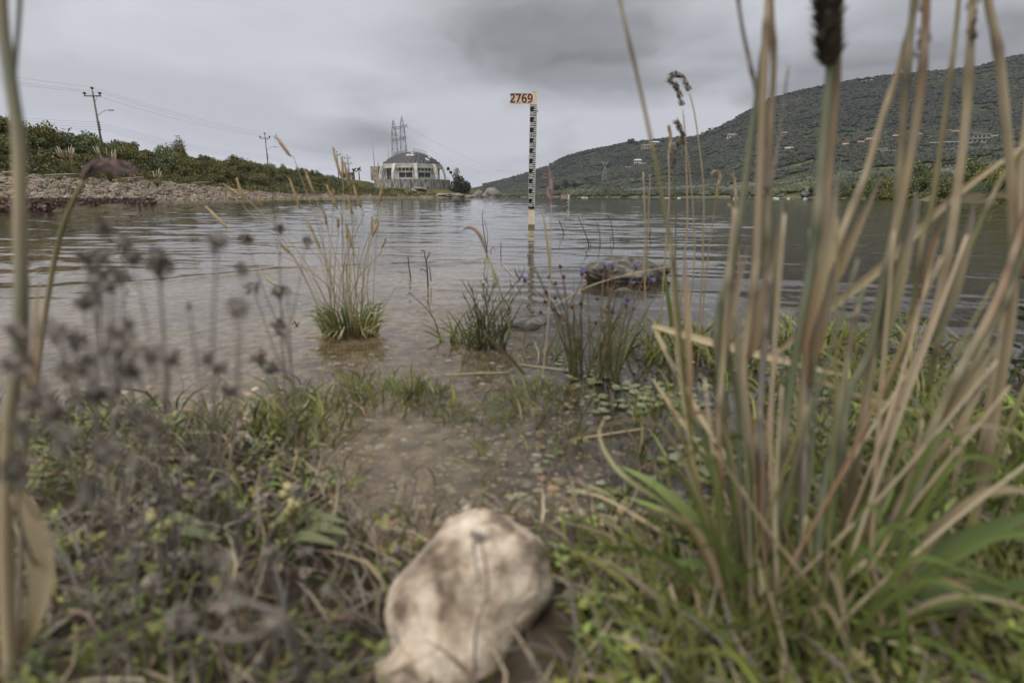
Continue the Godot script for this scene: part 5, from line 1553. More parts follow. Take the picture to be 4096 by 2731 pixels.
	spike(pg, [Vector3(0.067, 0.314, -1), Vector3(0.063, 0.325, -1), Vector3(0.063, 0.335, -1)], 0.0035, [Color(0.48, 0.35, 0.345)], 60, 0.005)
	part("plume", pg, M.foliage, pk)
	frond("leaf", pk, [Vector3(0.067, 0.182, -0.97), Vector3(0.062, 0.241, -0.984), Vector3(0.055, 0.285, -0.995), Vector3(0.049, 0.307, -1)], 0.0045, [OLIVE[2], STRAW[0]], Vector3(0.3, 0, 1))
	frond("leaf", pk, [Vector3(0.059, 0.034, -0.96), Vector3(0.085, 0.112, -0.934), Vector3(0.11, 0.176, -0.911), Vector3(0.119, 0.206, -0.9)], 0.004, STRAW, Vector3(0.3, 0, 1))
	var b := Vector3(0.029, 0, -0.893)
	var dr := thing("nodding_grass", "green grass stalk nodding over with a pink tip, left of the gauge", "grass stalk", b)
	stalk("stem", dr, [Vector3(0.033, -0.034, -0.86), Vector3(0.017, 0.034, -0.883), Vector3(-0.003, 0.103, -0.907), Vector3(-0.026, 0.187, -0.935), Vector3(-0.044, 0.229, -0.95)], [0.0016, 0.0011], [RUSTY[2], OLIVE[1], Color(0.16, 0.19, 0.07)], 6)
	var dg := Geo.new()
	spike(dg, [Vector3(-0.043, 0.227, -0.95), Vector3(-0.05, 0.249, -0.953), Vector3(-0.06, 0.265, -0.956), Vector3(-0.072, 0.271, -0.958), Vector3(-0.082, 0.267, -0.96)], 0.0034, [Color(0.22, 0.21, 0.1), Color(0.38, 0.25, 0.22), Color(0.27, 0.17, 0.14)], 70, 0.005)
	part("seed_head", dg, M.foliage, dr)
	frond("leaf", dr, [Vector3(-0.027, 0.183, -0.9), Vector3(-0.037, 0.217, -0.923), Vector3(-0.059, 0.217, -0.937), Vector3(-0.08, 0.205, -0.95)], 0.0045, [OLIVE[1], OLIVE[2]], Vector3(0, 0.6, 1))
	frond("leaf", dr, [Vector3(0.021, 0.035, -0.88), Vector3(-0.018, 0.089, -0.847), Vector3(-0.05, 0.127, -0.82)], 0.006, [OLIVE[0], Color(0.2, 0.14, 0.05)], Vector3(0, 0.6, 1))

func build_golden_tussock() -> void:
	var o := Vector3(-0.392, 0, -1.314)
	var root := thing("golden_tussock", "green grass tussock in the shallows with many golden ears on thin stalks", "grass tussock", o)
	var g := Geo.new()
	for i in 300:
		var a := rng.randf() * TAU
		var rad := sqrt(rng.randf()) * 0.048
		var f := o + Vector3(cos(a) * rad * 1.3, -0.02, sin(a) * rad)
		var out := Vector3(cos(a), 0, sin(a)) * (rad * 0.7 + rng.randf_range(0.0, 0.05) * rng.randf())
		var h := rng.randf_range(0.045, 0.115)
		var col: Array = [BLADE, BLADE, BLADE, OLIVE, STRAW][rng.randi() % 5]
		g.leaf(smooth_path([f, f + out * 0.35 + Vector3(0, h * 0.7, 0), f + out + Vector3(0, h * rng.randf_range(0.75, 1.0), 0)], 5), rng.randf_range(0.002, 0.0038), [jit(col[0], 0.2) * 1.2, jit(col[1], 0.25) * 1.35], Vector3(-sin(a), 0.2, cos(a)), 0.3)
	for i in 16:                                       # flattened blades afloat round the foot
		var a := rng.randf() * TAU
		var f := o + Vector3(cos(a) * 0.05, 0.004, sin(a) * 0.035)
		var e := o + Vector3(cos(a) * rng.randf_range(0.08, 0.17), 0.002, sin(a) * rng.randf_range(0.05, 0.1))
		g.leaf(smooth_path([f + Vector3(0, 0.02, 0), f.lerp(e, 0.5) + Vector3(0, 0.008, 0.006), e], 5), 0.003, [jit(STRAW[0], 0.3), jit(OLIVE[2], 0.3)], Vector3.UP, 0.2)
	var t := part("leaf_tuft", g, M.foliage, root)
	t.set_meta("kind", "stuff")
	var ears := [[Vector3(-0.504, 0.428, -1.34), Vector3(-0.49, 0.407, -1.34), Vector3(-0.518, 0.448, -1.34)], [Vector3(-0.484, 0.355, -1.34), Vector3(-0.475, 0.326, -1.34), Vector3(-0.493, 0.384, -1.34)], [Vector3(-0.504, 0.329, -1.34), Vector3(-0.495, 0.295, -1.34), Vector3(-0.513, 0.362, -1.34)], [Vector3(-0.403, 0.386, -1.34), Vector3(-0.404, 0.361, -1.34), Vector3(-0.402, 0.411, -1.34)], [Vector3(-0.393, 0.394, -1.34), Vector3(-0.386, 0.363, -1.34), Vector3(-0.399, 0.424, -1.34)], [Vector3(-0.375, 0.369, -1.34), Vector3(-0.371, 0.342, -1.34), Vector3(-0.379, 0.395, -1.34)], [Vector3(-0.404, 0.32, -1.34), Vector3(-0.394, 0.294, -1.34), Vector3(-0.414, 0.345, -1.34)], [Vector3(-0.428, 0.317, -1.34), Vector3(-0.43, 0.297, -1.34), Vector3(-0.426, 0.337, -1.34)], [Vector3(-0.366, 0.321, -1.34), Vector3(-0.359, 0.295, -1.34), Vector3(-0.372, 0.346, -1.34)], [Vector3(-0.308, 0.347, -1.34), Vector3(-0.302, 0.328, -1.34), Vector3(-0.315, 0.367, -1.34)], [Vector3(-0.294, 0.327, -1.34), Vector3(-0.299, 0.305, -1.34), Vector3(-0.29, 0.348, -1.34)], [Vector3(-0.608, 0.313, -1.34), Vector3(-0.6, 0.296, -1.34), Vector3(-0.616, 0.33, -1.34)], [Vector3(-0.456, 0.273, -1.34), Vector3(-0.453, 0.255, -1.34), Vector3(-0.459, 0.291, -1.34)], [Vector3(-0.483, 0.249, -1.34), Vector3(-0.478, 0.237, -1.34), Vector3(-0.488, 0.261, -1.34)], [Vector3(-0.417, 0.258, -1.34), Vector3(-0.418, 0.249, -1.34), Vector3(-0.417, 0.268, -1.34)], [Vector3(-0.461, 0.219, -1.34), Vector3(-0.456, 0.203, -1.34), Vector3(-0.466, 0.235, -1.34)], [Vector3(-0.384, 0.241, -1.34), Vector3(-0.385, 0.225, -1.34), Vector3(-0.383, 0.257, -1.34)], [Vector3(-0.395, 0.222, -1.34), Vector3(-0.393, 0.202, -1.34), Vector3(-0.398, 0.242, -1.34)], [Vector3(-0.34, 0.254, -1.34), Vector3(-0.341, 0.234, -1.34), Vector3(-0.338, 0.274, -1.34)], [Vector3(-0.328, 0.246, -1.34), Vector3(-0.335, 0.229, -1.34), Vector3(-0.321, 0.263, -1.34)], [Vector3(-0.303, 0.213, -1.34), Vector3(-0.308, 0.203, -1.34), Vector3(-0.298, 0.223, -1.34)], [Vector3(-0.526, 0.204, -1.34), Vector3(-0.517, 0.193, -1.34), Vector3(-0.536, 0.214, -1.34)], [Vector3(-0.613, 0.335, -1.34), Vector3(-0.607, 0.308, -1.34), Vector3(-0.619, 0.361, -1.34)], [Vector3(-0.663, 0.335, -1.34), Vector3(-0.641, 0.319, -1.34), Vector3(-0.685, 0.35, -1.34)], [Vector3(-0.679, 0.275, -1.34), Vector3(-0.657, 0.251, -1.34), Vector3(-0.7, 0.299, -1.34)], [Vector3(-0.37, 0.302, -1.34), Vector3(-0.366, 0.282, -1.34), Vector3(-0.374, 0.322, -1.34)], [Vector3(-0.58, 0.12, -1.34), Vector3(-0.564, 0.11, -1.34), Vector3(-0.596, 0.131, -1.34)]]
	for i in ears.size():
		var q: Array = ears[i]
		var back := Vector3(0, 0, rng.randf_range(-0.05, 0.05))
		var mid: Vector3 = q[0] + back
		var low: Vector3 = q[1] + back
		var high: Vector3 = q[2] + back
		var f := o + Vector3(rng.randf_range(-0.05, 0.05), 0, rng.randf_range(-0.04, 0.04))
		var along_ := (high - low).normalized()
		var s := stalk("stem", root, [f, f.lerp(low, 0.5) + Vector3((low.x - f.x) * -0.12, 0.02, 0), low - along_ * 0.02, low], [0.0011, 0.0006], [OLIVE[1], TAN[1], OLIVE[2]], 5, 14)
		var e := Geo.new()
		var pale := rng.randf()
		spike(e, [low, mid, high], rng.randf_range(0.0030, 0.0042), [Color(0.34, 0.23, 0.11).lerp(Color(0.5, 0.39, 0.21), pale), Color(0.5, 0.36, 0.18).lerp(Color(0.64, 0.52, 0.31), pale)], 90, 0.005)
		part("seed_head", e, M.foliage, s)
	for i in 18:
		var f := o + Vector3(rng.randf_range(-0.06, 0.06), 0, rng.randf_range(-0.04, 0.04))
		var e := f + Vector3(rng.randf_range(-0.14, 0.1), rng.randf_range(0.14, 0.3), rng.randf_range(-0.05, 0.05))
		stalk("dry_stem", root, [f, f.lerp(e, 0.5) + Vector3(0, 0.015, 0), e], [0.001, 0.0005], [TAN[1], jit(STRAW[0], 0.2)], 4, 8)

func build_flowers() -> void:
	# blue flowered marsh herb: two stools of stems
	var blue := Color(0.2, 0.19, 0.55)
	for half in 2:
		var o: Vector3 = [Vector3(0.128, 0, -0.983), Vector3(0.167, 0, -0.958)][half]
		var root := thing("flowering_herb", ["marsh herb with red brown buds and violet blue flowers, left of two stools", "marsh herb with red brown buds and violet blue flowers, right of two stools"][half], "herb", o, "blue flowered marsh herbs")
		var heads: Array = [[[Vector3(0.09, 0.194, -1.02), 0], [Vector3(0.061, 0.155, -1.02), 0], [Vector3(0.061, 0.131, -1.02), 0], [Vector3(0.079, 0.14, -1.02), 0], [Vector3(0.081, 0.164, -1.02), 0], [Vector3(0.023, 0.174, -1.02), 1], [Vector3(0.077, 0.12, -1.02), 1], [Vector3(0.129, 0.182, -1.02), 1], [Vector3(0.124, 0.134, -1.02), 0], [Vector3(0.098, 0.174, -1.02), 0], [Vector3(0.132, 0.162, -1.02), 0], [Vector3(0.11, 0.126, -1.02), 0], [Vector3(0.089, 0.105, -1.02), 0], [Vector3(0.139, 0.174, -1.02), 0], [Vector3(0.07, 0.174, -1.02), 0], [Vector3(0.054, 0.109, -1.02), 0]], [[Vector3(0.172, 0.194, -1.02), 1], [Vector3(0.18, 0.197, -1.02), 1], [Vector3(0.17, 0.177, -1.02), 0], [Vector3(0.193, 0.153, -1.02), 0], [Vector3(0.229, 0.193, -1.02), 1], [Vector3(0.256, 0.169, -1.02), 1], [Vector3(0.228, 0.158, -1.02), 1], [Vector3(0.211, 0.138, -1.02), 1], [Vector3(0.214, 0.122, -1.02), 1], [Vector3(0.188, 0.112, -1.02), 1], [Vector3(0.183, 0.119, -1.02), 0], [Vector3(0.181, 0.105, -1.02), 0], [Vector3(0.206, 0.098, -1.02), 0], [Vector3(0.228, 0.117, -1.02), 0], [Vector3(0.161, 0.134, -1.02), 0], [Vector3(0.244, 0.154, -1.02), 0], [Vector3(0.195, 0.174, -1.02), 0], [Vector3(0.154, 0.097, -1.02), 0]]][half]
		for q in heads:
			var e: Vector3 = q[0] + Vector3(0, 0, rng.randf_range(-0.04, 0.03))
			var f := o + Vector3(rng.randf_range(-0.022, 0.022), -0.03, rng.randf_range(-0.015, 0.015))
			var mid := f.lerp(e, 0.55) + Vector3((e.x - f.x) * -0.16, 0.02, 0)
			var s := stalk("stem", root, [f, mid, e], [0.0014, 0.0008], [Color(0.08, 0.085, 0.03), Color(0.12, 0.095, 0.045), Color(0.13, 0.065, 0.045)], 5, 10)
			var b := Geo.new()
			b.blob(e, Vector3(0.0036, 0.0042, 0.0036), 0.3, 0.1, 5, [Color(0.09, 0.025, 0.022), Color(0.13, 0.045, 0.035)], 5, 7)
			part("bud", b, M.foliage, s)
			if q[1] == 1:
				var fl := Geo.new()
				for k in 12:
					var a := TAU * k / 12.0
					var out := Vector3(cos(a), 0.5, sin(a)) * rng.randf_range(0.0045, 0.007)
					fl.leaf([e + Vector3(0, 0.003, 0), e + out * 0.6 + Vector3(0, 0.004, 0), e + out + Vector3(0, 0.003, 0)], 0.0034, [blue, blue * 1.3], Vector3(-sin(a), 0.2, cos(a)), 0.2, 0.7, 0.5)
				part("flower", fl, M.foliage, s)
		for i in 15:
			var f := o + Vector3(rng.randf_range(-0.03, 0.03), -0.03, rng.randf_range(-0.02, 0.02))
			var e := f + Vector3(rng.randf_range(-0.09, 0.09), rng.randf_range(0.08, 0.24), rng.randf_range(-0.04, 0.04))
			stalk("stem", root, [f, f.lerp(e, 0.5) + Vector3(0, 0.02, 0), e], [0.0015, 0.0007], [Color(0.08, 0.1, 0.03), Color(0.14, 0.115, 0.055)], 4, 6)
	# dark stemmed herb left of the blue flowers
	var o := Vector3(-0.058, 0, -1.184)
	var herb := thing("dark_marsh_herb", "dark green branching marsh herb standing in the water left of the blue flowers", "herb", o)
	for q in [Vector3(-0.109, 0.149, -1.2), Vector3(-0.088, 0.13, -1.2), Vector3(-0.064, 0.139, -1.2), Vector3(-0.053, 0.13, -1.2), Vector3(-0.034, 0.156, -1.2), Vector3(-0.015, 0.101, -1.2), Vector3(0.023, 0.158, -1.2), Vector3(0.004, 0.111, -1.2), Vector3(0.037, 0.149, -1.2), Vector3(-0.082, 0.101, -1.2), Vector3(-0.025, 0.087, -1.2), Vector3(-0.044, 0.091, -1.2), Vector3(-0.1, 0.057, -1.2), Vector3(-0.011, 0.057, -1.2), Vector3(-0.068, 0.072, -1.2), Vector3(-0.096, 0.101, -1.2)]:
		var e: Vector3 = q + Vector3(0, 0, rng.randf_range(-0.05, 0.04))
		var f := o + Vector3(rng.randf_range(-0.04, 0.04), -0.03, rng.randf_range(-0.02, 0.02))
		var s := stalk("stem", herb, [f, f.lerp(e, 0.5) + Vector3((e.x - f.x) * -0.1, 0.01, 0), e], [0.0019, 0.0009], [Color(0.05, 0.05, 0.022), Color(0.09, 0.09, 0.035)], 5, 8)
		var g := Geo.new()
		for k in 9:
			var p := f.lerp(e, rng.randf_range(0.25, 1.0))
			var a := rng.randf() * TAU
			g.leaf([p, p + Vector3(cos(a) * 0.008, 0.012, sin(a) * 0.006), p + Vector3(cos(a) * 0.012, 0.026, sin(a) * 0.01)], 0.003, [Color(0.07, 0.085, 0.03), Color(0.09, 0.1, 0.035)], Vector3(-sin(a), 0, cos(a)), 0.2)
		part("leaf_spray", g, M.foliage, s)
	var tuft := Geo.new()
	for i in 36:
		var a := rng.randf() * TAU
		var f := o + Vector3(rng.randf_range(-0.045, 0.045), -0.02, rng.randf_range(-0.02, 0.02))
		var e := f + Vector3(cos(a) * 0.05, rng.randf_range(0.04, 0.13), sin(a) * 0.03)
		tuft.leaf(smooth_path([f, f.lerp(e, 0.5) + Vector3(0, 0.02, 0), e], 4), 0.0034, [Color(0.04, 0.05, 0.018), jit(BLADE[0], 0.3)], Vector3(-sin(a), 0, cos(a)))
	part("leaf_tuft", tuft, M.foliage, herb)
	var df := Geo.new()
	var dp := Vector3(-0.064, 0.141, -1.2)
	for k in 9:
		var a := TAU * k / 9.0
		df.leaf([dp, dp + Vector3(cos(a) * 0.004, 0.002, sin(a) * 0.004), dp + Vector3(cos(a) * 0.007, 0.0, sin(a) * 0.007)], 0.003, [Color(0.7, 0.7, 0.66)], Vector3(-sin(a), 0.3, cos(a)))
	part("flower", df, M.foliage, herb)
	# leafy weed standing in the water at the edge of the picture
	var lo := Vector3(0.891, 0, -0.938)
	var weed := thing("leafy_waterside_weed", "dark leafy weed with reddish stems standing in the water behind the reeds", "weed", lo)
	for i in 22:
		var f := lo + Vector3(rng.randf_range(-0.1, 0.16), -0.03, rng.randf_range(-0.06, 0.1))
		var e := f + Vector3(rng.randf_range(-0.14, 0.1), rng.randf_range(0.06, 0.24), rng.randf_range(-0.05, 0.05))
		var s := stalk("stem", weed, [f, f.lerp(e, 0.5) + Vector3(0.02, 0.01, 0), e], [0.002, 0.001], [Color(0.05, 0.04, 0.025), Color(0.12, 0.05, 0.035)], 5, 8)
		var g := Geo.new()
		for k in 22:
			var p := f.lerp(e, rng.randf_range(0.1, 1.0))
			var a := rng.randf() * TAU
			var l := rng.randf_range(0.012, 0.03)
			g.leaf([p, p + Vector3(cos(a), 0.35, sin(a)) * l * 0.5, p + Vector3(cos(a), 0.1, sin(a)) * l], l * 0.34, [jit(Color(0.06, 0.07, 0.026), 0.4), jit(Color(0.08, 0.085, 0.03), 0.4)], Vector3(-sin(a), 0.5, cos(a)), 0.2, 0.45)
		part("leaf_spray", g, M.foliage, s)
	# single green shoot in the shallows before the dark rock
	var so := Vector3(0.351, 0, -1.173)
	var shoot := thing("green_shoot", "upright pair of bright green blades in the water right of the dark rock", "grass shoot", so)
	frond("blade", shoot, [Vector3(0.347, -0.003, -1.15), Vector3(0.337, 0.064, -1.15), Vector3(0.321, 0.138, -1.15), Vector3(0.315, 0.174, -1.15)], 0.011, [BLADE[0], BLADE[2]], Vector3(0.2, 0, 1), 0.3)
	frond("blade", shoot, [Vector3(0.351, -0.003, -1.15), Vector3(0.347, 0.064, -1.15), Vector3(0.337, 0.147, -1.15), Vector3(0.327, 0.201, -1.15)], 0.011, [BLADE[0], BLADE[2]], Vector3(-0.2, 0, 1), 0.3)

func twig(label: String, pts: Array, r: float, extra: Array) -> void:
	var root := thing("drowned_twig", label, "twig", Vector3(pts[0].x, 0, pts[0].z), "drowned twigs standing out of the water")
	pts[0] = Vector3(pts[0].x, -0.04, pts[0].z)
	r *= 0.55
	stalk("twig", root, pts, [r, r * 0.85, r * 1.1, r * 0.7, r * 0.5], [Color(0.035, 0.028, 0.024), Color(0.07, 0.055, 0.045)], 5, 10)
	for e in extra:
		stalk("side_twig", root, e, [r * 0.6, r * 0.35], [Color(0.045, 0.036, 0.03)], 4, 6)

func build_twigs() -> void:
	twig("tall bare forked twig standing in the water left of the gauge", [Vector3(-0.142, -0.012, -3.4), Vector3(-0.169, 0.095, -3.443), Vector3(-0.181, 0.197, -3.482), Vector3(-0.176, 0.243, -3.5)], 0.006, [[Vector3(-0.153, 0.007, -3.4), Vector3(-0.147, 0.096, -3.425), Vector3(-0.169, 0.185, -3.45)], [Vector3(-0.137, -0.006, -3.4), Vector3(-0.116, 0.025, -3.4), Vector3(-0.1, 0.009, -3.4)]])
	twig("short straight dark twig beside the tall forked twig", [Vector3(-0.067, -0.01, -3.3), Vector3(-0.064, 0.066, -3.3)], 0.006, [])
	twig("dark knobbly dead stem with side buds rising from the water left of the herb", [Vector3(-0.319, 0.02, -2.1), Vector3(-0.324, 0.067, -2.123), Vector3(-0.332, 0.098, -2.138), Vector3(-0.336, 0.122, -2.15)], 0.006, [[Vector3(-0.32, 0.045, -2.1), Vector3(-0.338, 0.057, -2.1), Vector3(-0.348, 0.05, -2.1)], [Vector3(-0.323, 0.089, -2.1), Vector3(-0.311, 0.11, -2.1), Vector3(-0.309, 0.122, -2.1)], [Vector3(-0.307, 0.012, -2.1), Vector3(-0.309, 0.045, -2.1), Vector3(-0.311, 0.066, -2.1)], [Vector3(-0.33, 0.12, -2.12), Vector3(-0.341, 0.125, -2.12), Vector3(-0.345, 0.123, -2.12)]])
	twig("thin dark stem with one dry flower head left of the knobbly dead stem", [Vector3(-0.417, 0.017, -2.3), Vector3(-0.426, 0.055, -2.3), Vector3(-0.427, 0.085, -2.3)], 0.005, [])
	twig("short dark twig pair in the water right of the gauge", [Vector3(0.467, 0.021, -4.9), Vector3(0.428, 0.073, -4.9), Vector3(0.404, 0.128, -4.9), Vector3(0.416, 0.091, -4.9)], 0.006, [[Vector3(0.416, 0.088, -4.9), Vector3(0.404, 0.132, -4.9)], [Vector3(0.464, 0.128, -4.9), Vector3(0.463, 0.161, -4.9)]])
	twig("long slanting bare twig right of the gauge", [Vector3(0.518, -0.007, -3.7), Vector3(0.494, 0.061, -3.732), Vector3(0.467, 0.13, -3.765), Vector3(0.435, 0.202, -3.8)], 0.007, [[Vector3(0.527, -0.013, -3.7), Vector3(0.502, 0.05, -3.7)]])
	twig("upright slightly curved twig behind the dark rock", [Vector3(0.596, -0.001, -3.8), Vector3(0.597, 0.068, -3.845), Vector3(0.584, 0.153, -3.9)], 0.006, [])
	twig("hooked thin twig with drooping tip behind the dark rock", [Vector3(0.708, -0.001, -3.9), Vector3(0.699, 0.092, -3.941), Vector3(0.686, 0.164, -3.974), Vector3(0.663, 0.196, -3.991), Vector3(0.647, 0.184, -4)], 0.005, [[Vector3(0.68, 0.005, -3.9), Vector3(0.684, 0.065, -3.9)]])
	twig("forked twig leaning left of the thin reeds, furthest right of the twigs", [Vector3(1.001, -0.012, -4), Vector3(0.988, 0.039, -4.05), Vector3(0.969, 0.089, -4.1)], 0.006, [[Vector3(0.976, 0.043, -4), Vector3(0.975, 0.118, -4)], [Vector3(0.966, 0.058, -4), Vector3(0.928, 0.082, -4)]])
	twig("long thin stem leaning out of the water towards the green tussock", [Vector3(-0.159, 0.013, -1.24), Vector3(-0.177, 0.039, -1.258), Vector3(-0.204, 0.071, -1.281), Vector3(-0.234, 0.093, -1.3)], 0.003, [[Vector3(-0.234, 0.093, -1.3), Vector3(-0.24, 0.102, -1.3), Vector3(-0.248, 0.095, -1.3)], [Vector3(-0.187, 0.054, -1.26), Vector3(-0.195, 0.075, -1.289), Vector3(-0.199, 0.083, -1.3)]])
	twig("bent leaf stalk poking from the water left of the tussock", [Vector3(-0.551, -0.006, -1.4), Vector3(-0.558, 0.008, -1.4), Vector3(-0.565, 0.001, -1.4)], 0.004, [[Vector3(-0.554, 0.001, -1.4), Vector3(-0.546, 0.01, -1.4)]])
	# straws and pale sticks afloat
	for q in [[Vector3(-0.487, 0, -1.27), Vector3(-0.404, 0, -1.3), "pale straw afloat in front of the golden tussock"], [Vector3(-0.126, 0, -0.983), Vector3(-0.005, 0, -0.999), "long pale straw afloat in front of the dark herb"], [Vector3(-0.056, 0, -2.775), Vector3(0.016, 0, -2.242), "pale straw afloat left of the gauge's reflection"], [Vector3(0.012, 0, -1.05), Vector3(0.102, 0, -1.01), "thin straw afloat between the two marsh herbs"], [Vector3(0.085, 0, -0.7), Vector3(0.189, 0, -0.737), "straw afloat among the floating leaf rosettes"]]:
		var g := Geo.new()
		g.tube(smooth_path([q[0] + Vector3(0, 0.001, 0), (q[0] + q[1]) * 0.5 + Vector3(0, 0.003, 0.004), q[1] + Vector3(0, 0.001, 0)], 8), [0.0014, 0.0012], STRAW, 5)
		solo("floating_straw", g, M.foliage, q[2], "straw", q[0], "straws afloat")

# ---------------------------------------------------------------- stones
func lump_stone(o: Vector3, radii: Vector3, turn: float, lumps: Array, amp: float, freq: float, seed_: int, rings := 40, segs := 56, balls := []) -> Geo:
	var g := Geo.new()
	var nz := FastNoiseLite.new()
	nz.seed = seed_
	nz.frequency = freq
	nz.fractal_octaves = 5
	nz.fractal_gain = 0.5
	var b := Basis(Vector3.UP, turn)
	for i in rings + 1:
		for j in segs:
			var th := PI * i / rings
			var ph := TAU * j / segs
			var d := Vector3(sin(th) * cos(ph), cos(th), sin(th) * sin(ph))
			if i == 0 or i == rings:
				d = Vector3(0, cos(th), 0)
			var k := 1.0 + amp * nz.get_noise_3dv(d * 10.0)
			for l in lumps:
				var a: float = d.angle_to((l[0] as Vector3).normalized()) / l[2]
				k += l[1] * exp(-a * a)
			if balls:                                  # a stone of several rounded masses grown together
				var sum := 0.0
				for q in balls:
					var c: Vector3 = q[0] - o
					var along_ := c.dot(d)
					var inside: float = q[1] * q[1] - c.length_squared() + along_ * along_
					var reach := along_ + sqrt(maxf(inside, 0.0)) if inside > 0.0 else 0.012
					sum += exp(maxf(reach, 0.0) * 130.0)
				k = log(sum) / 130.0 - 0.009
				k *= 1.0 + 0.10 * nz.get_noise_3dv(d * 12.0) + 0.03 * nz.get_noise_3dv(d * 40.0)
			g.at(o + b * (d * radii * k), Color.WHITE)
	for i in rings:
		for j in segs:
			var a := i * segs + j
			var e := i * segs + (j + 1) % segs
			g.tri(a, e, a + segs)
			g.tri(e, e + segs, a + segs)
	return g

func three_tone(seed_: int, freq: float, cols: Array, offs: Array) -> NoiseTexture2D:
	var t := speckle(seed_, freq, cols[0], cols[1], 5, 512)
	var gr := Gradient.new()
	gr.colors = PackedColorArray(cols)
	gr.offsets = PackedFloat32Array(offs)
	t.color_ramp = gr
	return t

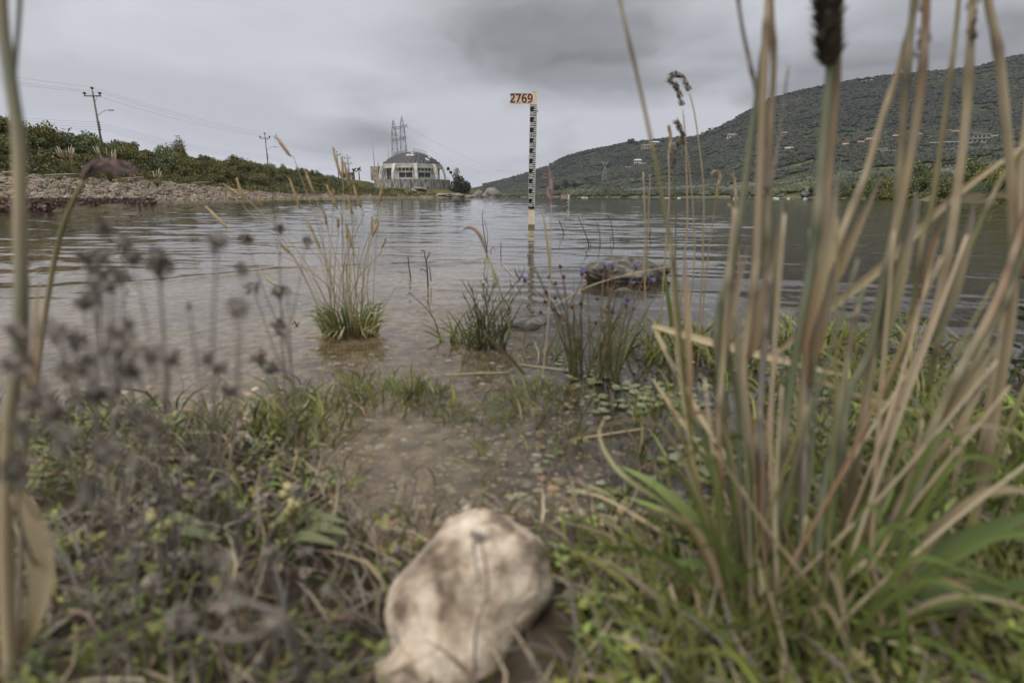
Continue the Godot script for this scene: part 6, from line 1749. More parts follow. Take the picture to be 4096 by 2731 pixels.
func build_near_stones() -> void:
	var m := mat("limestone", 0.92)
	m.vertex_color_use_as_albedo = false
	surface(m, three_tone(51, 0.009, [Color(0.35, 0.3, 0.25), Color(0.58, 0.52, 0.445), Color(0.77, 0.705, 0.625), Color(0.87, 0.825, 0.765)], [0.22, 0.37, 0.52, 0.85]), relief(52, 0.035, 6, 512, 8.0), 5.0, true, 0.9)
	var balls := [[Vector3(-0.024, 0.044, -0.378), 0.048], [Vector3(-0.054, 0.026, -0.347), 0.046], [Vector3(-0.044, 0.012, -0.318), 0.045], [Vector3(-0.004, 0.035, -0.367), 0.040], [Vector3(-0.029, 0.03, -0.352), 0.047]]
	var o: Vector3 = (balls[0][0] + balls[1][0]) * 0.5 + Vector3(0, -0.004, 0)
	var g := lump_stone(o, Vector3.ONE, 0.0, [], 0.0, 0.1, 5, 72, 100, balls)
	solo("pale_stone", g, m, "large pale limestone with brown blotches lying on the shore, nearest of all stones", "stone", o - Vector3(0, 0.02, 0))
	var lo := ground(-0.068, 0.292, 0.004)
	var lg := lump_stone(lo, Vector3(0.017, 0.012, 0.02), 0.4, [], 0.4, 0.09, 15, 20, 26)
	solo("tan_stone", lg, m, "small tan stone at the lower left foot of the large pale limestone", "stone", lo)
	var dm := mat("dark_rock", 0.8)
	dm.vertex_color_use_as_albedo = false
	surface(dm, three_tone(53, 0.014, [Color(0.21, 0.208, 0.2), Color(0.3, 0.293, 0.28), Color(0.4, 0.38, 0.35), Color(0.54, 0.49, 0.43)], [0.25, 0.45, 0.62, 0.82]), relief(54, 0.03, 5, 512, 6.0), 3.0, true, 0.7)
	var ro := Vector3(0.466, 0, -2.242)
	var rg := lump_stone(ro + Vector3(0, 0.02, 0), Vector3(0.17, 0.06, 0.12), 0.1, [[Vector3(-0.6, 0.7, 0), 0.14, 0.5], [Vector3(0.6, 0.8, 0.2), -0.2, 0.4], [Vector3(1, 0.25, 0.1), 0.08, 0.4], [Vector3(-1, 0, 0.4), 0.06, 0.5], [Vector3(-0.1, 0.6, -0.6), 0.12, 0.5]], 0.3, 0.09, 9)
	solo("dark_rock", rg, dm, "rough dark grey rock standing out of the water behind the blue flowers", "rock", ro)
	var so := Vector3(0.392, 0, -1.941)
	var sg := lump_stone(so, Vector3(0.028, 0.012, 0.02), 0.0, [], 0.4, 0.1, 12, 14, 18)
	solo("small_dark_stone", sg, dm, "small dark stone just breaking the water in front of the dark rock", "stone", so)
	var mo := Vector3(0.033, 0, -1.409)
	var mg := lump_stone(mo + Vector3(0, -0.006, 0), Vector3(0.06, 0.022, 0.045), 0.2, [], 0.4, 0.09, 13, 20, 26)
	solo("muddy_stone", mg, dm, "half drowned muddy pale stone beside the dark marsh herb", "stone", mo)
	# pebbles on the bed, the larger ones singly
	var shapes := []
	for i in 5:
		var pg := Geo.new()
		pg.blob(Vector3.ZERO, Vector3(1, 0.5 + 0.08 * i, 0.8), 0.35, 0.07, 80 + i, [Color(0.9, 0.9, 0.9), Color(1, 1, 1)], 7, 11)
		shapes.append(pg.mesh())
	var tones := [Color(0.36, 0.285, 0.18), Color(0.29, 0.185, 0.11), Color(0.3, 0.26, 0.19), Color(0.42, 0.36, 0.26), Color(0.2, 0.17, 0.12), Color(0.34, 0.24, 0.135)]
	var mats := []
	for c in tones:
		var pm := StandardMaterial3D.new()
		pm.resource_name = "pebble"
		pm.albedo_color = c.linear_to_srgb()
		pm.roughness = 0.7
		mats.append(pm)
	var big := [[0.030, 0.616, 0.0087, 0, "behind the pale limestone"], [0.036, 0.596, 0.0079, 1, "behind the pale limestone"], [0.032, 0.659, 0.0073, 3, "behind the pale limestone"], [-0.027, 0.667, 0.0062, 2, "behind the pale limestone"], [0.008, 0.632, 0.0047, 5, "behind the pale limestone"], [0.047, 0.572, 0.0088, 1, "behind the pale limestone"], [0.029, 0.567, 0.0060, 5, "behind the pale limestone"], [-0.004, 0.699, 0.0058, 0, "behind the pale limestone"], [-0.043, 0.616, 0.0052, 5, "behind the pale limestone"], [-0.058, 0.576, 0.0044, 4, "behind the pale limestone"], [0.014, 0.558, 0.0048, 0, "behind the pale limestone"], [-0.013, 0.596, 0.0040, 2, "behind the pale limestone"], [-0.442, 0.907, 0.0087, 3, "among the dead flower heads"], [-0.516, 0.951, 0.0084, 0, "among the dead flower heads"], [-0.457, 1.038, 0.0078, 3, "around the golden tussock"], [-0.452, 1.141, 0.0084, 5, "around the golden tussock"], [-0.513, 1.012, 0.0068, 2, "among the dead flower heads"], [-0.526, 0.897, 0.0081, 3, "among the dead flower heads"], [-0.547, 0.867, 0.0089, 0, "among the dead flower heads"], [-0.467, 1.265, 0.0091, 3, "around the golden tussock"], [-0.392, 1.157, 0.0073, 0, "around the golden tussock"], [-0.344, 1.227, 0.0087, 5, "around the golden tussock"], [-0.283, 1.265, 0.0077, 2, "around the golden tussock"], [-0.572, 1.347, 0.0086, 3, "around the golden tussock"], [-0.195, 1.811, 0.0091, 2, "around the golden tussock"], [-0.127, 1.576, 0.0080, 0, "around the golden tussock"], [-0.221, 1.441, 0.0074, 3, "around the golden tussock"], [-0.152, 1.125, 0.0068, 5, "around the golden tussock"], [-0.283, 1.095, 0.0068, 4, "around the golden tussock"], [-0.629, 0.918, 0.0086, 5, "among the dead flower heads"], [-0.654, 0.886, 0.0095, 3, "among the dead flower heads"], [-0.140, 0.661, 0.0062, 0, "left of the pale limestone"], [-0.114, 0.699, 0.0058, 2, "left of the pale limestone"], [-0.079, 0.649, 0.0061, 5, "behind the pale limestone"]]
	var desc := ["sandy brown", "reddish brown", "grey brown", "pale buff", "dark brown", "orange brown"]
	for i in big.size():
		var q: Array = big[i]
		var at := ground(q[0], q[1], 0.001)
		var r: float = q[2]
		var ob := MeshInstance3D.new()
		ob.name = numbered("pebble")
		ob.mesh = shapes[i % 5]
		ob.material_override = mats[q[3]]
		add_child(ob)
		ob.transform = Transform3D(Basis(Vector3.UP, rng.randf() * TAU).scaled(Vector3(r, r * 0.8, r)), at)
		tag(ob, "%s pebble under clear shallow water %s" % [desc[q[3]], q[4]], "pebble", "larger pebbles in the shallows")
	for k in 4:
		var xf := []
		var cols := []
		for i in 1500:
			var d := 0.5 + 2.2 * pow(rng.randf(), 1.6)
			var u := rng.randf_range(-0.95, 0.45) * d
			if u > 0.12 and rng.randf() < 0.7:
				continue
			if edge_of_water(u) - d > 0.06:
				continue
			var r := 0.0018 + 0.0065 * pow(rng.randf(), 3.5)
			xf.append(Transform3D(Basis(Vector3.UP, rng.randf() * TAU).scaled(Vector3(r, r * 0.8, r)), ground(u, d)))
			cols.append(jit(tones[rng.randi() % 6], 0.25))
		many("gravel", shapes[k], M.bed, xf, cols, "small mixed pebbles on the bed of the clear shallows", "gravel")

# ---------------------------------------------------------------- dead flower heads and ground cover
func dry_head(parent: Node3D, o: Vector3, r: float, n := 26) -> void:
	var g := Geo.new()
	g.blob(o, Vector3.ONE * r * 0.55, 0.5, 0.1, 7, [MAUVE[0], MAUVE[1]], 6, 8)
	for i in n:
		var d := Vector3(rng.randfn(), rng.randfn() + 0.3, rng.randfn()).normalized()
		var b := any_turn()
		var e := o + d * r * rng.randf_range(0.8, 1.25)
		g.leaf([o + d * r * 0.35, o + d * r * 0.8 + b.x * r * 0.15, e + b.x * r * 0.35], r * 0.5, [jit(MAUVE[rng.randi() % 3], 0.3), jit(MAUVE[1], 0.3)], b.y, 0.5, 0.5, 0.3)
	part("dry_flower_head", g, M.foliage, parent)

func dry_weed(label: String, foot: Vector3, heads: Array, r := 0.0009) -> void:
	var root := thing("dead_flower_stalk", label, "dead flower stalk", foot, "dead grey brown flower stalks on the near shore")
	var first: Vector3 = heads[0][0]
	if first.z < -0.22:
		foot = ground(first.x * 1.03 + rng.randf_range(-0.015, 0.015), -first.z + rng.randf_range(-0.03, 0.01), -0.005)
		root.position = foot
	var stem := [foot, foot.lerp(first, 0.35) + Vector3(rng.randf_range(-0.01, 0.01), 0.01, 0), foot.lerp(first, 0.7) + Vector3(rng.randf_range(-0.01, 0.01), 0, 0), first]
	stalk("stem", root, stem, [r, r * 0.6], [MAUVE[2], MAUVE[0], MAUVE[1]], 6, 14)
	dry_head(root, first, heads[0][1])
	for i in range(1, heads.size()):
		var e: Vector3 = heads[i][0]
		var q := clampf((e.y - foot.y) / maxf(first.y - foot.y, 0.01) - 0.3, 0.15, 0.8)
		var a := foot.lerp(first, q)
		var s := stalk("side_stem", root, [a, a.lerp(e, 0.5) + Vector3(0, -0.006, 0), e], [r * 0.7, r * 0.45], [MAUVE[0], MAUVE[1]], 5, 8)
		dry_head(s, e, heads[i][1])

func build_dead_flowers() -> void:
	dry_weed("dead flower stalk with large round head standing highest in the middle", Vector3(-0.27, 0.011, -0.5), [[Vector3(-0.136, 0.3, -0.26), 0.0053], [Vector3(-0.138, 0.284, -0.285), 0.0039], [Vector3(-0.125, 0.271, -0.248), 0.0050]])
	dry_weed("dead flower stalk with small heads just left of the golden ears", Vector3(-0.263, 0.048, -0.66), [[Vector3(-0.197, 0.295, -0.48), 0.0050], [Vector3(-0.219, 0.286, -0.464), 0.0058], [Vector3(-0.206, 0.249, -0.44), 0.0061], [Vector3(-0.181, 0.282, -0.496), 0.0054]])
	dry_weed("straight dead stalk with whorled heads in front of the pebbly shallows", Vector3(-0.257, -0.026, -0.56), [[Vector3(-0.183, 0.247, -0.432), 0.0065], [Vector3(-0.186, 0.22, -0.432), 0.0065], [Vector3(-0.197, 0.199, -0.416), 0.0072], [Vector3(-0.192, 0.187, -0.424), 0.0065], [Vector3(-0.179, 0.247, -0.44), 0.0036]])
	dry_weed("dead flower stalk with a dark pointed double head", Vector3(-0.303, 0.049, -0.46), [[Vector3(-0.173, 0.286, -0.273), 0.0064], [Vector3(-0.173, 0.292, -0.273), 0.0045], [Vector3(-0.193, 0.29, -0.285), 0.0045]])
	dry_weed("dead flower stalk with a flat dark open head near the left edge", Vector3(-0.348, 0.082, -0.44), [[Vector3(-0.203, 0.271, -0.26), 0.0048], [Vector3(-0.198, 0.273, -0.26), 0.0048], [Vector3(-0.197, 0.28, -0.26), 0.0045], [Vector3(-0.198, 0.284, -0.267), 0.0045]])
	dry_weed("tall dead flower stalk reaching the waterweed's reflection", Vector3(-0.363, 0.059, -0.5), [[Vector3(-0.214, 0.305, -0.298), 0.0048], [Vector3(-0.2, 0.296, -0.291), 0.0050], [Vector3(-0.209, 0.278, -0.298), 0.0045], [Vector3(-0.213, 0.28, -0.298), 0.0039]])
	dry_weed("dead flower stalk with paired heads near the left edge", Vector3(-0.368, 0.089, -0.46), [[Vector3(-0.208, 0.291, -0.273), 0.0045], [Vector3(-0.201, 0.291, -0.273), 0.0045], [Vector3(-0.203, 0.276, -0.279), 0.0034]])
	dry_weed("low dead flower stalk with big clustered brown heads", Vector3(-0.293, 0.096, -0.4), [[Vector3(-0.17, 0.263, -0.236), 0.0062], [Vector3(-0.168, 0.257, -0.229), 0.0067], [Vector3(-0.159, 0.253, -0.236), 0.0053], [Vector3(-0.159, 0.247, -0.248), 0.0045], [Vector3(-0.171, 0.246, -0.236), 0.0050]])
	dry_weed("thin dead stalk with a bare narrow tip", Vector3(-0.292, 0.06, -0.48), [[Vector3(-0.168, 0.265, -0.285), 0.0020], [Vector3(-0.163, 0.237, -0.285), 0.0039], [Vector3(-0.161, 0.229, -0.291), 0.0045], [Vector3(-0.153, 0.218, -0.285), 0.0056]])
	dry_weed("dead flower stalk crowded with heads beside the blurred tan stalk", Vector3(-0.313, 0.09, -0.36), [[Vector3(-0.183, 0.268, -0.217), 0.0050], [Vector3(-0.181, 0.262, -0.223), 0.0050], [Vector3(-0.192, 0.267, -0.211), 0.0050], [Vector3(-0.196, 0.256, -0.211), 0.0056], [Vector3(-0.182, 0.25, -0.217), 0.0050]])
	dry_weed("low dead flower stalk with spreading heads behind the clovers", Vector3(-0.308, 0.07, -0.38), [[Vector3(-0.179, 0.251, -0.223), 0.0050], [Vector3(-0.182, 0.236, -0.229), 0.0056], [Vector3(-0.193, 0.241, -0.211), 0.0056], [Vector3(-0.186, 0.235, -0.211), 0.0062], [Vector3(-0.181, 0.22, -0.248), 0.0050], [Vector3(-0.181, 0.207, -0.26), 0.0056]])
	dry_weed("lowest tangle of dead flower heads at the left edge", Vector3(-0.289, 0.066, -0.3), [[Vector3(-0.175, 0.239, -0.186), 0.0056], [Vector3(-0.167, 0.232, -0.192), 0.0056], [Vector3(-0.163, 0.221, -0.205), 0.0056], [Vector3(-0.171, 0.229, -0.174), 0.0056], [Vector3(-0.162, 0.212, -0.192), 0.0050], [Vector3(-0.166, 0.204, -0.223), 0.0050]])
	dry_weed("very near blurred dead flower head bending over the left foreground", Vector3(-0.098, 0.104, -0.21), [[Vector3(-0.123, 0.175, -0.2), 0.0067], [Vector3(-0.137, 0.154, -0.19), 0.0054], [Vector3(-0.115, 0.159, -0.19), 0.0054], [Vector3(-0.101, 0.146, -0.195), 0.0045]], 0.0022)
	dry_weed("thin dark dead stalk leaning over the pale limestone", Vector3(-0.062, 0.055, -0.27), [[Vector3(-0.019, 0.117, -0.3), 0.0040], [Vector3(-0.024, 0.12, -0.3), 0.0027]], 0.0011)
	dry_weed("dead flower stalk with violet grey heads beside the pale limestone", Vector3(-0.091, 0.026, -0.33), [[Vector3(-0.084, 0.067, -0.36), 0.0045], [Vector3(-0.093, 0.057, -0.36), 0.0045], [Vector3(-0.09, 0.046, -0.36), 0.0045]], 0.001)
	for i in 24:
		var d := rng.randf_range(0.27, 0.5)
		var p := Vector3(d * rng.randf_range(-0.78, -0.42), height(-0.6 * d, d) + rng.randf_range(0.02, 0.10), -d)
		dry_weed("grey dead flower stalk lost in the tangle on the near left shore", ground(p.x, d), [[p, rng.randf_range(0.004, 0.008)], [p + Vector3(rng.randf_range(-0.03, 0.03), rng.randf_range(-0.03, 0.01), 0.01), rng.randf_range(0.003, 0.006)]], 0.0008)
	# the tall blurred stalk at the edge, and the nodding purple grass beside it
	var a := Vector3(-0.299, 0.043, -0.27)
	var tall := thing("tall_tan_stalk", "tall blurred tan stalk with a papery husk along the left edge", "reed", a)
	stalk("stem", tall, [Vector3(-0.289, 0.041, -0.26), Vector3(-0.28, 0.122, -0.267), Vector3(-0.268, 0.197, -0.274), Vector3(-0.259, 0.233, -0.278), Vector3(-0.252, 0.266, -0.281), Vector3(-0.247, 0.31, -0.286), Vector3(-0.243, 0.345, -0.29), Vector3(-0.243, 0.376, -0.293), Vector3(-0.244, 0.399, -0.296), Vector3(-0.242, 0.43, -0.3)], [0.0034, 0.0026], [TAN[2], TAN[1], GREENISH[2], TAN[2], GREENISH[2], TAN[1]], 8, 24)
	stalk("stem", tall, [Vector3(-0.309, 0.019, -0.28), Vector3(-0.285, 0.137, -0.287), Vector3(-0.27, 0.215, -0.292), Vector3(-0.262, 0.264, -0.296), Vector3(-0.256, 0.314, -0.3), Vector3(-0.254, 0.363, -0.304), Vector3(-0.245, 0.406, -0.308), Vector3(-0.24, 0.43, -0.31)], [0.0016, 0.0010], [MAUVE[1], TAN[1], MAUVE[0], GREENISH[1]], 6, 24)
	frond("husk", tall, [Vector3(-0.266, 0.166, -0.27), Vector3(-0.26, 0.142, -0.27), Vector3(-0.265, 0.109, -0.27), Vector3(-0.279, 0.077, -0.27), Vector3(-0.287, 0.061, -0.27)], 0.014, [STRAW[0], TAN[2], TAN[0]], Vector3(0.2, 0.2, 1), 0.3)
	frond("leaf", tall, [Vector3(-0.277, 0.199, -0.3), Vector3(-0.274, 0.231, -0.308), Vector3(-0.274, 0.262, -0.317), Vector3(-0.272, 0.274, -0.32)], 0.004, [RUSTY[1], TAN[1]], Vector3(0.2, 0.2, 1))
	var b := Vector3(-0.457, 0.123, -0.5)
	var nod := thing("purple_plumed_grass", "grass stalk with a nodding purplish plume before the stony bank", "grass stalk", b)
	stalk("stem", nod, [Vector3(-0.426, 0.131, -0.46), Vector3(-0.416, 0.184, -0.47), Vector3(-0.407, 0.229, -0.479), Vector3(-0.395, 0.277, -0.488), Vector3(-0.383, 0.31, -0.495), Vector3(-0.37, 0.333, -0.5)], [0.0026, 0.0018], [BLADE[0], RUSTY[2], OLIVE[1], OLIVE[2]], 7)
	var pg := Geo.new()
	for q in [[Vector3(-0.372, 0.332, -0.5), Vector3(-0.363, 0.342, -0.5), Vector3(-0.345, 0.346, -0.5), Vector3(-0.328, 0.34, -0.5)], [Vector3(-0.371, 0.333, -0.5), Vector3(-0.359, 0.344, -0.5), Vector3(-0.34, 0.349, -0.5), Vector3(-0.33, 0.347, -0.5)], [Vector3(-0.37, 0.335, -0.5), Vector3(-0.357, 0.347, -0.496), Vector3(-0.344, 0.35, -0.493), Vector3(-0.33, 0.344, -0.49)], [Vector3(-0.372, 0.332, -0.5), Vector3(-0.368, 0.344, -0.503), Vector3(-0.359, 0.347, -0.506), Vector3(-0.349, 0.34, -0.51)], [Vector3(-0.37, 0.335, -0.5), Vector3(-0.357, 0.342, -0.5), Vector3(-0.342, 0.342, -0.5), Vector3(-0.325, 0.342, -0.5)]]:
		spike(pg, q, 0.0018, [Color(0.22, 0.155, 0.15), Color(0.36, 0.27, 0.265)], 150, 0.007)
	part("plume", pg, M.foliage, nod)
	# white clovers and other small flowers
	for q in [[Vector3(-0.315, 0.046, -0.6), 0.0105, 1, "white clover flower, round and freshest, among the grass on the near shore"], [Vector3(-0.318, 0.068, -0.61), 0.0105, 0, "withered white clover flower just above the fresh round one"], [Vector3(-0.207, 0.017, -0.55), 0.007, 0, "small pinkish clover flower by the water's edge"], [Vector3(-0.147, 0.01, -0.44), 0.007, 1, "small cream clover flower left of the pale limestone"], [Vector3(-0.164, 0.033, -0.38), 0.005, 0, "tiny pale clover flower low in the weeds"], [Vector3(-0.179, 0.046, -0.37), 0.004, 0, "tiny white clover flower beside the blurred dead head"], [Vector3(-0.423, 0.097, -0.56), 0.007, 1, "small white clover flower behind the dead flower heads"]]:
		var c: Vector3 = q[0]
		var root := thing("clover_flower", q[3], "flower", Vector3(c.x, height(c.x, -c.z), c.z), "clover flowers on the near shore")
		stalk("stem", root, [root.position, root.position.lerp(c, 0.6) + Vector3(0.004, 0, 0), c], [0.0012, 0.0009], [BLADE[0], BLADE[1]], 5, 6)
		var g := Geo.new()
		for i in 46:
			var d := Vector3(rng.randfn(), rng.randfn() * 0.8 + (0.25 if q[2] else -0.5), rng.randfn()).normalized()
			var s := d.cross(Vector3(rng.randfn(), rng.randfn(), rng.randfn())).normalized()
			g.leaf([c + d * q[1] * 0.15, c + d * q[1] * 0.7 + Vector3(0, q[1] * 0.12, 0), c + d * q[1]], q[1] * 0.36, [Color(0.5, 0.42, 0.3), Color(0.78, 0.74, 0.66)] if q[2] else [Color(0.36, 0.27, 0.16), Color(0.62, 0.53, 0.43)], s, 0.3, 0.6, 0.4)
		part("flower", g, M.foliage, root)
	for q in [[Vector3(-0.204, 0.058, -0.46), 1], [Vector3(-0.194, 0.052, -0.44), 1], [Vector3(-0.304, 0.06, -0.42), 1], [Vector3(-0.282, 0.059, -0.4), 1], [Vector3(-0.198, 0.054, -0.42), 0]]:
		var c: Vector3 = q[0]
		var root := thing("cudweed", ["pale yellow woolly cudweed spike, upper one of the pair by the broad leaf", "pale yellow woolly cudweed spike, lower one of the pair by the broad leaf", "yellowish cudweed head among the dead stalks, upper one", "yellowish cudweed head among the dead stalks, lower one", "round green bud above a broad leaf"][taken.get("cudweed", -1) + 1], "herb", Vector3(c.x, height(c.x, -c.z), c.z), "cudweeds on the near shore")
		stalk("stem", root, [root.position, root.position.lerp(c, 0.6), c], [0.002, 0.0015], [BLADE[0], OLIVE[2]], 5, 5)
		var g := Geo.new()
		for k in 7:
			g.blob(c + Vector3(rng.randf_range(-0.005, 0.005), rng.randf_range(-0.007, 0.007), rng.randf_range(-0.004, 0.004)), Vector3.ONE * rng.randf_range(0.003, 0.005), 0.4, 0.1, k, [Color(0.34, 0.31, 0.12), Color(0.5, 0.45, 0.26)] if q[1] == 1 else [Color(0.16, 0.17, 0.07), Color(0.2, 0.21, 0.08)], 5, 7)
		part("flower_head", g, M.foliage, root)
		frond("leaf", root, [root.position, root.position + Vector3(0.02, 0.03, 0.01), root.position + Vector3(0.055, 0.03, 0.02)], 0.014, [Color(0.1, 0.12, 0.05), Color(0.15, 0.17, 0.07)], Vector3(0, 1, 0.3))

func blade_mesh(h: float, bend: float, w: float) -> ArrayMesh:
	var g := Geo.new()
	g.leaf(smooth_path([Vector3.ZERO, Vector3(bend * 0.25, h * 0.6, 0), Vector3(bend, h, 0)], 4), w, [Color(0.8, 0.8, 0.8), Color(1, 1, 1)], Vector3(0, 0.2, 1), 0.3)
	return g.mesh()

func build_cover() -> void:
	var blades := [blade_mesh(1.0, 0.15, 0.055), blade_mesh(1.0, 0.5, 0.05), blade_mesh(0.8, 0.8, 0.06)]
	var trefoil := Geo.new()
	for k in 3:
		var a := TAU * k / 3.0
		var d := Vector3(cos(a), 0.25, sin(a))
		trefoil.leaf([Vector3.ZERO, d * 0.5, d], 0.75, [Color(0.85, 0.85, 0.85), Color(1, 1, 1)], Vector3(-sin(a), 0, cos(a)).cross(d), 0.15, 0.65, 0.5, 0.25)
	var tm := trefoil.mesh()
	var small := Geo.new()
	for k in 5:
		var a := rng.randf() * TAU
		var d := Vector3(cos(a), 0.5, sin(a))
		small.leaf([Vector3(0, k * 0.25, 0), Vector3(0, k * 0.25, 0) + d * 0.5, Vector3(0, k * 0.25 - 0.05, 0) + d], 0.4, [Color(0.85, 0.85, 0.85), Color(1, 1, 1)], Vector3(-sin(a), 0, cos(a)).cross(d), 0.2, 0.5, 0.2, 0.3)
	var sm := small.mesh()
	var greens := [Color(0.17, 0.22, 0.045), Color(0.24, 0.29, 0.066), Color(0.13, 0.165, 0.04), Color(0.27, 0.265, 0.075), Color(0.2, 0.205, 0.055)]
	var drys := [Color(0.27, 0.22, 0.15), Color(0.16, 0.135, 0.1), Color(0.36, 0.3, 0.2), Color(0.18, 0.16, 0.135), Color(0.2, 0.135, 0.09), Color(0.11, 0.095, 0.08)]
	var sets := [[], [], [], [], []]
	var tints := [[], [], [], [], []]
	# land beside the camera: clover, small herbs, grass and dead bits
	for i in 17000:
		var d := rng.randf_range(0.16, 0.9)
		var u := rng.randf_range(-0.62, 0.62) * (d + 0.15) * 1.25
		if i > 9000:                                   # and on along the bank to either side
			d = rng.randf_range(0.05, 1.0)
			u = signf(u) * rng.randf_range(0.3, 1.6)
		var q := edge_of_water(u) - d
		if q < -0.05 and rng.randf() < 0.97:
			continue
		if Vector2((u + 0.021) / 0.065, (d - 0.352) / 0.095).length() < 1.0:
			continue
		var patch := noise.get_noise_2d(u * 140.0, d * 140.0)
		var o := ground(u, d, -0.001)
		var k := rng.randi() % 10
		var lush := 0.05 + 0.42 * smoothstep(-0.15, 0.25, patch) + 0.3 * smoothstep(0.0, 0.25, u)
		if k < 3 and rng.randf() < lush:
			var s := rng.randf_range(0.004, 0.009)
			sets[3].append(Transform3D(any_turn().slerp(Basis(Vector3.UP, rng.randf() * TAU), 0.65).orthonormalized().scaled(Vector3.ONE * s), o + Vector3(0, rng.randf_range(0.004, 0.026), 0)))
			tints[3].append(jit(greens[rng.randi() % 5], 0.3))
		elif k < 6 and rng.randf() < lush + 0.1:
			var s := rng.randf_range(0.006, 0.013)
			sets[4].append(Transform3D(Basis(Vector3.UP, rng.randf() * TAU).rotated(Vector3(rng.randfn(), 0, rng.randfn()).normalized(), rng.randf_range(0, 0.6)).scaled(Vector3.ONE * s), o))
			tints[4].append(jit(greens[rng.randi() % 5], 0.3))
		else:
			var b := rng.randi() % 3
			var s := rng.randf_range(0.02, 0.06)
			var dry: bool = rng.randf() < 0.8 - 0.45 * smoothstep(-0.1, 0.2, u)
			if rng.randf() < 0.35 and u < 0.0:
				continue
			var tilt := rng.randf_range(0.0, 0.5) if not dry else rng.randf_range(0.5, 1.5)
			sets[b].append(Transform3D(Basis(Vector3.UP, rng.randf() * TAU) * Basis(Vector3.RIGHT, tilt) * Basis().scaled(Vector3(s, s, s)), o + Vector3(0, 0.006 if dry else 0.0, 0)))
			tints[b].append(jit(drys[rng.randi() % 6] if dry else greens[rng.randi() % 5], 0.25))
	for i in 1700:                                     # longer grass round the foot of the reeds
		var d := rng.randf_range(0.26, 0.56)
		var u := rng.randf_range(0.03, 0.75) * (d + 0.2)
		if noise.get_noise_2d(u * 130.0 + 40.0, d * 130.0) < -0.05 or u < 0.10 and d < 0.46:
			continue
		var s := rng.randf_range(0.03, 0.085)
		var b := rng.randi() % 3
		sets[b].append(Transform3D(Basis(Vector3.UP, rng.randf() * TAU) * Basis(Vector3.RIGHT, rng.randf_range(0.1, 1.1)) * Basis().scaled(Vector3(s, s, s * 0.8)), ground(u, d, -0.004)))
		tints[b].append(jit((greens[rng.randi() % 5] as Color) * 0.72 if rng.randf() < 0.7 else drys[rng.randi() % 3], 0.3))
	# grass mats standing in the shallows
	var mats := [[-0.05, 0.66, 0.22, 0.14, 150, 0.035], [0.1, 0.72, 0.2, 0.16, 150, 0.035], [-0.155, 0.90, 0.20, 0.07, 560, 0.044], [-0.02, 0.86, 0.14, 0.07, 300, 0.042], [-0.30, 0.84, 0.07, 0.05, 110, 0.045], [-0.26, 0.72, 0.06, 0.05, 130, 0.055], [-0.07, 0.78, 0.10, 0.05, 160, 0.035], [0.62, 1.12, 0.26, 0.16, 800, 0.10], [0.40, 1.16, 0.16, 0.10, 260, 0.09], [0.62, 0.80, 0.24, 0.14, 600, 0.08], [0.36, 0.62, 0.16, 0.1, 460, 0.07], [0.55, 0.55, 0.16, 0.1, 420, 0.075], [0.24, 0.78, 0.2, 0.1, 160, 0.05], [-0.38, 0.72, 0.14, 0.05, 260, 0.05], [-0.5, 0.72, 0.16, 0.06, 240, 0.05], [-0.13, 1.25, 0.03, 0.03, 24, 0.1], [-0.02, 1.22, 0.05, 0.03, 30, 0.09], [0.08, 1.1, 0.06, 0.05, 50, 0.06], [0.75, 0.62, 0.2, 0.12, 420, 0.09]]
	for q in mats:
		for i in q[4]:
			var a := rng.randf() * TAU
			var r := pow(rng.randf(), 0.75) * 1.3
			var u: float = q[0] + cos(a) * r * q[2]
			var d: float = q[1] + sin(a) * r * q[3]
			if noise.get_noise_2d(u * 220.0, d * 260.0) < -0.12:
				continue
			var s: float = q[5] * rng.randf_range(0.5, 1.25)
			var b := rng.randi() % 3
			var o := ground(u, d)
			o.y = minf(o.y, 0.0) - 0.004
			sets[b].append(Transform3D(Basis(Vector3.UP, rng.randf() * TAU) * Basis(Vector3.RIGHT, rng.randf_range(-0.1, 0.7)) * Basis().scaled(Vector3(s, s, s * 0.9)), o))
			tints[b].append(jit(greens[rng.randi() % 5] if rng.randf() < 0.8 else drys[rng.randi() % 3], 0.3))
	var names := ["short_grass", "bent_grass", "matted_grass", "clover_leaves", "creeping_herb"]
	var texts := ["short upright grass on the near shore and in the shallows", "bent grass blades on the near shore and in the shallows", "matted green and dead grass on the near shore", "small three part clover leaves on the near shore", "small leaved creeping herb on the near shore"]
	for k in 5:
		many(names[k], [blades[0], blades[1], blades[2], tm, sm][k], M.foliage, sets[k], tints[k], texts[k], "grass" if k < 3 else "ground cover")
	# pale rosettes afloat among the marsh herbs
	var ros := Geo.new()
	for k in 9:
		var a := TAU * (k + rng.randf() * 0.6) / 9.0
		var d := Vector3(cos(a), rng.randf_range(0.0, 0.18), sin(a)) * rng.randf_range(0.6, 1.1)
		ros.leaf([Vector3(0, 0.04, 0), d * 0.55 + Vector3(0, 0.05, 0), d], 0.62, [Color(0.8, 0.85, 0.8), Color(1, 1, 1)], Vector3(-sin(a), 0, cos(a)).cross(d), 0.12, 0.65, 0.5, 0.4)
	var xf := []
	var cols := []
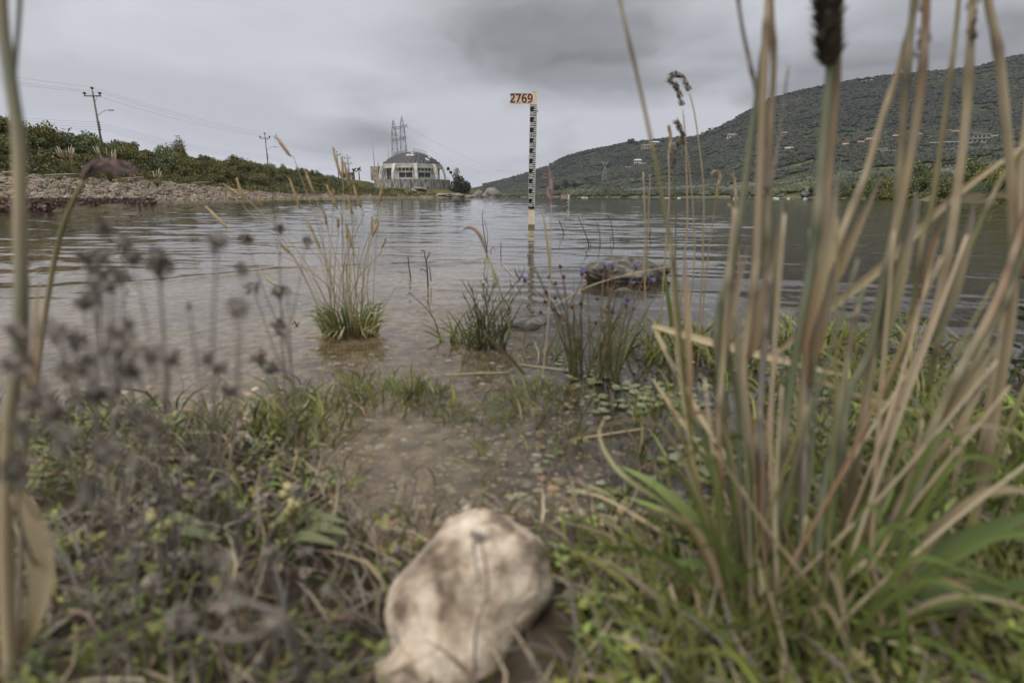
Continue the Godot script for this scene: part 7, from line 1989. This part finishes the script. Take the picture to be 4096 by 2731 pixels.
	for i in 2600:
		var d := rng.randf_range(0.5, 1.25)
		var u := rng.randf_range(-0.02, 0.62) * (0.6 + 0.5 * d)
		var dens := smoothstep(0.02, 0.2, u) * smoothstep(1.3, 0.95, d) * smoothstep(-0.15, 0.2, noise.get_noise_2d(u * 150.0, d * 170.0))
		if rng.randf() > dens * 0.62 or edge_of_water(u) > d:
			continue
		var s := rng.randf_range(0.004, 0.0095)
		xf.append(Transform3D(Basis(Vector3.UP, rng.randf() * TAU).scaled(Vector3(s, s, s)), Vector3(u, 0.0018, -d)))
		cols.append(jit([Color(0.2, 0.235, 0.14), Color(0.16, 0.195, 0.1), Color(0.24, 0.265, 0.18), Color(0.17, 0.18, 0.07)][rng.randi() % 4], 0.2))
	many("floating_rosettes", ros.mesh(), M.rosette, xf, cols, "pale green leaf rosettes afloat around the blue flowered herbs", "water plants")
	# bits of dead leaf and foam afloat near the edge
	var bit := Geo.new()
	bit.leaf([Vector3(-1, 0, 0), Vector3(0, 0.12, 0.1), Vector3(1, 0, 0)], 0.7, [Color(1, 1, 1)], Vector3.UP, 0.2, 0.5, 0.2)
	xf = []
	cols = []
	for i in 420:
		var d := 0.5 + 1.3 * pow(rng.randf(), 1.5)
		var u := rng.randf_range(-0.75, 0.6) * d
		if edge_of_water(u) > d - 0.02 or noise.get_noise_2d(u * 90.0, d * 60.0) < 0.02:
			continue
		var s := rng.randf_range(0.0015, 0.005)
		xf.append(Transform3D(Basis(Vector3.UP, rng.randf() * TAU).scaled(Vector3(s, s, s)), Vector3(u, 0.0016, -d)))
		cols.append(jit([Color(0.34, 0.28, 0.17), Color(0.16, 0.12, 0.07), Color(0.45, 0.42, 0.33), Color(0.14, 0.16, 0.05)][rng.randi() % 4], 0.2))
	many("floating_litter", bit.mesh(), M.foliage, xf, cols, "small bits of dead leaf afloat along the water's edge", "litter")

func _ready() -> void:
	var cam := Camera3D.new()
	cam.name = "camera"
	cam.position = Vector3(0, 0.32, 0)
	cam.rotation_degrees = Vector3(-14.54, 0, 0)
	var lens := CameraAttributesPhysical.new()
	lens.frustum_focal_length = 28.55
	lens.frustum_focus_distance = 9.0
	lens.frustum_near = 0.02
	lens.frustum_far = 9000.0
	lens.exposure_aperture = 6.4
	cam.attributes = lens
	cam.fov = 62.98
	cam.near = 0.02
	cam.far = 9000.0
	add_child(cam)
	cam.current = true
	var env := Environment.new()
	env.background_mode = Environment.BG_SKY
	var pano := PanoramaSkyMaterial.new()
	pano.panorama = sky_texture()
	env.sky = Sky.new()
	env.sky.sky_material = pano
	env.tonemap_mode = Environment.TONE_MAPPER_LINEAR
	env.tonemap_exposure = 1.22
	env.sdfgi_enabled = true
	env.ssao_enabled = true
	env.ssil_enabled = true
	env.fog_enabled = true
	env.fog_density = 0.00007
	env.fog_light_color = Color(0.72, 0.76, 0.84)
	var we := WorldEnvironment.new()
	we.name = "environment"
	we.environment = env
	add_child(we)
	var sun := DirectionalLight3D.new()
	sun.name = "sun"
	sun.light_color = Color(1.0, 0.97, 0.93)
	sun.light_energy = 0.5
	sun.light_angular_distance = 30.0
	sun.shadow_enabled = true
	sun.rotation_degrees = Vector3(-62, -30, 0)
	add_child(sun)

	rng.seed = 7
	noise.seed = 3
	noise.frequency = 0.02
	noise.fractal_octaves = 3
	rough_noise.seed = 8
	rough_noise.frequency = 0.02
	rough_noise.fractal_octaves = 2
	mat("foliage", 0.6, Color(0.25, 0.28, 0.12))
	mat("bark", 0.9)
	mat("stone", 0.95)
	surface(M.stone, speckle(33, 0.02, Color(0.6, 0.58, 0.56), Color(1, 1, 1), 5, 512), relief(34, 0.03), 1.1)
	mat("concrete", 0.85)
	surface(M.concrete, speckle(35, 0.006, Color(0.8, 0.79, 0.77), Color(1, 1, 1), 5, 512), null, 0.11)
	mat("stained", 0.9)
	surface(M.stained, speckle(36, 0.012, Color(0.5, 0.49, 0.48), Color(1, 1, 1), 5, 512), relief(37, 0.03), 0.1)
	M.stained.uv1_scale = Vector3(0.22, 0.035, 0.22)
	mat("roofing", 0.55)
	mat("metal", 0.5)
	mat("paint", 0.45)
	mat("pale", 0.9)
	M.pale.albedo_color = Color(0.55, 0.53, 0.5).linear_to_srgb()
	mat("pane", 0.12)
	mat("bed", 0.7)
	mat("rosette", 0.35, Color(0.15, 0.15, 0.08))
	mat("ink_white", 0.5)
	M.ink_white.vertex_color_use_as_albedo = false
	M.ink_white.albedo_color = Color(0.68, 0.68, 0.66).linear_to_srgb()
	mat("ink_red", 0.7)
	M.ink_red.vertex_color_use_as_albedo = false
	M.ink_red.albedo_color = Color(0.17, 0.022, 0.02).linear_to_srgb()
	mat("enamel", 0.3)
	mat("cream_paint", 0.6)
	surface(M.cream_paint, three_tone(57, 0.011, [Color(0.6, 0.4, 0.24), Color(0.86, 0.8, 0.66), Color(0.89, 0.84, 0.72), Color(0.91, 0.88, 0.78)], [0.08, 0.22, 0.45, 0.8]), null, 3.0)
	mat("rusty_board", 0.8)
	surface(M.rusty_board, three_tone(62, 0.014, [Color(0.4, 0.2, 0.11), Color(0.62, 0.42, 0.3), Color(0.85, 0.79, 0.68), Color(0.89, 0.86, 0.78)], [0.1, 0.24, 0.32, 0.7]), null, 5.0)
	build_land()
	build_water()
	build_stones()
	build_bank_plants()
	build_woods()
	build_pump_house()
	build_power()
	build_houses()
	build_gauge(Vector3(0.207, 0, -6.075), 0.215, 1.335, "2769", "tall white gauge post with black metre scale and red number 2769 on its board", 0.012)
	build_gauge(Vector3(1.778, 0, -18.144), -0.75, 0.38, "2768", "distant short gauge post numbered 2768 almost drowned in the lake", 0.0)
	build_near_stones()
	build_reeds()
	build_thin_reeds()
	build_golden_tussock()
	build_flowers()
	build_twigs()
	build_dead_flowers()
	build_cover()
